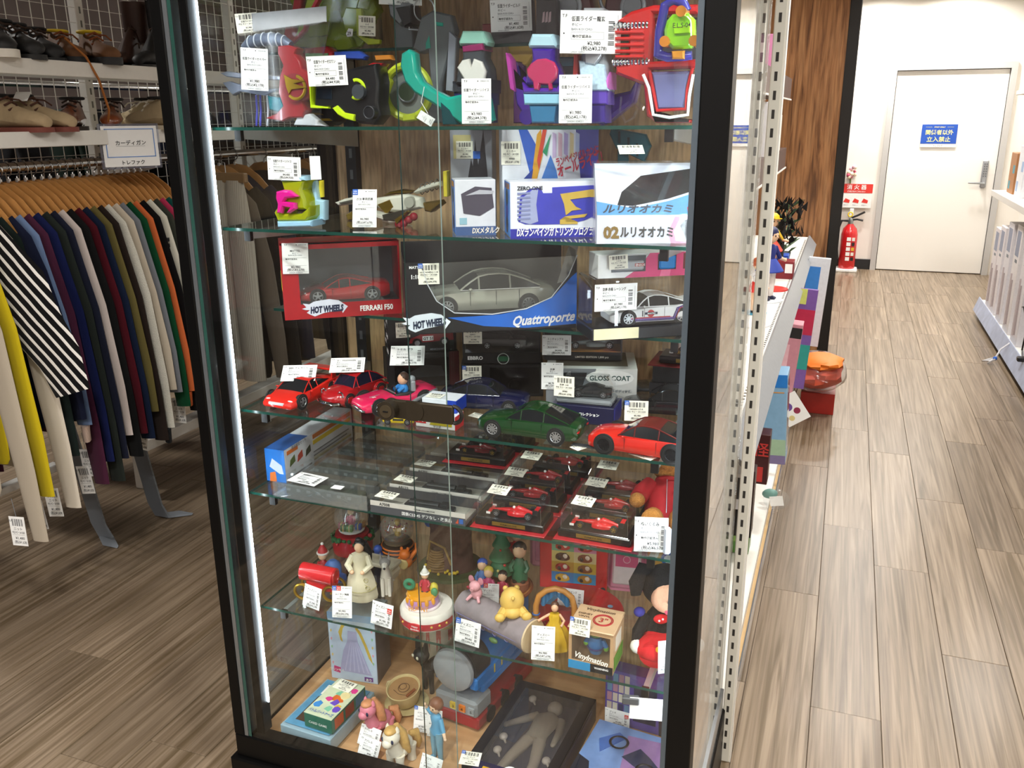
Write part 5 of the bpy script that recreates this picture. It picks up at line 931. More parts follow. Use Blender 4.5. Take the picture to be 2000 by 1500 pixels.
y.out('riser', [(1160, 205), (1205, 205), (1205, 240), (1160, 240)], C('#3a2a80', .3), .045, 0, .003)
y = Toy('purple_driver_toy', 'dark purple boat-shaped toy belt driver behind the price cards', 'toy', 1, 1120, 1.62)
y.out('hull', [(1003, 120), (1015, 165), (1030, 150), (1060, 180), (1180, 190), (1235, 178), (1252, 150), (1240, 200), (1200, 232), (1190, 241), (1040, 241), (1015, 205)], PURP, .05, 0, .006); y.out('fin', [(1000, 105), (1010, 118), (1018, 180), (1008, 175)], C('#b03a9a', .3), .03, -.02, .002); y.disc('wheel', (1040, 228), .014, C('#3a1a8a', .2, coat=.5), -.034, -.02); y.disc('wheel', (1186, 228), .014, C('#3a1a8a', .2, coat=.5), -.034, -.02)
y = Toy('teal_base_toy', 'teal slotted toy base with dark blue panel behind the bone stamp', 'toy', 1, 1110, 1.74); y.out('panel', [(1060, 112), (1145, 112), (1150, 241), (1060, 241)], C('#12566a', .3), .03); y.out('slot', [(1075, 130), (1130, 130), (1130, 145), (1075, 145)], C('#0c1c2a', .4), .004, -.016, .0006)
y = Toy('yellow_feather_toy', 'yellow and white fan-shaped toy part behind the bone stamp', 'toy', 1, 1000, 1.7); y.out('feather', [(968, 68), (988, 72), (1030, 100), (1010, 130), (990, 125), (978, 110)], C('#d8b04a', .35), .02); y.out('support', [(985, 118), (1005, 120), (1005, 241), (985, 241)], C('#5a2a6a', .35), .02)
# red juicer-gun
y = Toy('red_blaster_toy', 'large red toy blaster with silver springs and clear lilac cup', 'toy', 1, 1300, 1.53)
y.out('frame', c5((1290, 165), (1400, 90), (1560, 45), (1880, 40), (1885, 110), (1560, 110), (1540, 450), (1880, 430), (1880, 500), (1540, 510), (1560, 780), (1590, 860), (1840, 870), (1830, 890), (1580, 890), (1510, 840), (1490, 620), (1290, 540), (1290, 480), (1380, 470), (1380, 200)), C('#b9201f', .25, coat=.5), .05, 0, .006)
for i, q in enumerate((230, 275, 320, 365, 405)): y.out('barrel_rib', c5((1290, q), (1500, q), (1500, q+26), (1290, q+26)), C('#c22a28', .25, coat=.5), .03, -.014, .003)
for q in (195, 452):
    x, z = y.L(c5((1395, q))[0]); b = MB(CHROME); [b.ring((x-.026+.006*i, -.02, z), .006, .0022, ax='x', n=12, k=6) for i in range(10)]; b.cyl((x-.03, -.02, z), (x+.032, -.02, z), .004, n=8); b.obj('spring', y.t)
y.out('dark_recess', c5((1560, 120), (1870, 120), (1860, 480), (1560, 480)), C('#23272a', .5), .02, .02, .002)
y.out('cup', c5((1550, 525), (1835, 515), (1800, 800), (1590, 805)), glassy('lilac_clear', '#b9bce8', .08, .45, .03, '#8f97cf'), .05, -.012, .008); y.tube('highlight_outline', c5((1505, 545), (1545, 640), (1575, 830), (1690, 850), (1820, 830), (1830, 700), (1858, 545)), .0026, PAPER, -.04)  # white line round the cup, its highlight streak painted in as a tube
y.tube('red_outline', c5((1545, 520), (1570, 640), (1600, 800), (1800, 790), (1815, 640), (1850, 500)), .003, C('#b9201f', .3), -.036)
y = Toy('lime_lock_toy', 'lime green faceted padlock toy with violet clear chain', 'toy', 1, 1345, 1.5)
y.out('lock_body', c5((1680, 170), (1720, 125), (1830, 115), (1875, 160), (1880, 310), (1850, 365), (1720, 375), (1665, 320), (1660, 240)), C('#7fc21a', .2, coat=.6), .03, 0, .006)
y.out('name_plate', c5((1735, 215), (1850, 205), (1850, 260), (1740, 268)), C('#96d41e', .25), .004, -.017, .001); q = y.L(c5((1793, 222))[0]); b = MB(C('#2a1a0c', .5)); b.text('E.L.S-04', q[0], q[1], .0095, y=-.0196, wmax=.028); b.obj('lettering', y.t, smooth=False)
for q in c5((1790, 110), (1675, 320), (1880, 315)): y.disc('orange_bolt', q, .008, C('#c27a1e', .2, coat=.5), -.022, .01)
y.tube('chain', c5((1610, 420), (1620, 250), (1660, 60), (1720, 20), (1790, 40), (1815, 100)), .0075, glassy('violet_clear', '#8a90e0', .06, .5, .08, '#4a4ab8'), .0, n=10); y.tube('chain', c5((1600, 400), (1680, 425), (1760, 420), (1850, 410)), .0075, glassy('violet_clear', '#8a90e0', .06, .5, .08, '#4a4ab8'), .0, n=10); y.out('orange_block', c5((1715, 385), (1805, 380), (1805, 440), (1720, 440)), C('#c8862a', .25), .02, -.004, .003); y.out('stand', c5((1700, 430), (1800, 430), (1800, 905), (1700, 905)), CLEAR, .004, .03, .0006)
y = Toy('clear_stand', 'clear bent plastic display hook beside the red blaster', 'stand', 1, 1215, 1.5); y.tube('hook', c5((1440, 640), (1420, 740), (1470, 790)), .005, CLEAR, 0); y.tube('loop', c5((1310, 700), (1300, 800), (1340, 885), (1400, 850), (1430, 780)), .0022, CLEAR, 0)
standcard(931, 240, 1, .052, .076, '仮面ライダーリバイス', 'white upright price card in front of the bone-emblem stamp toy', rz=18, tilt=-6, Y=1.49); standcard(1130, 238, 1, .055, .078, '仮面ライダーリバイス', 'white upright price card between the violet stamp and the silver stamp', rz=16, tilt=-8, Y=1.49)
# ================================================================ SHELF 2
y = Toy('stamp_toy', 'lime yellow stamp-shaped toy with shiny pink fox emblem and pale blue base', 'toy', 2, 590, 1.55); 
y.o = (onS(2, 588, 444).x, onS(2, 588, 444).y, SZ[2]); y.Y = y.o[1]; y.t.location = y.o
YEL = glassy('clear_yellow', '#d8e03a', .06, .65, .06, '#b9c41a'); c6 = lambda *p: cx(p, 420, 230, 4.167)
y.out('cap', c6((590, 470), (780, 470), (790, 505), (590, 510)), C('#a9d2e8', .3), .05); y.out('neck', c6((590, 505), (780, 505), (760, 580), (790, 660), (795, 740), (590, 740), (590, 640), (605, 570)), YEL, .05, 0, .006); y.out('emblem', c6((580, 590), (640, 575), (690, 580), (755, 630), (720, 640), (660, 645), (640, 670), (735, 680), (740, 730), (690, 765), (660, 760), (690, 720), (640, 715), (625, 765), (585, 765), (590, 690), (575, 640)), C('#d81a8e', .15, coat=.7), .014, -.03, .004)
y.out('collar', c6((540, 760), (575, 710), (620, 770), (760, 770), (830, 710), (830, 790), (800, 830), (570, 830)), YEL, .055, 0, .004); y.out('base', c6((565, 830), (850, 825), (845, 875), (570, 882)), C('#9ccbe8', .3), .055, 0, .004); y.out('back_plate', c6((755, 500), (780, 520), (800, 670), (865, 680), (865, 840), (780, 840)), C('#a9d2e8', .3), .02, .02, .003); y.out('yellow_label', c6((785, 520), (820, 515), (825, 655), (790, 660)), C('#e3cf2a', .5), .004, .028, .0004)
q = y.L(c6((640, 500))[0]); pcard(y.t, .068, .044, '仮面ライダーリバイス', 'h', 0, x=q[0], z=q[1], y=-.03, rot=(0, rad(2), rad(10)), bend=True); MB(PAPER).box(.0, .02, -.024, -.0234, q[1]+.001, q[1]+.045).obj('tag_fold', y.t, smooth=False, loc=(.03, 0, 0), rot=(0, 0, rad(35)))
# white and gold dragon gun
p = onS(2, 770, 440); y = Toy('dragon_gun_toy', 'white and gold toy dragon gun with red gems lying on the glass', 'toy', 2, 760, p.y+.05); y.o = (p.x, p.y+.05, SZ[2]); y.Y = y.o[1]; y.t.location = y.o
WG = C('#d8d4c6', .3); GD = C('#8f7326', .25, .8)
y.out('grip', c6((1590, 610), (1640, 570), (1750, 530), (1810, 520), (1820, 560), (1700, 600), (1620, 625)), WG, .025, .02, .005); b = MB(C('#6d6a62', .5)); [b.ring((y.L(q)[0], .02, y.L(q)[1]), .0105, .001, ax='x', n=12, k=5) for q in c6((1650, 588), (1690, 572), (1730, 560), (1770, 548))]; b.obj('grip_bands', y.t)
y.out('gold_spine', c6((1340, 640), (1400, 605), (1500, 585), (1600, 600), (1560, 625), (1450, 625)), GD, .02, .02, .003); y.out('body', c6((1320, 650), (1560, 620), (1690, 650), (1710, 730), (1560, 770), (1420, 760), (1330, 720)), WG, .03, 0, .006); y.disc('joint', c6((1620, 680))[0], .011, C('#a8a598', .4), -.024, -.01); y.out('gold_band', c6((1350, 700), (1450, 660), (1480, 720), (1420, 780)), GD, .034, 0, .002)
y.out('snout', c6((1330, 750), (1430, 770), (1600, 800), (1620, 840), (1520, 890), (1480, 880), (1470, 840), (1330, 790)), WG, .035, -.02, .005); y.out('dark_bore', c6((1430, 775), (1600, 735), (1640, 760), (1540, 830), (1440, 820)), C('#3a362e', .3), .02, -.03, .003); y.out('gold_jaw', c6((1540, 810), (1640, 740), (1650, 750), (1560, 850)), GD, .02, -.036, .002); y.out('wing', c6((970, 690), (1050, 660), (1150, 640), (1300, 680), (1300, 740), (1150, 700), (1000, 720)), WG, .02, .01, .004); y.out('wing_vane', c6((1010, 690), (1150, 660), (1150, 685), (1030, 705)), C('#4a453a', .4), .024, .01, .001); y.out('gold_tail', c6((1690, 690), (1830, 670), (1850, 700), (1760, 770), (1710, 760)), GD, .03, .01, .004)
for q in c6((1560, 865), (1600, 840), (1640, 815), (1680, 790)): x, z = y.L(q); MB(C('#8f1626', .15, coat=.6)).ell((x, -.035, z), .0085, n=12, k=8).obj('red_gem', y.t)
y.out('stand_leg', c6((1380, 780), (1410, 780), (1410, 900), (1380, 900)), WG, .02, .0, .002); y.out('claw', c6((1060, 790), (1110, 760), (1130, 830), (1080, 860)), GD, .02, .01, .002)
standcard(712, 448, 2, .048, .073, 'ZCB 専用武器', 'white upright price card with blue badge before the white and gold gun', rz=14, tilt=-14, nb=1)
# boxes
c7 = lambda *p: cx(p, 840, 230, 3.571)
BLB = C('#dfe5f0', .35, var=.06, scale=20); PB = C('#3a3fb0', .35, var=.25, scale=25); 
bx = Box('toy_carton', 'white and blue toy carton with purple gatling key picture and Japanese title', 'box', 2, (997, 466), (1188, 461.5), (997, 356), .085, BLB)

bx.rect(0, 1, 0, .17, C('#2b2f9a', .4)); bx.text('DXランペイジガトリングプログライズキー', .06, .045, .017, PAPER, 'l', bx.w*.98, .1); bx.side(.02, .98, .02, .98, C('#3a7fd0', .4, var=.2, scale=30), -1)
bx.side(.1, .9, .86, .96, C('#e8a23c', .5), -1, 'side_band'); 
for i in range(3): MB(C(['#23301c', '#2a2f8a', '#1a1d2c'][i], .4)).cyl((-bx.w/2-.0008, bx.d*.5, bx.h*(.7-.24*i)), (-bx.w/2, bx.d*.5, bx.h*(.7-.24*i)), .016, n=16).obj('side_picture', bx.t)
bx.poly([(.08, .3), (.1, .75), (.2, .88), (.3, .9), (.33, .8), (.42, .8), (.42, .9), (.9, .93), (.95, .85), (.95, .55), (.88, .4), (.75, .3), (.6, .24), (.3, .24), (.15, .25)], PB, 'key_picture'); bx.poly([(.1, .3), (.12, .72), (.22, .86), (.28, .86), (.26, .6), (.28, .3), (.2, .25)], C('#9aa3c8', .35), 'gatling_picture', -.0012)
for i in range(7): bx.poly([(.07, .33+.075*i), (.2, .34+.075*i), (.2, .375+.075*i), (.07, .365+.075*i)], C('#7d86b0', .35), 'gatling_rib', -.0018)
bx.poly([(.5, .78), (.85, .86), (.88, .7), (.8, .72), (.6, .68), (.66, .55), (.72, .5), (.62, .48), (.56, .4), (.54, .6)], C('#c5a748', .35), 'gold_picture', -.0016); bx.poly([(.5, .32), (.75, .36), (.78, .42), (.55, .38), (.56, .28), (.68, .28), (.68, .24), (.5, .24)], C('#c5a748', .35), 'gold_picture', -.0016); bx.poly([(.86, .56), (.9, .6), (.94, .56), (.9, .5)], C('#c3c8da', .4), 'button_picture', -.0018)
bx.text('ZERO-ONE', .07, .86, .009, INK, 'l')
bx2 = Box('toy_carton', 'white and blue toy carton with slanted red Japanese lettering standing behind the gatling key carton', 'box', 2, (0, 0), (0, 0), (0, 0), .05, C('#e6e9f2', .3), Y=(1, 1), w=bx.w*1.02, h=.2, rz=math.degrees(bx.t.rotation_euler.z))
r_ = bx.t.rotation_euler.z; bx2.t.location = bx.t.location+Vector((-sin(r_), cos(r_), 0))*.105
bx2.h = hz(bx2.t.location, 1080, 252)-SZ[2]; bpy.data.objects.remove(bx2.body); bx2.body = MB(bx2.m).rbox(-bx2.w/2, bx2.w/2, 0, .05, 0, bx2.h, .0012).obj('carton', bx2.t)
bx2.poly([(.82, .5), (1, .5), (1, 1), (.76, 1)], C('#2a2f9e', .35), 'blue_corner')
for i, (pts, m) in enumerate([([(.17, 1), (.3, .52), (.38, .8), (.26, 1)], '#2a5fc8'), ([(.3, .52), (.36, .95), (.4, 1), (.42, .75), (.36, .52)], '#e0a22a'), ([(.38, .6), (.46, 1), (.42, 1), (.36, .7)], '#d8452e'), ([(.2, .5), (.32, .62), (.3, .5)], '#1f3f9a'), ([(.4, .5), (.5, .75), (.56, .6), (.58, .5)], '#3a78c8'), ([(.42, .78), (.5, .95), (.46, .74)], '#2a9a6a')]): bx2.poly(pts, C(m, .35), 'burst_picture', -.0008-.0002*i)
for i in range(5): bx2.poly([(.52+.06*i, .72+.02*(i % 3)), (.56+.06*i, .73), (.56+.06*i, .95), (.52+.06*i, .97)], C(['#c8b2d8', '#e0b8c8', '#b8a8d8', '#e3cf9a', '#b8c4e0'][i], .4), 'pattern_bar', -.0008)
bx2.text('ランペイジバルカンに', .56, .64, .017, C('#c2183a', .5), 'l', .085, .1, -.0022, -17); bx2.text('オールライズ!', .58, .535, .024, C('#c2183a', .5), 'l', .09, .1, -.0022, -19); bx2.sticker(.09, .66, .036, .042)
bx3 = Box('toy_carton', 'narrow white carton with grey machine picture left of the gatling key carton', 'box', 2, (906, 461), (985, 459), (903, 352), .07, C('#d7dbe4', .35)); bx3.side(.03, .97, .02, .98, C('#3a78c8', .4, var=.2, scale=40), -1); bx3.side(.1, .9, .86, .96, C('#e8a23c', .5), -1, 'side_band')
for i in range(3): MB(C(['#23301c', '#8a8f98', '#1a1d2c'][i], .4)).cyl((-bx3.w/2-.0008, bx3.d*.5, bx3.h*(.7-.24*i)), (-bx3.w/2, bx3.d*.5, bx3.h*(.7-.24*i)), .013, n=16).obj('side_picture', bx3.t)
bx3.poly([(.2, .4), (.15, .75), (.5, .88), (.9, .85), (.95, .5), (.6, .35)], C('#4a4654', .4), 'machine_picture'); bx3.poly([(.25, .72), (.6, .82), (.95, .8), (.9, .74), (.5, .74)], C('#b3b6c0', .4), 'machine_picture', -.0012); bx3.rect(0, 1, 0, .16, C('#3f5a8a', .4)); bx3.text('DXメタルク', .4, .04, .013, C('#e8e2d8', .5), 'l', .05, .1); bx3.poly([(.1, .2), (.28, .2), (.28, .32), (.1, .32)], C('#8fb8c8', .5), 'logo')
bx4 = Box('toy_carton', 'grey printed toy carton with dark spiky picture at the back of the shelf', 'box', 2, (0, 0), (0, 0), (0, 0), .05, C('#a9adb8', .35), Y=(1, 1), w=.095, h=.2, rz=12, shell=False); p = aty(920, 300, 1.66); bx4.t.location = (p.x, 1.66, SZ[2]); bx4.h = hz(bx4.t.location, 920, 254)-SZ[2]; bx4.w = .085; MB(bx4.m).rbox(-.0425, .0425, 0, .05, 0, bx4.h, .001).obj('carton', bx4.t)
for i, q in enumerate(([(.5, .45), (.6, .9), (.7, .5)], [(.6, .45), (.8, 1), (.9, .45)], [(.4, .45), (.5, .7), (.62, .45)])): bx4.poly(q, C('#26272e', .4), 'spike_picture', -.0007-.0002*i)
bx4.rect(.08, .5, .7, .95, C('#cfc48a', .5)); bx4.sticker(.35, .7, .034, .034, nb=0); bx4.poly([(.55, .7), (.72, .7), (.72, .78), (.55, .78)], BLUEP, 'badge', -.002)
o = MB(C('#e0cf3a', .5)).rbox(-.004, .004, 0, .03, 0, .05, .001).obj('yellow_tab', bx4.t, loc=(-.05, -.02, .055))
# wolf window box
p0, p1 = onS(2, 1153, 467), onS(2, 1347, 466); d_ = p1-p0; r_ = math.atan2(d_.y, d_.x); w_ = d_.length; t = T('window_toy_box', 'white and blue wedge-shaped toy box with dark window and gold Japanese title', 'box', ((p0.x+p1.x)/2+.004, (p0.y+p1.y)/2-.032, SZ[2]), r_)
WB = C('#dfe2f0', .35, var=.08, scale=30); BLU2 = C('#5a9ad0', .35, var=.3, scale=30)
prof = [(0, 0), (0, .047), (.075, .125), (.085, .128), (.1, .128), (.1, 0)]; MB(WB).prism(prof, -w_/2, w_/2, ax='x').obj('carton', t, smooth=False)
sl = XF((0, 0, .047), (math.atan2(.078, .075)-pi/2, 0, 0))          # slanted face: local z runs up the slope
MB(glassy('dark_window', '#30383c', .1, .6, .03, '#141a1c')).add([sl @ Vector(q) for q in [(-w_*.3, -.0006, .022), (-w_*.25, -.0006, .05), (-w_*.05, -.0006, .085), (w_*.45, -.0006, .1), (w_*.5, -.0006, .1), (w_*.5, -.0006, .055), (w_*.2, -.0006, .035), (-w_*.15, -.0006, .02)]], [tuple(range(8))]).obj('window', t, smooth=False)
o = MB(BLU2).add([sl @ Vector(q) for q in [(-w_*.5, -.0005, .001), (w_*.5, -.0005, .001), (w_*.5, -.0005, .05), (w_*.2, -.0005, .03), (-w_*.15, -.0005, .015), (-w_*.5, -.0005, .03)]], [tuple(range(6))]).obj('print', t, smooth=False)
b = MB(C('#2a3140', .5)); b.text('ルリオオカミ', -.02, .006, .02, wmax=.12, shear=.3, bold=.03, xf=sl @ XF((0, -.0012, 0))); b.obj('lettering', t, smooth=False); b = MB(C('#d3242c', .5)); b.box(.065, .082, -.0016, -.001, .008, .016, xf=sl); b.obj('maker_logo', t, smooth=False)
k = MB(C('#8f6f28', .4, .3)).text('02', -w_*.36, .01, .026, y=-.0012, bold=.05); k.obj('number_lettering', t, smooth=False); MB(C('#2a2622', .5)).text('ルリオオカミ', -w_*.02, .012, .02, y=-.0012, wmax=.09, bold=.03).obj('title_lettering', t, smooth=False)
MB(C('#e39ab0', .4)).prism([(w_*.22, .0), (w_*.19, .02), (w_*.25, .045), (w_*.5, .045), (w_*.5, 0)], -.0007, 0).obj('pink_panel', t, smooth=False); MB(C('#f0f0f2', .4)).prism([(w_*.27, .004), (w_*.24, .02), (w_*.3, .042), (w_*.48, .042), (w_*.48, .004)], -.0011, 0).obj('white_panel', t, smooth=False); MB(INK).prism([(w_*.3, .03), (w_*.36, .006), (w_*.4, .03), (w_*.46, .01), (w_*.44, .04), (w_*.34, .04)], -.0014, 0).obj('black_motif', t, smooth=False)
MB(FILM).prism([(-.004, 0), (-.004, .05), (.07, .13), (.085, .132), (.104, .132), (.104, 0)], -w_/2-.003, w_/2+.003, ax='x').obj('shrink_film', t, smooth=False); pcard(t, .045, .022, 'トイ', 's', 0, x=-w_*.14, z=.145, y=.06, rot=(rad(-50), 0, rad(10)), name='price_sticker')
y = Toy('teal_plate_toy', 'teal slotted toy plate leaning against the wooden back', 'toy', 2, 1235, 1.86); y.out('plate', [(1195, 250), (1262, 262), (1272, 285), (1260, 316), (1205, 290), (1192, 262)], C('#0f5f6e', .35), .02, 0, .003); y.out('prop', [(1205, 285), (1225, 290), (1228, 405), (1205, 405)], C('#0f5f6e', .35), .01, .01, .001)
for q in ((1212, 268), (1230, 280), (1247, 292)): y.out('cross_slot', [(q[0]-2, q[1]-12), (q[0]+2, q[1]-12), (q[0]+2, q[1]+12), (q[0]-2, q[1]+12)], C('#08262e', .5), .003, -.011, .0004)
# ================================================================ SHELF 3: LARGE BOXED MODEL CARS
def carpart(par, name, L, W, H, st, paint, loc, rz=0, **kw):
    """model car as the child group of a box: an empty part that carries its pieces"""
    e = bpy.data.objects.new(name, None); COL.objects.link(e); e.parent = par; e.location = loc; e.rotation_euler.z = rad(rz)
    car(e, L, W, H, st, paint, **kw)
    for ch in list(e.children):                       # keep thing > part > sub-part: rims join their wheel level
        for g_ in list(ch.children):
            mw = g_.matrix_basis.copy(); g_.parent = e
    return e
def flat_car(par, *a, **kw):
    """parts of a boxed car become parts of the box (no deeper than thing > part > sub-part)"""
    e = carpart(par, 'model_car', *a, **kw); e['label'] = kw.get('label', 'model car inside the box') if False else 'model car inside the box'
    return e
def flames(b, x, z, s, m):                         # flame-shaped maker's logo
    pts = [(-1.05, .1), (-.85, .16), (-1.0, .36), (-.72, .3), (-.5, .42), (-.2, .46), (.2, .5), (.6, .42), (1.0, .1), (.9, -.02), (.75, -.22), (.72, -.02), (.3, -.1), (-.1, -.16), (-.5, -.3), (-.7, -.2), (-.85, -.1), (-.7, .02), (-.9, .04)]
    return b.prism([(x+p[0]*s, z+p[1]*s) for p in pts], -.0011, -.0002, m)
RB = C('#a3101c', .35, coat=.3)
bx = Box('boxed_red_sports_car', 'red window box holding a red model sports car, flame logo on its front', 'model car', 3, (557, 626), (785, 611.6), (540, 471), .115, RB, shell=False)
frame_shell(bx, (.14, .985, .2, .93), RB); MB(C('#3c3e42', .6)).box(-bx.w*.36, bx.w/2-.002, .004, bx.d-.003, bx.h*.16, bx.h*.18).box(-bx.w*.36, bx.w/2-.002, bx.d-.006, bx.d-.003, bx.h*.18, bx.h*.95, C('#4b4e54', .6, var=.3, scale=25)).obj('inner_tray', bx.t, smooth=False)
SHV = glassy('windscreen', '#4a5258', .08, .5, .05, '#14171a')
flat_car(bx.t, .19, .082, .05, SUPER, C('#a31219', .2, coat=.7), (.006, bx.d*.5, bx.h*.185), 0)
b = MB(); flames(b, -bx.w*.155, bx.h*.115, .046, C('#d5dcea', .35)); b.obj('flame_logo', bx.t, smooth=False); bx.text('HOT WHEELS', .355, .085, .019, C('#16213f', .5), 'c', .068, .12, -.0016, -2, bold=.06); bx.text('FERRARI F50', .78, .07, .0165, PAPER, 'c', .07, 0, -.0016)
pcard(bx.t, .052, .066, 'MATTEL', 'v', 0, x=-bx.w*.38, z=bx.h*.62, y=-.004, rot=(0, rad(2), 0)); MB(C('#d9b92a', .5)).box(-bx.w/2-.0007, -bx.w/2, bx.d*.35, bx.d*.6, bx.h*.35, bx.h*.6).obj('yellow_badge', bx.t, smooth=False)
b = MB(INK); b.prism([(bx.d*.42, bx.h*.4), (bx.d*.46, bx.h*.46), (bx.d*.44, bx.h*.52), (bx.d*.5, bx.h*.56), (bx.d*.54, bx.h*.5), (bx.d*.5, bx.h*.4)], -bx.w/2-.0012, -bx.w/2-.0007, ax='x'); b.obj('badge_emblem', bx.t, smooth=False)
KB = C('#0d1014', .3, coat=.3)
bx = Box('boxed_silver_sedan', 'large black and blue window box holding a silver model sedan', 'model car', 3, (794, 654), (1125, 640), (785, 514), .15, KB, shell=False)
w, h, d = bx.w, bx.h, bx.d
MB(KB).box(-w/2, w/2, d-.0015, d, 0, h*1.15).box(-w/2, -w/2+.0015, 0, d, 0, h).box(-w/2, w/2, 0, d, 0, .0015).box(-w/2, w/2, .004, d, h*.18, h*.19).obj('carton', bx.t, smooth=False)
b = MB(KB); b.prism([bx.P(*q) for q in ((0, 0), (0, 1), (.1, 1), (.13, .7), (.18, .45), (.28, .28), (.5, .24), (.7, .3), (.85, .45), (.95, .75), (1., 1.05), (1, 0))], 0, .0015); b.obj('front_frame', bx.t, smooth=False)
BLG = C('#1263c8', .25, coat=.3, var=.35, scale=9); bx.poly([(.24, .22), (.4, .225), (.55, .24), (.72, .31), (.86, .46), (.97, .74), (1, .8), (1, .06), (.7, .03), (.45, .08)], BLG, 'blue_sweep', -.0005); bx.side(0, .9, .03, .72, BLG, 1, 'side_sweep')
b = MB(C('#c9ced4', .3)); b.tube([(bx.P(*q)[0], -.001, bx.P(*q)[1]) for q in ((.1, .98), (.13, .7), (.18, .46), (.28, .285), (.5, .245), (.7, .305), (.85, .455), (.95, .755), (1, 1.04))], .0011, n=5); b.obj('window_trim', bx.t)
MB(CLEAR).prism([bx.P(*q) for q in ((.1, .98), (.13, .7), (.18, .46), (.28, .285), (.5, .245), (.7, .305), (.85, .455), (.95, .755), (1, 1.03))], .0002, .0008).box(w/2-.001, w/2, .01, d*.9, h*.7, h*1.1).obj('window', bx.t, smooth=False)
flat_car(bx.t, .272, .103, .078, SEDAN, C('#a8a79a', .25, .25, coat=.6), (-.004, d*.52, h*.2), 3, spokes=10, trim=CHROME)
b = MB(); flames(b, -w*.38, h*.13, .046, C('#dfe8f2', .35)); b.obj('flame_logo', bx.t, smooth=False); bx.text('HOT WHEELS', .135, .105, .019, C('#10243f', .5), 'c', .064, .12, -.0016, -6, bold=.06); bx.text('Quattroporte', .8, .09, .027, C('#dfe4ea', .3), 'c', .125, .35, -.0016, -3)
bx.text('1:18', .035, .78, .011, PAPER, 'l'); bx.text('MATTEL', .03, .92, .007, PAPER, 'l'); bx.sticker(.14, .7, .04, .04, 'HOT WHEELS 1:18', nb=1); MB(C('#b9b6ac', .5)).prism([(w*.43, h*.55), (w*.5, h*1.1), (w*.56, h*1.12), (w*.52, h*.6)], d*.5, d*.502).obj('back_flap', bx.t, smooth=False)
# white race car in a clear cover, long pink box on top
bx = Box('boxed_white_race_car', 'clear display case on black base with a white racing coupe numbered 1', 'model car', 3, (1166, 667), (1341, 656), (1167, 547), .1, CLEAR, shell=False); w, h, d = bx.w, bx.h, bx.d
bx.w = w = .2; MB(C('#1d2026', .3)).rbox(-w/2, w/2, 0, d, 0, h*.2, .002).obj('base', bx.t); MB(CLEAR).rbox(-w/2+.002, w/2-.002, .002, d-.002, h*.2, h, .004).obj('clear_cover', bx.t); bx.rect(.02, .46, .02, .2, C('#ded8b0', .5), 'maker_label', -.001)
WC = C('#e8e9ea', .25, coat=.5); e = flat_car(bx.t, .175, .076, .054, RACE911, WC, (.03, d*.5, h*.2), 0, rim=C('#b9bcc0', .3, .8), spokes=8)
k = MB(C('#26262e', .5)); k.text('1', -.028, .017, .016, y=-.0385); k.obj('race_number', e, smooth=False); k = MB(C('#b3272c', .4)); k.prism([(-.01+.007*cos(a), .022+.007*sin(a)) for a in [2*pi*j/14 for j in range(14)]], -.0388, -.0382); k.box(-.022, .003, -.0392, -.0388, .02, .0245, C('#1f2640', .5)); k.text('MARTINI', -.0095, .0208, .004, y=-.0394, m=PAPER); k.obj('sponsor_roundel', e, smooth=False)
for q, (z0, c_) in enumerate(((.012, '#3a2f6a'), (.0145, '#6a4a9a'), (.017, '#b3303a'))): MB(C(c_, .4)).box(-.05, .05, -.0388+.0002*q, -.038, z0-.004, z0-.0018).tube([(.035+.003*q, -.0388, .012), (.042+.003*q, -.0388, .03), (.06+.003*q, -.038, .036)], .0012, n=5).obj('side_stripe', e, smooth=False)
MB(WC).prism([(.07, .034), (.092, .038), (.092, .041), (.07, .037)], -.03, .03).obj('rear_wing', e)
pcard(bx.t, .082, .05, '京商 赤箱 レーシング', 'h', 0, x=-w*.28, z=h*.5, y=-.004)
zt = SZ[3]+h
b2 = Box('pink_car_box', 'long pink and white box with three window cut-outs stacked on the clear race car case', 'box', 3, (1166, 548), (1341, 543), (1165, 500), .055, C('#e2e2e2', .35), z=zt+.0005, shell=True); b2.t.location = bx.t.location+Vector((.006, .012, h+.0005)); b2.t.rotation_euler = bx.t.rotation_euler
b2.w = .2; b2.h = .05; bpy.data.objects.remove(b2.body); MB(b2.m).rbox(-.1, .1, 0, .055, 0, .05, .001).obj('carton', b2.t)
b2.poly([(.26, 0), (1, 0), (1, 1), (.5, 1), (.4, .4)], C('#d8487c', .35), 'pink_panel'); b2.poly([(.6, 0), (.7, 0), (.74, 1), (.66, 1)], C('#e8739a', .35), 'pink_stripe', -.001); b2.rect(.13, .46, .25, .92, C('#44474c', .3), 'window', -.0012); b2.rect(.58, .76, .28, .95, C('#33363a', .3), 'window', -.0012); b2.rect(.83, 1, .28, .95, C('#6a2a2a', .3), 'window', -.0012)
MB(C('#1c86d0', .35)).rbox(.018, .05, -.004, .0, .016, .045, .003).obj('blue_toy_truck', b2.t); MB(C('#a8a9ad', .35)).rbox(-.07, -.012, -.004, 0, .016, .036, .003).box(-.03, -.012, -.0046, -.004, .024, .03, C('#c23a2a', .4)).obj('grey_toy_truck', b2.t, smooth=False); b2.text('ENEOS', .4, .5, .006, PAPER, y=-.0052); MB(C('#c8452e', .35)).rbox(.07, .1, -.004, 0, .014, .036, .003).obj('red_toy_truck', b2.t); pcard(b2.t, .036, .03, 'トミカ', 's', 0, x=-.062, z=.02, y=-.006, rot=(0, rad(-3), 0), name='price_sticker')
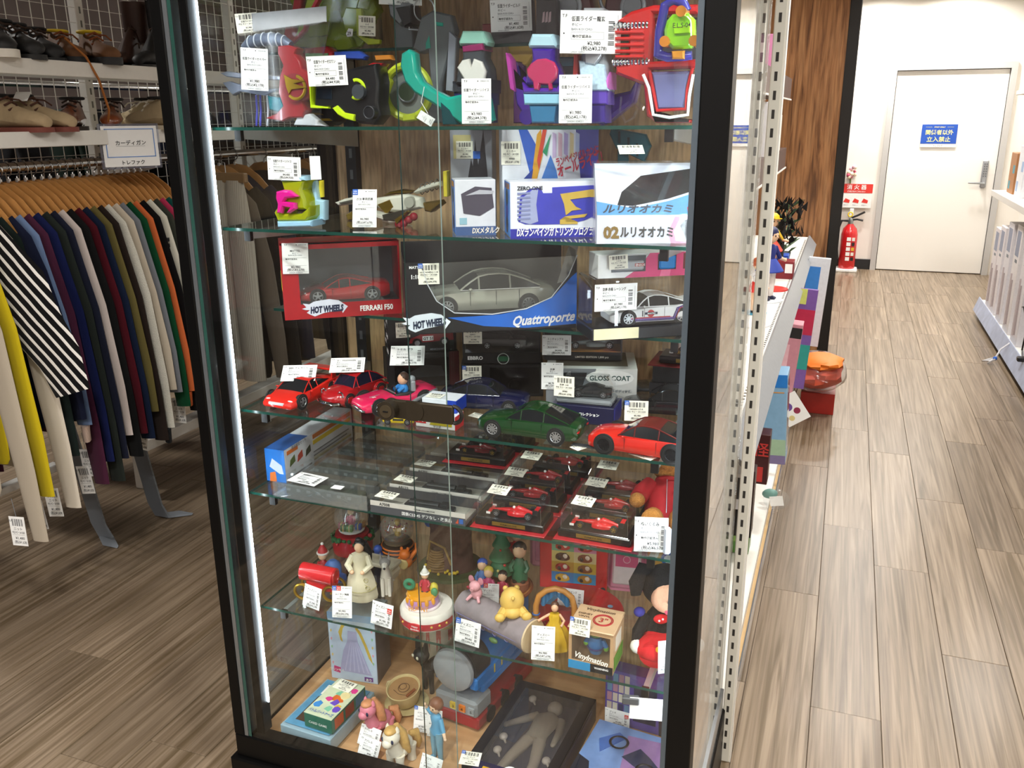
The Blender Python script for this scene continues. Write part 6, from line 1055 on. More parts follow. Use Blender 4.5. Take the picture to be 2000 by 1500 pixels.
# ================================================================ SHELF 4: LOOSE MODEL CARS
def loose(name, label, L, W, H, st, paint, px, py, rz, k=4, nose=True, **kw):
    p = onS(k, px, py); r = rad(rz); c = p+Vector((cos(r), sin(r), 0))*(L/2 if nose else 0); t = T(name, label, 'model car', (c.x, c.y, SZ[k]), r); car(t, L, W, H, st, paint, **kw); return t
def bywheels(name, label, F, Rr, k, W, H, st, paint, **kw):
    a, b_ = atz(*F, SZ[k]), atz(*Rr, SZ[k]); dd = b_-a; r = math.atan2(dd.y, dd.x); L = dd.length/(st['wr']-st['wf']); m_ = (a+b_)/2; m_ = m_-dd.normalized()*((st['wr']+st['wf'])/2-.5)*L; n_ = Vector((-sin(r), cos(r), 0))*W*.46
    c = m_+n_; t = T(name, label, 'model car', (c.x, c.y, SZ[k]), r); car(t, L, W, H, st, paint, **kw); return t
t = loose('model_sports_car', 'bright red low model sports car with pop-up style wedge nose, white tag on windscreen', .175, .086, .05, SUPER, C('#d8261c', .2, coat=.7), 546, 803, 85); MB(C('#c9ccd0', .3)).rbox(-.088, -.082, -.02, .02, .012, .018, .001).obj('front_lip', t)
for s in (-1, 1): MB(C('#d8261c', .2, coat=.7)).rbox(.06, .075, s*.036-.002, s*.036+.002, .035, .056, .001).obj('wing_post', t)
MB(C('#d8261c', .2, coat=.7)).rbox(.056, .082, -.04, .04, .055, .059, .001).obj('rear_wing', t)
pcard(t, .075, .05, 'BBR フェラーリ', 'h', 0, x=-.012, z=.045, y=0, rot=(rad(-62), 0, rad(-62)))
RBT = C('#a8141c', .18, coat=.8)
t = loose('model_beetle', 'glossy dark red rounded model saloon with chrome bumper, white tag on the roof', .16, .07, .062, BEETLE, RBT, 630, 795, 76, glassm=C('#15162a', .1, coat=.5), rim=CHROME)
for u in (.2, .8):
    for s in (-1, 1): b = MB(RBT); b.ell(((u-.5)*.16, s*.027, .016), (.024, .0105, .017)); b.obj('fender', t)
MB(CHROME).tube([(-.078, -.034, .013), (-.084, -.02, .012), (-.085, 0, .012), (-.084, .02, .012), (-.078, .034, .013)], .0035, n=8).obj('chrome_bumper', t); MB(CHROME).ring((-.066, -.025, .028), .007, .0016, ax='x').ring((-.066, .025, .028), .007, .0016, ax='x').obj('headlight_rims', t)
pcard(t, .075, .05, 'カー  VOLKSWAGEN', 'h', 0, x=-.02, z=.064, y=0, rot=(rad(-66), 0, rad(-52)))
# pink roadster with driver
PK = C('#d81f55', .25, coat=.6); t = loose('model_roadster', 'pink open model roadster with silver side band and a seated driver in blue', .175, .078, .04, dict(SUPER, cab=[(.42, .6, 'g'), (.46, .9, 'g'), (.47, .62, 'g')], pill=(), body=[(0, .24, .5, .7), (.03, .2, .62, .88), (.12, .18, .72, .98), (.3, .18, .8, 1), (.4, .18, .82, 1), (.6, .18, .7, 1), (.8, .18, .95, 1), (.95, .22, .95, .95), (1, .3, .85, .88)], wrad=.42, doors=(), belt=.62, wbelt=.6, wtop=.5), PK, 698, 808, 56, rim=CHROME, glassm=C('#8f9498', .2, .6))
b = MB(C('#aeb2b8', .3, .6))
for s in (-1, 1): b.tube([(-.072, s*.036, .021), (-.02, s*.0398, .026), (.02, s*.0398, .014), (.05, s*.0396, .024), (.085, s*.037, .03)], .0045, n=6, flat=.5)
b.prism([(-.06, -.004), (-.02, -.0015), (-.02, .0015)], .0305, .0325, ax='z'); b.obj('silver_band', t)
MB(MATTE).rbox(-.012, .042, -.03, .03, .022, .034, .002).obj('cockpit', t); MB(LGREY).rbox(.03, .04, -.028, .028, .028, .056, .003).ell((.035, -.018, .058), .008).ell((.035, .018, .058), .008).obj('seat_back', t); k = MB(INK); k.text('36', .07, .0, .012, y=.0385, plane='xy'); k.obj('race_number', t, smooth=False); k = MB(PAPER); k.text('36', -.055, -.018, .009, y=.0335, plane='xy'); k.obj('bonnet_number', t, smooth=False)
MB(C('#2a7fc8', .5)).ell((.016, -.012, .038), (.011, .013, .014)).tube([(.012, -.022, .044), (-.002, -.022, .038)], .004).tube([(.012, -.002, .044), (-.002, -.004, .038)], .004).obj('driver_torso', t); MB(C('#e6b896', .5)).ell((.016, -.012, .06), (.011, .011, .013)).obj('driver_head', t); MB(C('#3a2418', .6)).ell((.019, -.012, .064), (.0115, .0118, .011)).obj('driver_hair', t); MB(BLACK).ring((-.006, -.012, .04), .009, .0015, ax='x').obj('steering_wheel', t)
pcard(t, .075, .052, 'トミカ プラ', 'h', 0, x=.05, z=.075, y=.03, rot=(rad(-50), 0, rad(-35)))
MB(CHROME).ell((-.086, 0, .012), (.006, .034, .005), n=16).obj('chrome_bumper', t)
t = loose('model_pickup', 'tiny yellow hot rod model with black wheels in front of the lock', .066, .03, .022, COUPE, C('#d8bc1c', .25, coat=.5), 774, 829, 12, nose=False, glassm=C('#2a2618', .2)); t.location.y += .015; MB(INK).box(-.01, .012, -.0155, -.015, .008, .012).obj('decal', t, smooth=False)
bx = Box('mini_car_carton', 'small white and red toy car carton numbered 91 with yellow car picture', 'box', 4, (812, 832), (889, 842), (812, 806), .04, C('#e6e6e4', .4)); bx.rect(0, .27, .3, 1, C('#c8242a', .4)); bx.text('91', .13, .42, .016, PAPER); bx.side(0, 1, 0, 1, C('#c8242a', .4), 1); bx.poly([(.36, .25), (.4, .5), (.55, .75), (.75, .75), (.92, .5), (.92, .25)], C('#b9a81e', .4), 'car_picture'); bx.poly([(.5, .55), (.57, .7), (.74, .7), (.78, .55)], INK, 'car_picture', -.001); bx.top(0, 1, 0, 1, C('#e9ebef', .4)); bx.text('マツダ', .55, .08, .006, INKG)
b2 = Box('mini_car_carton', 'blue and white toy car carton lying on the numbered carton with white sticker', 'box', 4, (812, 806), (889, 812), (812, 786), .05, C('#dfe4ec', .4), z=SZ[4]+bx.h+.0005, w=.075, h=.026, rz=0); b2.t.location = bx.t.location+Vector((0, .02, bx.h+.0008)); b2.side(0, 1, 0, 1, C('#1d3fae', .4), 1); b2.rect(.75, 1, 0, 1, C('#1d3fae', .4)); b2.topsticker(-.015, .003, .034, .026)
# boxes at the back left
bx = Box('boxed_red_race_car', 'black carton with chequered edge picturing a red racing car marked GT 51', 'box', 4, (0, 0), (0, 0), (0, 0), .08, C('#141416', .35), Y=(1, 1), w=.155, h=.09, rz=34, shell=False); p = aty(742, 700, 1.68); bx.t.location = (p.x+.07, 1.715, SZ[4]+.082); bx.h = .088; MB(bx.m).rbox(-bx.w/2, bx.w/2, 0, bx.d, 0, bx.h, .001).obj('carton', bx.t)
for i in range(5): bx.side(.0, .4, .2*i, .2*i+.1, PAPER if i % 2 == 0 else INK, -1, 'chequer'); bx.side(.4, .8, .2*i, .2*i+.1, INK if i % 2 == 0 else PAPER, -1, 'chequer')
e = bpy.data.objects.new('car_picture', None); RC = C('#8f1620', .35)
bx.poly([(.3, .25), (.33, .38), (.45, .45), (.55, .62), (.75, .66), (.95, .5), (.96, .28)], RC, 'car_picture'); bx.poly([(.5, .47), (.57, .6), (.72, .63), (.8, .5)], C('#241618', .3), 'car_windows', -.0011)
bpy.data.objects.remove(e)
for u in (.42, .82): x, z = bx.P(u, .25); MB(BLACK).disc((x, z, -.0006), .011, th=.0008).disc((x, z, -.0013), .006, SILVER, th=.0006).obj('wheel_picture', bx.t)
bx.rect(.5, .66, .3, .42, PAPER, 'number_panel', -.0014); bx.text('GT 51', .58, .325, .009, INK, y=-.002); bx.sticker(.22, .42, .032, .035); bx.text('MINICHAMPS', .72, .04, .006, INKG)
b2 = Box('black_car_carton', 'black carton showing a dark car under the chequered one', 'box', 4, (0, 0), (0, 0), (0, 0), .09, C('#17181b', .35), Y=(1, 1), w=.165, h=.08, rz=34); b2.t.location = bx.t.location+Vector((.002, -.004, -.0815)); b2.rect(.1, .85, .15, .85, C('#0c0d0f', .15), 'window'); b2.poly([(.2, .3), (.3, .45), (.5, .65), (.75, .6), (.8, .3)], C('#2c2e33', .3), 'car_picture', -.0012); b2.rect(.86, 1, 0, 1, C('#4a1218', .4), 'maroon_band')
# boxes at the back centre
bx = Box('black_display_box', 'long black clear-fronted model box with green oval badge and maker lettering', 'box', 4, (0, 0), (0, 0), (0, 0), .09, C('#101114', .3), Y=(1, 1), w=.17, h=.085, rz=20, shell=False); p = aty(950, 722, 1.68); bx.t.location = (p.x, 1.69, SZ[4]+.075); frame_shell(bx, (.03, .97, .28, .98), bx.m); flat_car(bx.t, .11, .046, .036, SUV, C('#26282a', .3, coat=.4), (0, .045, .026), 180)
bx.text('EBBRO', .16, .1, .011, PAPER); x, z = bx.P(.52, .12); MB(C('#1c5a3a', .4)).disc((x, z, -.0002), .014, r2=.006, th=.0008).ring((x, -.001, z), .012, .0008, C('#c9d0cc', .4)).obj('oval_badge', bx.t); pcard(bx.t, .04, .036, 'EBBRO', 's', 1, x=-.062, z=.045, y=-.004, name='price_sticker')
b2 = Box('black_display_box', 'black model box with cream sticker beneath the green-badged one', 'box', 4, (0, 0), (0, 0), (0, 0), .1, C('#141518', .3), Y=(1, 1), w=.18, h=.074, rz=20); b2.t.location = bx.t.location+Vector((.002, -.003, -.0745)); pcard(b2.t, .042, .038, 'EBBRO', 's', 1, x=-.066, z=.034, y=-.004, name='price_sticker'); b2.rect(.35, .95, .1, .9, C('#0a0b0d', .1), 'window')
t = loose('model_sedan', 'dark navy blue model sedan facing the back of the shelf', .19, .076, .058, SEDAN, C('#10163a', .15, coat=.8), 972, 790, 190, nose=False, spokes=12); t.location.y += .005
bywheels('model_coupe', 'dark green model coupe with silver star wheels at the shelf edge', (963, 851), (1086, 868), 4, .08, .06, COUPE, C('#0f3a18', .15, coat=.8), spokes=10, rim=C('#d8dadd', .25, .8))
bywheels('model_muscle_car', 'orange-red model muscle car with black wheels and dark bonnet at the shelf edge', (1180, 884), (1311, 905), 4, .084, .058, dict(COUPE, wrad=.3), C('#c8261c', .18, coat=.8), spokes=12, rim=C('#2b2d31', .3, .7), roof=C('#5a1a18', .25))
t = loose('model_black_car', 'glossy black model car behind the orange-red one, white sticker behind it', .18, .076, .056, COUPE, C('#1c1e22', .12, coat=.8), 1290, 806, 6, nose=False, spokes=8); t.location.y += .03
t = loose('model_grey_car', 'dark grey model car at the back under the white sticker', .17, .074, .056, SEDAN, C('#33373c', .2, coat=.6), 1310, 776, 4, nose=False); t.location.y += .03; t.location.x += .01
# silver racing car box and white coated-body box
bx = Box('silver_racing_car_box', 'brown clear-fronted box with a silver racing car and driver name lettering', 'model car', 4, (0, 0), (0, 0), (0, 0), .08, C('#3a322c', .35), Y=(1, 1), w=.17, h=.09, rz=16, shell=False); p = aty(1095, 705, 1.68); bx.t.location = (p.x+.01, 1.70, SZ[4]+.088); frame_shell(bx, (.02, .98, .2, .82), bx.m); MB(C('#c88a3a', .4)).box(-.083, .083, .002, .07, .018, .0195).obj('inner_card', bx.t); bx.text('MICHAEL SCHUMACHER', .55, .86, .0085, C('#a9a29a', .5), 'c', .13); bx.text('LIMITED EDITION 1,800 pcs', .62, .06, .006, C('#c9c2b8', .5)); bx.rect(.02, .98, 0, .2, C('#18181a', .35), 'black_band')
e = bpy.data.objects.new('model_car', None); COL.objects.link(e); e.parent = bx.t; e.location = (.02, .04, .02); f1(e, .115, '#9aa6a8', '#c9ced0', RUBBER, SILVER); 
for ch in list(e.children):
    for g_ in list(ch.children): g_.parent = e
pcard(bx.t, .062, .044, 'ミニチャンプス', 'h', 0, x=-.055, z=.012, y=-.006); pcard(bx.t, .046, .058, '京商', 'v', 0, x=-.062, z=-.048, y=-.01)
b2 = Box('gloss_coat_box', 'white and grey car body kit box with oval GLOSS COAT lettering', 'box', 4, (0, 0), (0, 0), (0, 0), .14, C('#dcdcd8', .4), Y=(1, 1), w=.19, h=.087, rz=16); b2.t.location = bx.t.location+Vector((.035, -.05, -.0875)); b2.poly([(0, 0), (0, 1), (.55, 1), (.5, .6), (.62, .4), (.6, 0)], C('#777b80', .35), 'car_picture'); b2.poly([(.05, .5), (.2, .9), (.45, .9), (.4, .55)], C('#1d2024', .2), 'car_windows', -.001); x, z = b2.P(.7, .78); MB(C('#f6f6f2', .4)).disc((x, z, -.0006), .05, r2=.017, th=.001).obj('oval_plate', b2.t); b2.text('GLOSS COAT', .7, .72, .0145, C('#2f4f4b', .5), 'c', .085, y=-.0024); b2.text('グロスコートボディ仕様', .74, .42, .007, INKG, y=-.0024); b2.top(.1, .9, .15, .95, C('#5d5548', .4))
bx = Box('navy_collection_box', 'navy blue flat box carrying a clear cover with a black racing car', 'model car', 4, (1078, 820), (1200, 832), (1078, 786), .075, C('#16183a', .35)); bx.text('ミニカーコレクション', .5, .5, .007, PAPER); bx.side(0, 1, 0, 1, C('#2a2f8a', .35), 1)
hh = bx.h; MB(C('#8e9498', .2, .4)).rbox(-bx.w*.45, bx.w*.45, .006, .07, hh, hh+.012, .004).obj('cover_base', bx.t); MB(CLEAR).rbox(-bx.w*.43, bx.w*.43, .008, .068, hh+.012, hh+.055, .014).obj('clear_cover', bx.t); flat_car(bx.t, .085, .036, .024, SUPER, C('#16181a', .2, coat=.6), (.01, .038, hh+.0125), 5); pcard(bx.t, .042, .042, '京商 1/43', 's', 0, x=-bx.w*.3, z=hh+.016, y=.003, name='price_sticker')
# racing car on dark boxes at the right
p = aty(1325, 790, 1.72); t = T('stacked_dark_box', 'stack of dark cartons carrying the red racing car cover at the case side', 'box', (p.x, 1.70, SZ[4])); MB(C('#26262a', .4)).rbox(-.09, .07, 0, .12, 0, .07, .001).obj('lower_carton', t); MB(C('#1b1c1f', .4)).rbox(-.085, .07, .005, .115, .0705, .118, .001).obj('upper_carton', t); MB(C('#6a1a20', .4)).rbox(-.095, .07, -.002, .12, .1185, .122, .001).obj('red_card', t)
f1case(4, 0, 0, 'red racing car numbered 11 in a clear cover on the dark carton stack', L=.1, z0=.1225, sheet=False, sticker=False, p=Vector((p.x+.0, 1.715, 0)))
t = standcard(1243, 800, 4, .046, .04, 'NISSAN GT-R', 'white barcode sticker card with blue badge before the grey model car', rz=14, tilt=-8, nb=1, kind='s', Y=1.6, holder=False); t.location.z = SZ[4]+.0; MB(CLEAR).box(-.015, .015, -.001, .001, 0, .02).obj('clear_stick', t)
for c_ in t.children:
    if c_.name.startswith('card'): c_.location.z = .02
for (px, py, lb, w_, rz) in ((1122, 872, 'white price slip lying flat beside the green model coupe', .03, 60), (1286, 898, 'white price slip lying flat in front of the orange-red model car', .05, -25), (765, 822, 'white price slip lying flat near the yellow hot rod', .03, 10), (925, 815, 'white price slip lying flat behind the numbered carton', .03, -15)):
    p = onS(4, px, py); t = T('price_slip', lb, 'price card', (p.x, p.y, SZ[4]+.0006), rad(rz)); pcard(t, w_, .022, 'ミニカー', 's', 0, rot=(rad(-88), 0, 0), name='card')
o = MB(C('#2c2f33', .5, bump=.4, scale=300)).rbox(-.035, .035, 0, .014, 0, .003, .001).obj('rubber_mat', loc=onS(4, 1150, 876)); tag(o, 'small black ribbed rubber strip beside the orange-red model car', 'rubber strip')
# ================================================================ SHELF 5: TRAINS, RACING CARS, BEAR
c8 = lambda *p: cx(p, 460, 800, 4.167)
A, B, Cc = onS(5, 552, 942), onS(5, 524, 943), onS(5, 683, 853); t = T('train_set_carton', 'long blue and white train set carton lying beside the case side glass', 'box', (A.x-.018, A.y, SZ[5]+.0), rad(2)); hh = hz(A, 553.6, 879)-SZ[5]
MB(C('#dfe4ec', .35)).rbox(-.03, .02, 0, .31, 0, hh, .001).obj('carton', t); MB(C('#2a78d0', .35, var=.2, scale=40)).box(-.03, .02, -.0006, 0, 0, hh).obj('end_panel', t, smooth=False); MB(C('#e07a3a', .4)).prism([(-.022, .0), (-.02, .02), (-.006, .024), (-.004, .0)], -.0012, 0).obj('orange_print', t, smooth=False); MB(C('#c9d4e4', .3)).prism([(-.02, .035), (-.012, .055), (.012, .04), (.015, .02), (.005, .02)], -.0012, 0).obj('train_picture', t, smooth=False)
MB(C('#2a62b0', .35)).box(-.03, .02, 0, .1, hh, hh+.0006).obj('top_print', t, smooth=False); sd = .0206
for (y0, y1, z0, z1, c_) in ((.01, .055, .8, .92, '#d8742e'), (.12, .3, .8, .94, '#c8763a'), (.12, .3, .62, .75, '#e3c93a'), (.01, .11, .05, .1, '#3a3d42'), (.12, .3, .1, .16, '#8a8d92'), (.12, .28, .24, .28, '#8a8d92'), (.12, .29, .36, .4, '#8a8d92')): MB(C(c_, .45)).box(.02, sd, y0, y1, hh*z0, hh*z1).obj('side_print', t, smooth=False)
for i, (y0, c_) in enumerate(((.018, '#5a6a3a'), (.05, '#b84a3a'), (.085, '#4a5040'))): MB(C(c_, .4)).prism([(y0, hh*.4), (y0+.004, hh*.6), (y0+.022, hh*.7), (y0+.024, hh*.48)], .02, sd, ax='x').obj('train_picture', t, smooth=False)
k = MB(INKG); k.text('鉄道模型セット', .0, 0, .009, xf=XF((.0209, .06, hh*.9), (0, 0, rad(90)))); k.obj('side_lettering', t, smooth=False)
# clear six-slot train case in film
A, B, D = onS(5, 537, 969), onS(5, 719, 997), onS(5, 676, 858); w_ = (B-A).length; d_ = .34; t = T('clear_train_case', 'large clear plastic case wrapped in film with six rows of train models', 'model train', ((A.x+B.x)/2, A.y, SZ[5]), 0); h_ = .032
MB(CLEAR).box(-w_/2, w_/2, 0, .0015, 0, h_).box(-w_/2, w_/2, d_-.0015, d_, 0, h_).box(-w_/2, -w_/2+.0015, 0, d_, 0, h_).box(w_/2-.0015, w_/2, 0, d_, 0, h_).box(-w_/2, w_/2, 0, d_, 0, .001).obj('tray', t, smooth=False); MB(CLEAR).box(-w_/2, w_/2, 0, d_, h_, h_+.0012).obj('lid', t, smooth=False)
EDG = glassy('clear_rib', '#f4f8fb', .09, .04, .05)
for i in range(7): MB(EDG).box(-w_/2+.002, w_/2-.002, .002+i*.056-.0012, .002+i*.056+.0012, .001, h_-.001).obj('divider', t, smooth=False)
for i in range(6):
    o = MB(C(['#4a5248', '#5c5a52', '#3f453e', '#6a5a4a', '#4c5450', '#555049'][i], .4)).rbox(-w_*.42, w_*.4, .014+i*.056, .044+i*.056, .002, .024, .003).obj('train_model', t)
    k = MB(C('#8a8d86', .4)); [k.box(-w_*.4+q*w_*.11, -w_*.4+q*w_*.11+.009, .013+i*.056, .0145+i*.056, .012, .018) for q in range(7)]; k.obj('train_windows', o, smooth=False)
MB(glassy('front_film', '#f6fafc', .07, .05, .1)).box(-w_/2-.002, w_/2+.002, -.002, -.0012, .0, h_+.003).obj('film_wrap', t, smooth=False); b = MB(glassy('film_crease', '#f6fafc', .15, .03, .08)); R_ = random.Random(2)
for i in range(14): x = R_.uniform(-w_*.45, w_*.3); b.tube([(x, -.0022, R_.uniform(.002, h_)), (x+R_.uniform(.01, .06), -.0022, R_.uniform(.002, h_))], .00022, n=4)
b.obj('film_creases', t, smooth=False)['kind'] = 'stuff'
pcard(t, .075, .05, '鉄道模型 Nゲージ', 'h', 0, x=-w_*.24, z=h_+.0016, y=.012, rot=(rad(-89), 0, rad(-6))); MB(PAPER).box(.02, .045, .012, .03, h_+.0012, h_+.0018).obj('small_label', t, smooth=False)
# crumpled clear bag behind
p = aty(760, 850, 1.84); t = T('crumpled_clear_bag', 'crumpled shiny clear plastic bag with pink contents behind the train case', 'bag', (p.x+.06, 1.855, SZ[5]+.0)); b = MB(FILM); blob(b, (0, 0, .05), (.09, .022, .048), FILM, 20, 12, .12, 7); b.obj('film', t); b = MB(C('#b8565e', .5)); blob(b, (.03, 0, .04), (.045, .012, .03), None, 14, 8, .1, 5); b.obj('contents', t)
# locomotive boxes
def trainbox(p, label, num, title, w_=.212, d_=.075, h_=.03, sl=True, z0=0):
    t = T('locomotive_case', label, 'model train', (p.x, p.y, SZ[5]+z0), rad(1)); MB(C('#4b4d52', .4)).box(-w_/2, w_/2, 0, .0015, 0, h_*.55).box(-w_/2, w_/2, 0, .0015, h_*.55, h_*.9, C('#c9c6be', .4)).box(-w_/2, w_/2, .0015, d_, 0, .0015).box(-w_/2, w_/2, d_-.0015, d_, 0, h_*.9).obj('sleeve', t, smooth=False); MB(CLEAR).box(-w_/2, w_/2, 0, d_, h_*.9, h_).box(w_/2-.001, w_/2, .0015, d_, 0, h_*.9).obj('lid', t, smooth=False)
    MB(C('#bdb9ae', .5)).box(-w_*.48, w_*.48, .004, d_-.004, .0015, .006).obj('foam_insert', t, smooth=False)
    lo = MB(C('#26282b', .35)).rbox(-w_*.2, w_*.32, .026, .046, .008, .018, .002); lo.cyl((-w_*.15, .036, .018), (w_*.16, .036, .018), .008, n=12).rbox(w_*.18, w_*.26, .027, .045, .016, .026, .001).cyl((-w_*.1, .036, .02), (-w_*.1, .036, .03), .003, n=8); lo.obj('locomotive', t)
    k = MB(C('#16171a', .6)); [k.cyl((-w_*.17+i*.012, .024, .008), (-w_*.17+i*.012, .027, .008), .005, n=12) for i in range(8)]; k.obj('driving_wheels', t)
    MB(INK).text(num, -w_*.4, h_*.62, h_*.3, y=-.0008, align='l').text('STEAM LOCOMOTIVE', w_*.08, h_*.64, h_*.16, y=-.0008).obj('number_lettering', t, smooth=False); MB(PAPER).text(title, w_*.1, h_*.16, h_*.28, y=-.0008, wmax=w_*.56).obj('title_lettering', t, smooth=False); MB(C('#c8553a', .4)).prism([(w_*.4, .004), (w_*.43, .014), (w_*.43, .004)], -.0008, 0).obj('red_logo', t, smooth=False); MB(C('#2f5fa8', .4)).box(w_*.44, w_*.48, -.0008, 0, .004, .014).obj('blue_logo', t, smooth=False)
    if sl: pcard(t, .044, .03, 'マイクロエース', 's', 0, x=-w_*.38, z=h_+.001, y=.01, rot=(rad(-88), 0, rad(-5)), name='price_sticker')
    return t
p = (onS(5, 724, 1000)+onS(5, 909, 1028))/2; trainbox(p, 'clear-lidded steam locomotive case numbered A7008 at the shelf edge', 'A7008', '国鉄C53-45 デフなし・改良品'); trainbox(p+Vector((.025, .09, 0)), 'clear-lidded locomotive case directly behind the A7008 one', 'A8123', '国鉄C62-2 東海道', d_=.08); t = trainbox(p+Vector((.05, .185, 0)), 'clear-lidded locomotive case with brass plates two rows behind A7008', 'A6301', '国鉄D51-498', d_=.085); 
for x in (-.05, .04): MB(C('#6a5a36', .4, .5)).box(x-.018, x+.018, .02, .032, .031, .0318).obj('brass_plate', t, smooth=False)
p = onS(5, 835, 905); t = T('flat_grey_case', 'flat grey hinged case with wooden strip behind the locomotive cases', 'box', (p.x+.05, 1.77, SZ[5])); MB(C('#a8a398', .4)).rbox(-.11, .1, 0, .09, 0, .028, .002).obj('case_body', t); MB(C('#a9764a', .5)).box(-.1, .09, -.0015, 0, .008, .013).obj('wood_strip', t)
# racing cars in covers: rows from the shelf edge to the back
pa = (onS(5, 912, 1028)+onS(5, 1067, 1055))/2+Vector((0, .014, 0)); pb = (onS(5, 1078, 1054)+onS(5, 1234, 1080))/2+Vector((0, .014, 0)); dy = Vector((0, .098, 0))
lab = [('red racing car in clear cover at the shelf edge between locomotive case and its neighbour', pa, '#c4161e', 0), ('red racing car in clear cover at the shelf edge next to the brown bear', pb, '#c8141c', 0), ('red racing car with white engine cover in the second row of covers', pa+dy, '#b8161e', 0), ('red and white racing car numbered 11 in the second row beside the bear arm', pb+dy, '#c01c24', 0),
       ('dark red racing car in clear cover in the third row behind number 11', pb+dy*2, '#8f1a22', 0), ('maroon racing car in clear cover in the third row of covers', pa+dy*2, '#8a1620', 0), ('red racing car with big name plate on red card against the wooden back', pa+dy*3+Vector((.02, 0, 0)), '#a8202a', 0), ('deep red racing car with gold wheels in the third row near the locomotive cases', pa+dy*2+Vector((-.165, .03, 0)), '#7f141c', 0), ('dark truck-bodied racing model in a clear cover against the wooden back', pa+dy*3+Vector((-.15, .03, 0)), '#2b2d33', 0)]
for i, (lb, p, c_, rz) in enumerate(lab): f1case(5, 0, 0, lb, c_, L=.106, rz=rz+[1, -1, 2, 0, 3, 1, 0, 2, 1][i], sheet=True, sticker=i not in (7, 8), p=p, wing='#e8e4e0' if i != 3 else '#f2efe6', rimc=SILVER if i in (0, 2) else GOLD)
# brown bear in a red jacket
FUR = C('#b57a35', .95, var=.35, bump=.9, scale=220); JK = C('#a8141f', .8, bump=.15); p = onS(5, 1292, 1075)
t = T('teddy_bear', 'brown plush bear in a red racing jacket sitting with feet forward', 'plush', (p.x-.014, p.y+.085, SZ[5]+.026), rad(12), rx=rad(-38)); t.scale = (.68, .8, .8)
for s in (-1, 1): MB(FUR).tube([(s*.035, -.01, .02), (s*.042, -.05, -.008), (s*.045, -.08, -.022)], [.03, .034, .036], n=14).ell((s*.046, -.088, -.02), (.036, .024, .04), n=16, k=10).obj('leg', t)
MB(JK).loft([[(a*cos(u), a*.8*sin(u)+.01, z) for u in [2*pi*j/18 for j in range(18)]] for z, a in ((.0, .055), (.03, .07), (.08, .068), (.12, .055), (.145, .035))]).obj('jacket', t)
for s in (-1, 1): o = MB(JK).tube([(s*.05, 0, .125), (s*.08, -.02, .09), (s*.09, -.04, .065)], [.028, .03, .028], n=12).obj('sleeve', t); MB(FUR).ell((s*.094, -.05, .055), (.026, .026, .024)).obj('paw', o)
MB(JK).ring((0, .005, .142), .03, .008, ax='z').box(-.001, .001, -.048, -.046, .02, .13, SILVER).obj('collar', t); MB(C('#caa52a', .5)).box(.022, .04, -.05, -.047, .104, .108).box(.022, .04, -.05, -.047, .108, .112, C('#a31c20', .5)).box(.022, .04, -.05, -.047, .112, .116, INK).text('M.S', .052, .104, .012, y=-.05, m=PAPER).obj('chest_patch', t, smooth=False)
MB(FUR).ell((0, .0, .195), (.055, .05, .05)).ell((0, -.045, .182), (.026, .022, .02)).ell((-.042, .005, .24), .02, n=10, k=7).ell((.042, .005, .24), .02, n=10, k=7).obj('head', t); MB(BLACK).ell((0, -.066, .19), (.009, .006, .007)).ell((-.02, -.045, .208), .005).ell((.02, -.045, .208), .005).obj('face', t); MB(JK).lathe([(.05, 0), (.052, .015), (.03, .035), (.002, .04)], c=(0, 0, .225)).obj('cap', t)
t = standcard(1268, 1087, 5, .062, .066, 'ぬいぐるみ', 'white price card with ring clip in front of the plush bear feet', rz=14, tilt=-10, kind='h'); MB(C('#b9bcc4', .4)).rbox(.022, .036, -.012, -.004, .004, .06, .004).obj('ring_clip', t)
# ================================================================ SHELF 6: FIGURINES
SK = '#e6bd98'
def kid(b, x, y, z, s, top, hair='#5a3a22', hat=None, leg=None, skin=SK, arm=None):
    """tiny plain doll added to a mesh: s = height in metres"""
    q = s/6.; b.loft([[(x+a*q*cos(u), y+a*.8*q*sin(u), z+k*q) for u in [2*pi*j/10 for j in range(10)]] for k, a in ((0, 1.1), (.8, 1.15), (2.2, .95), (3.2, .7), (3.6, .35))], C(top, .4)); b.ell((x, y-.05*q, z+4.6*q), (.95*q, .95*q, 1.05*q), C(skin, .4), 10, 7)
    b.ell((x, y+.22*q, z+4.95*q), (1.02*q, .98*q, .95*q), C(hair, .5), 10, 7)
    for sg in (-1, 1): b.tube([(x+sg*.7*q, y, z+3.1*q), (x+sg*1.2*q, y-.4*q, z+2.2*q), (x+sg*.9*q, y-.9*q, z+(1.7 if arm != sg else 3.6)*q)], [.36*q, .32*q, .28*q], C(top, .4), 7); b.ell((x+sg*.55*q, y-.5*q, z+.2*q), (.45*q, .6*q, .3*q), C(leg or '#3a2a22', .4), 8, 5)
    if hat: b.lathe([(1.05*q, 0), (.9*q, .6*q), (.25*q, 1.7*q), (.05*q, 1.8*q)], C(hat, .5), 12, (x, y+.1*q, z+5.*q)); b.ring((x, y+.1*q, z+5.05*q), 1.*q, .22*q, C('#efece6', .7), 'z', 14, 6); b.ell((x, y+.1*q, z+6.9*q), .32*q, C('#efece6', .7), 8, 6)
    return b
p = onS(6, 618, 1172); t = T('red_carriage_ornament', 'glossy red cylinder carriage ornament with gold ring wheels', 'ornament', (p.x, p.y+.02, SZ[6]), rad(10))
MB(C('#c81c26', .25, coat=.6)).cyl((-.04, 0, .062), (.042, -.01, .058), .021, n=24).rbox(-.028, .04, -.018, .014, .02, .05, .004).obj('red_barrel', t); MB(C('#a8141e', .3)).ring((-.041, 0, .062), .017, .003, ax='x').ring((.043, -.01, .058), .017, .003, ax='x').obj('barrel_rims', t)
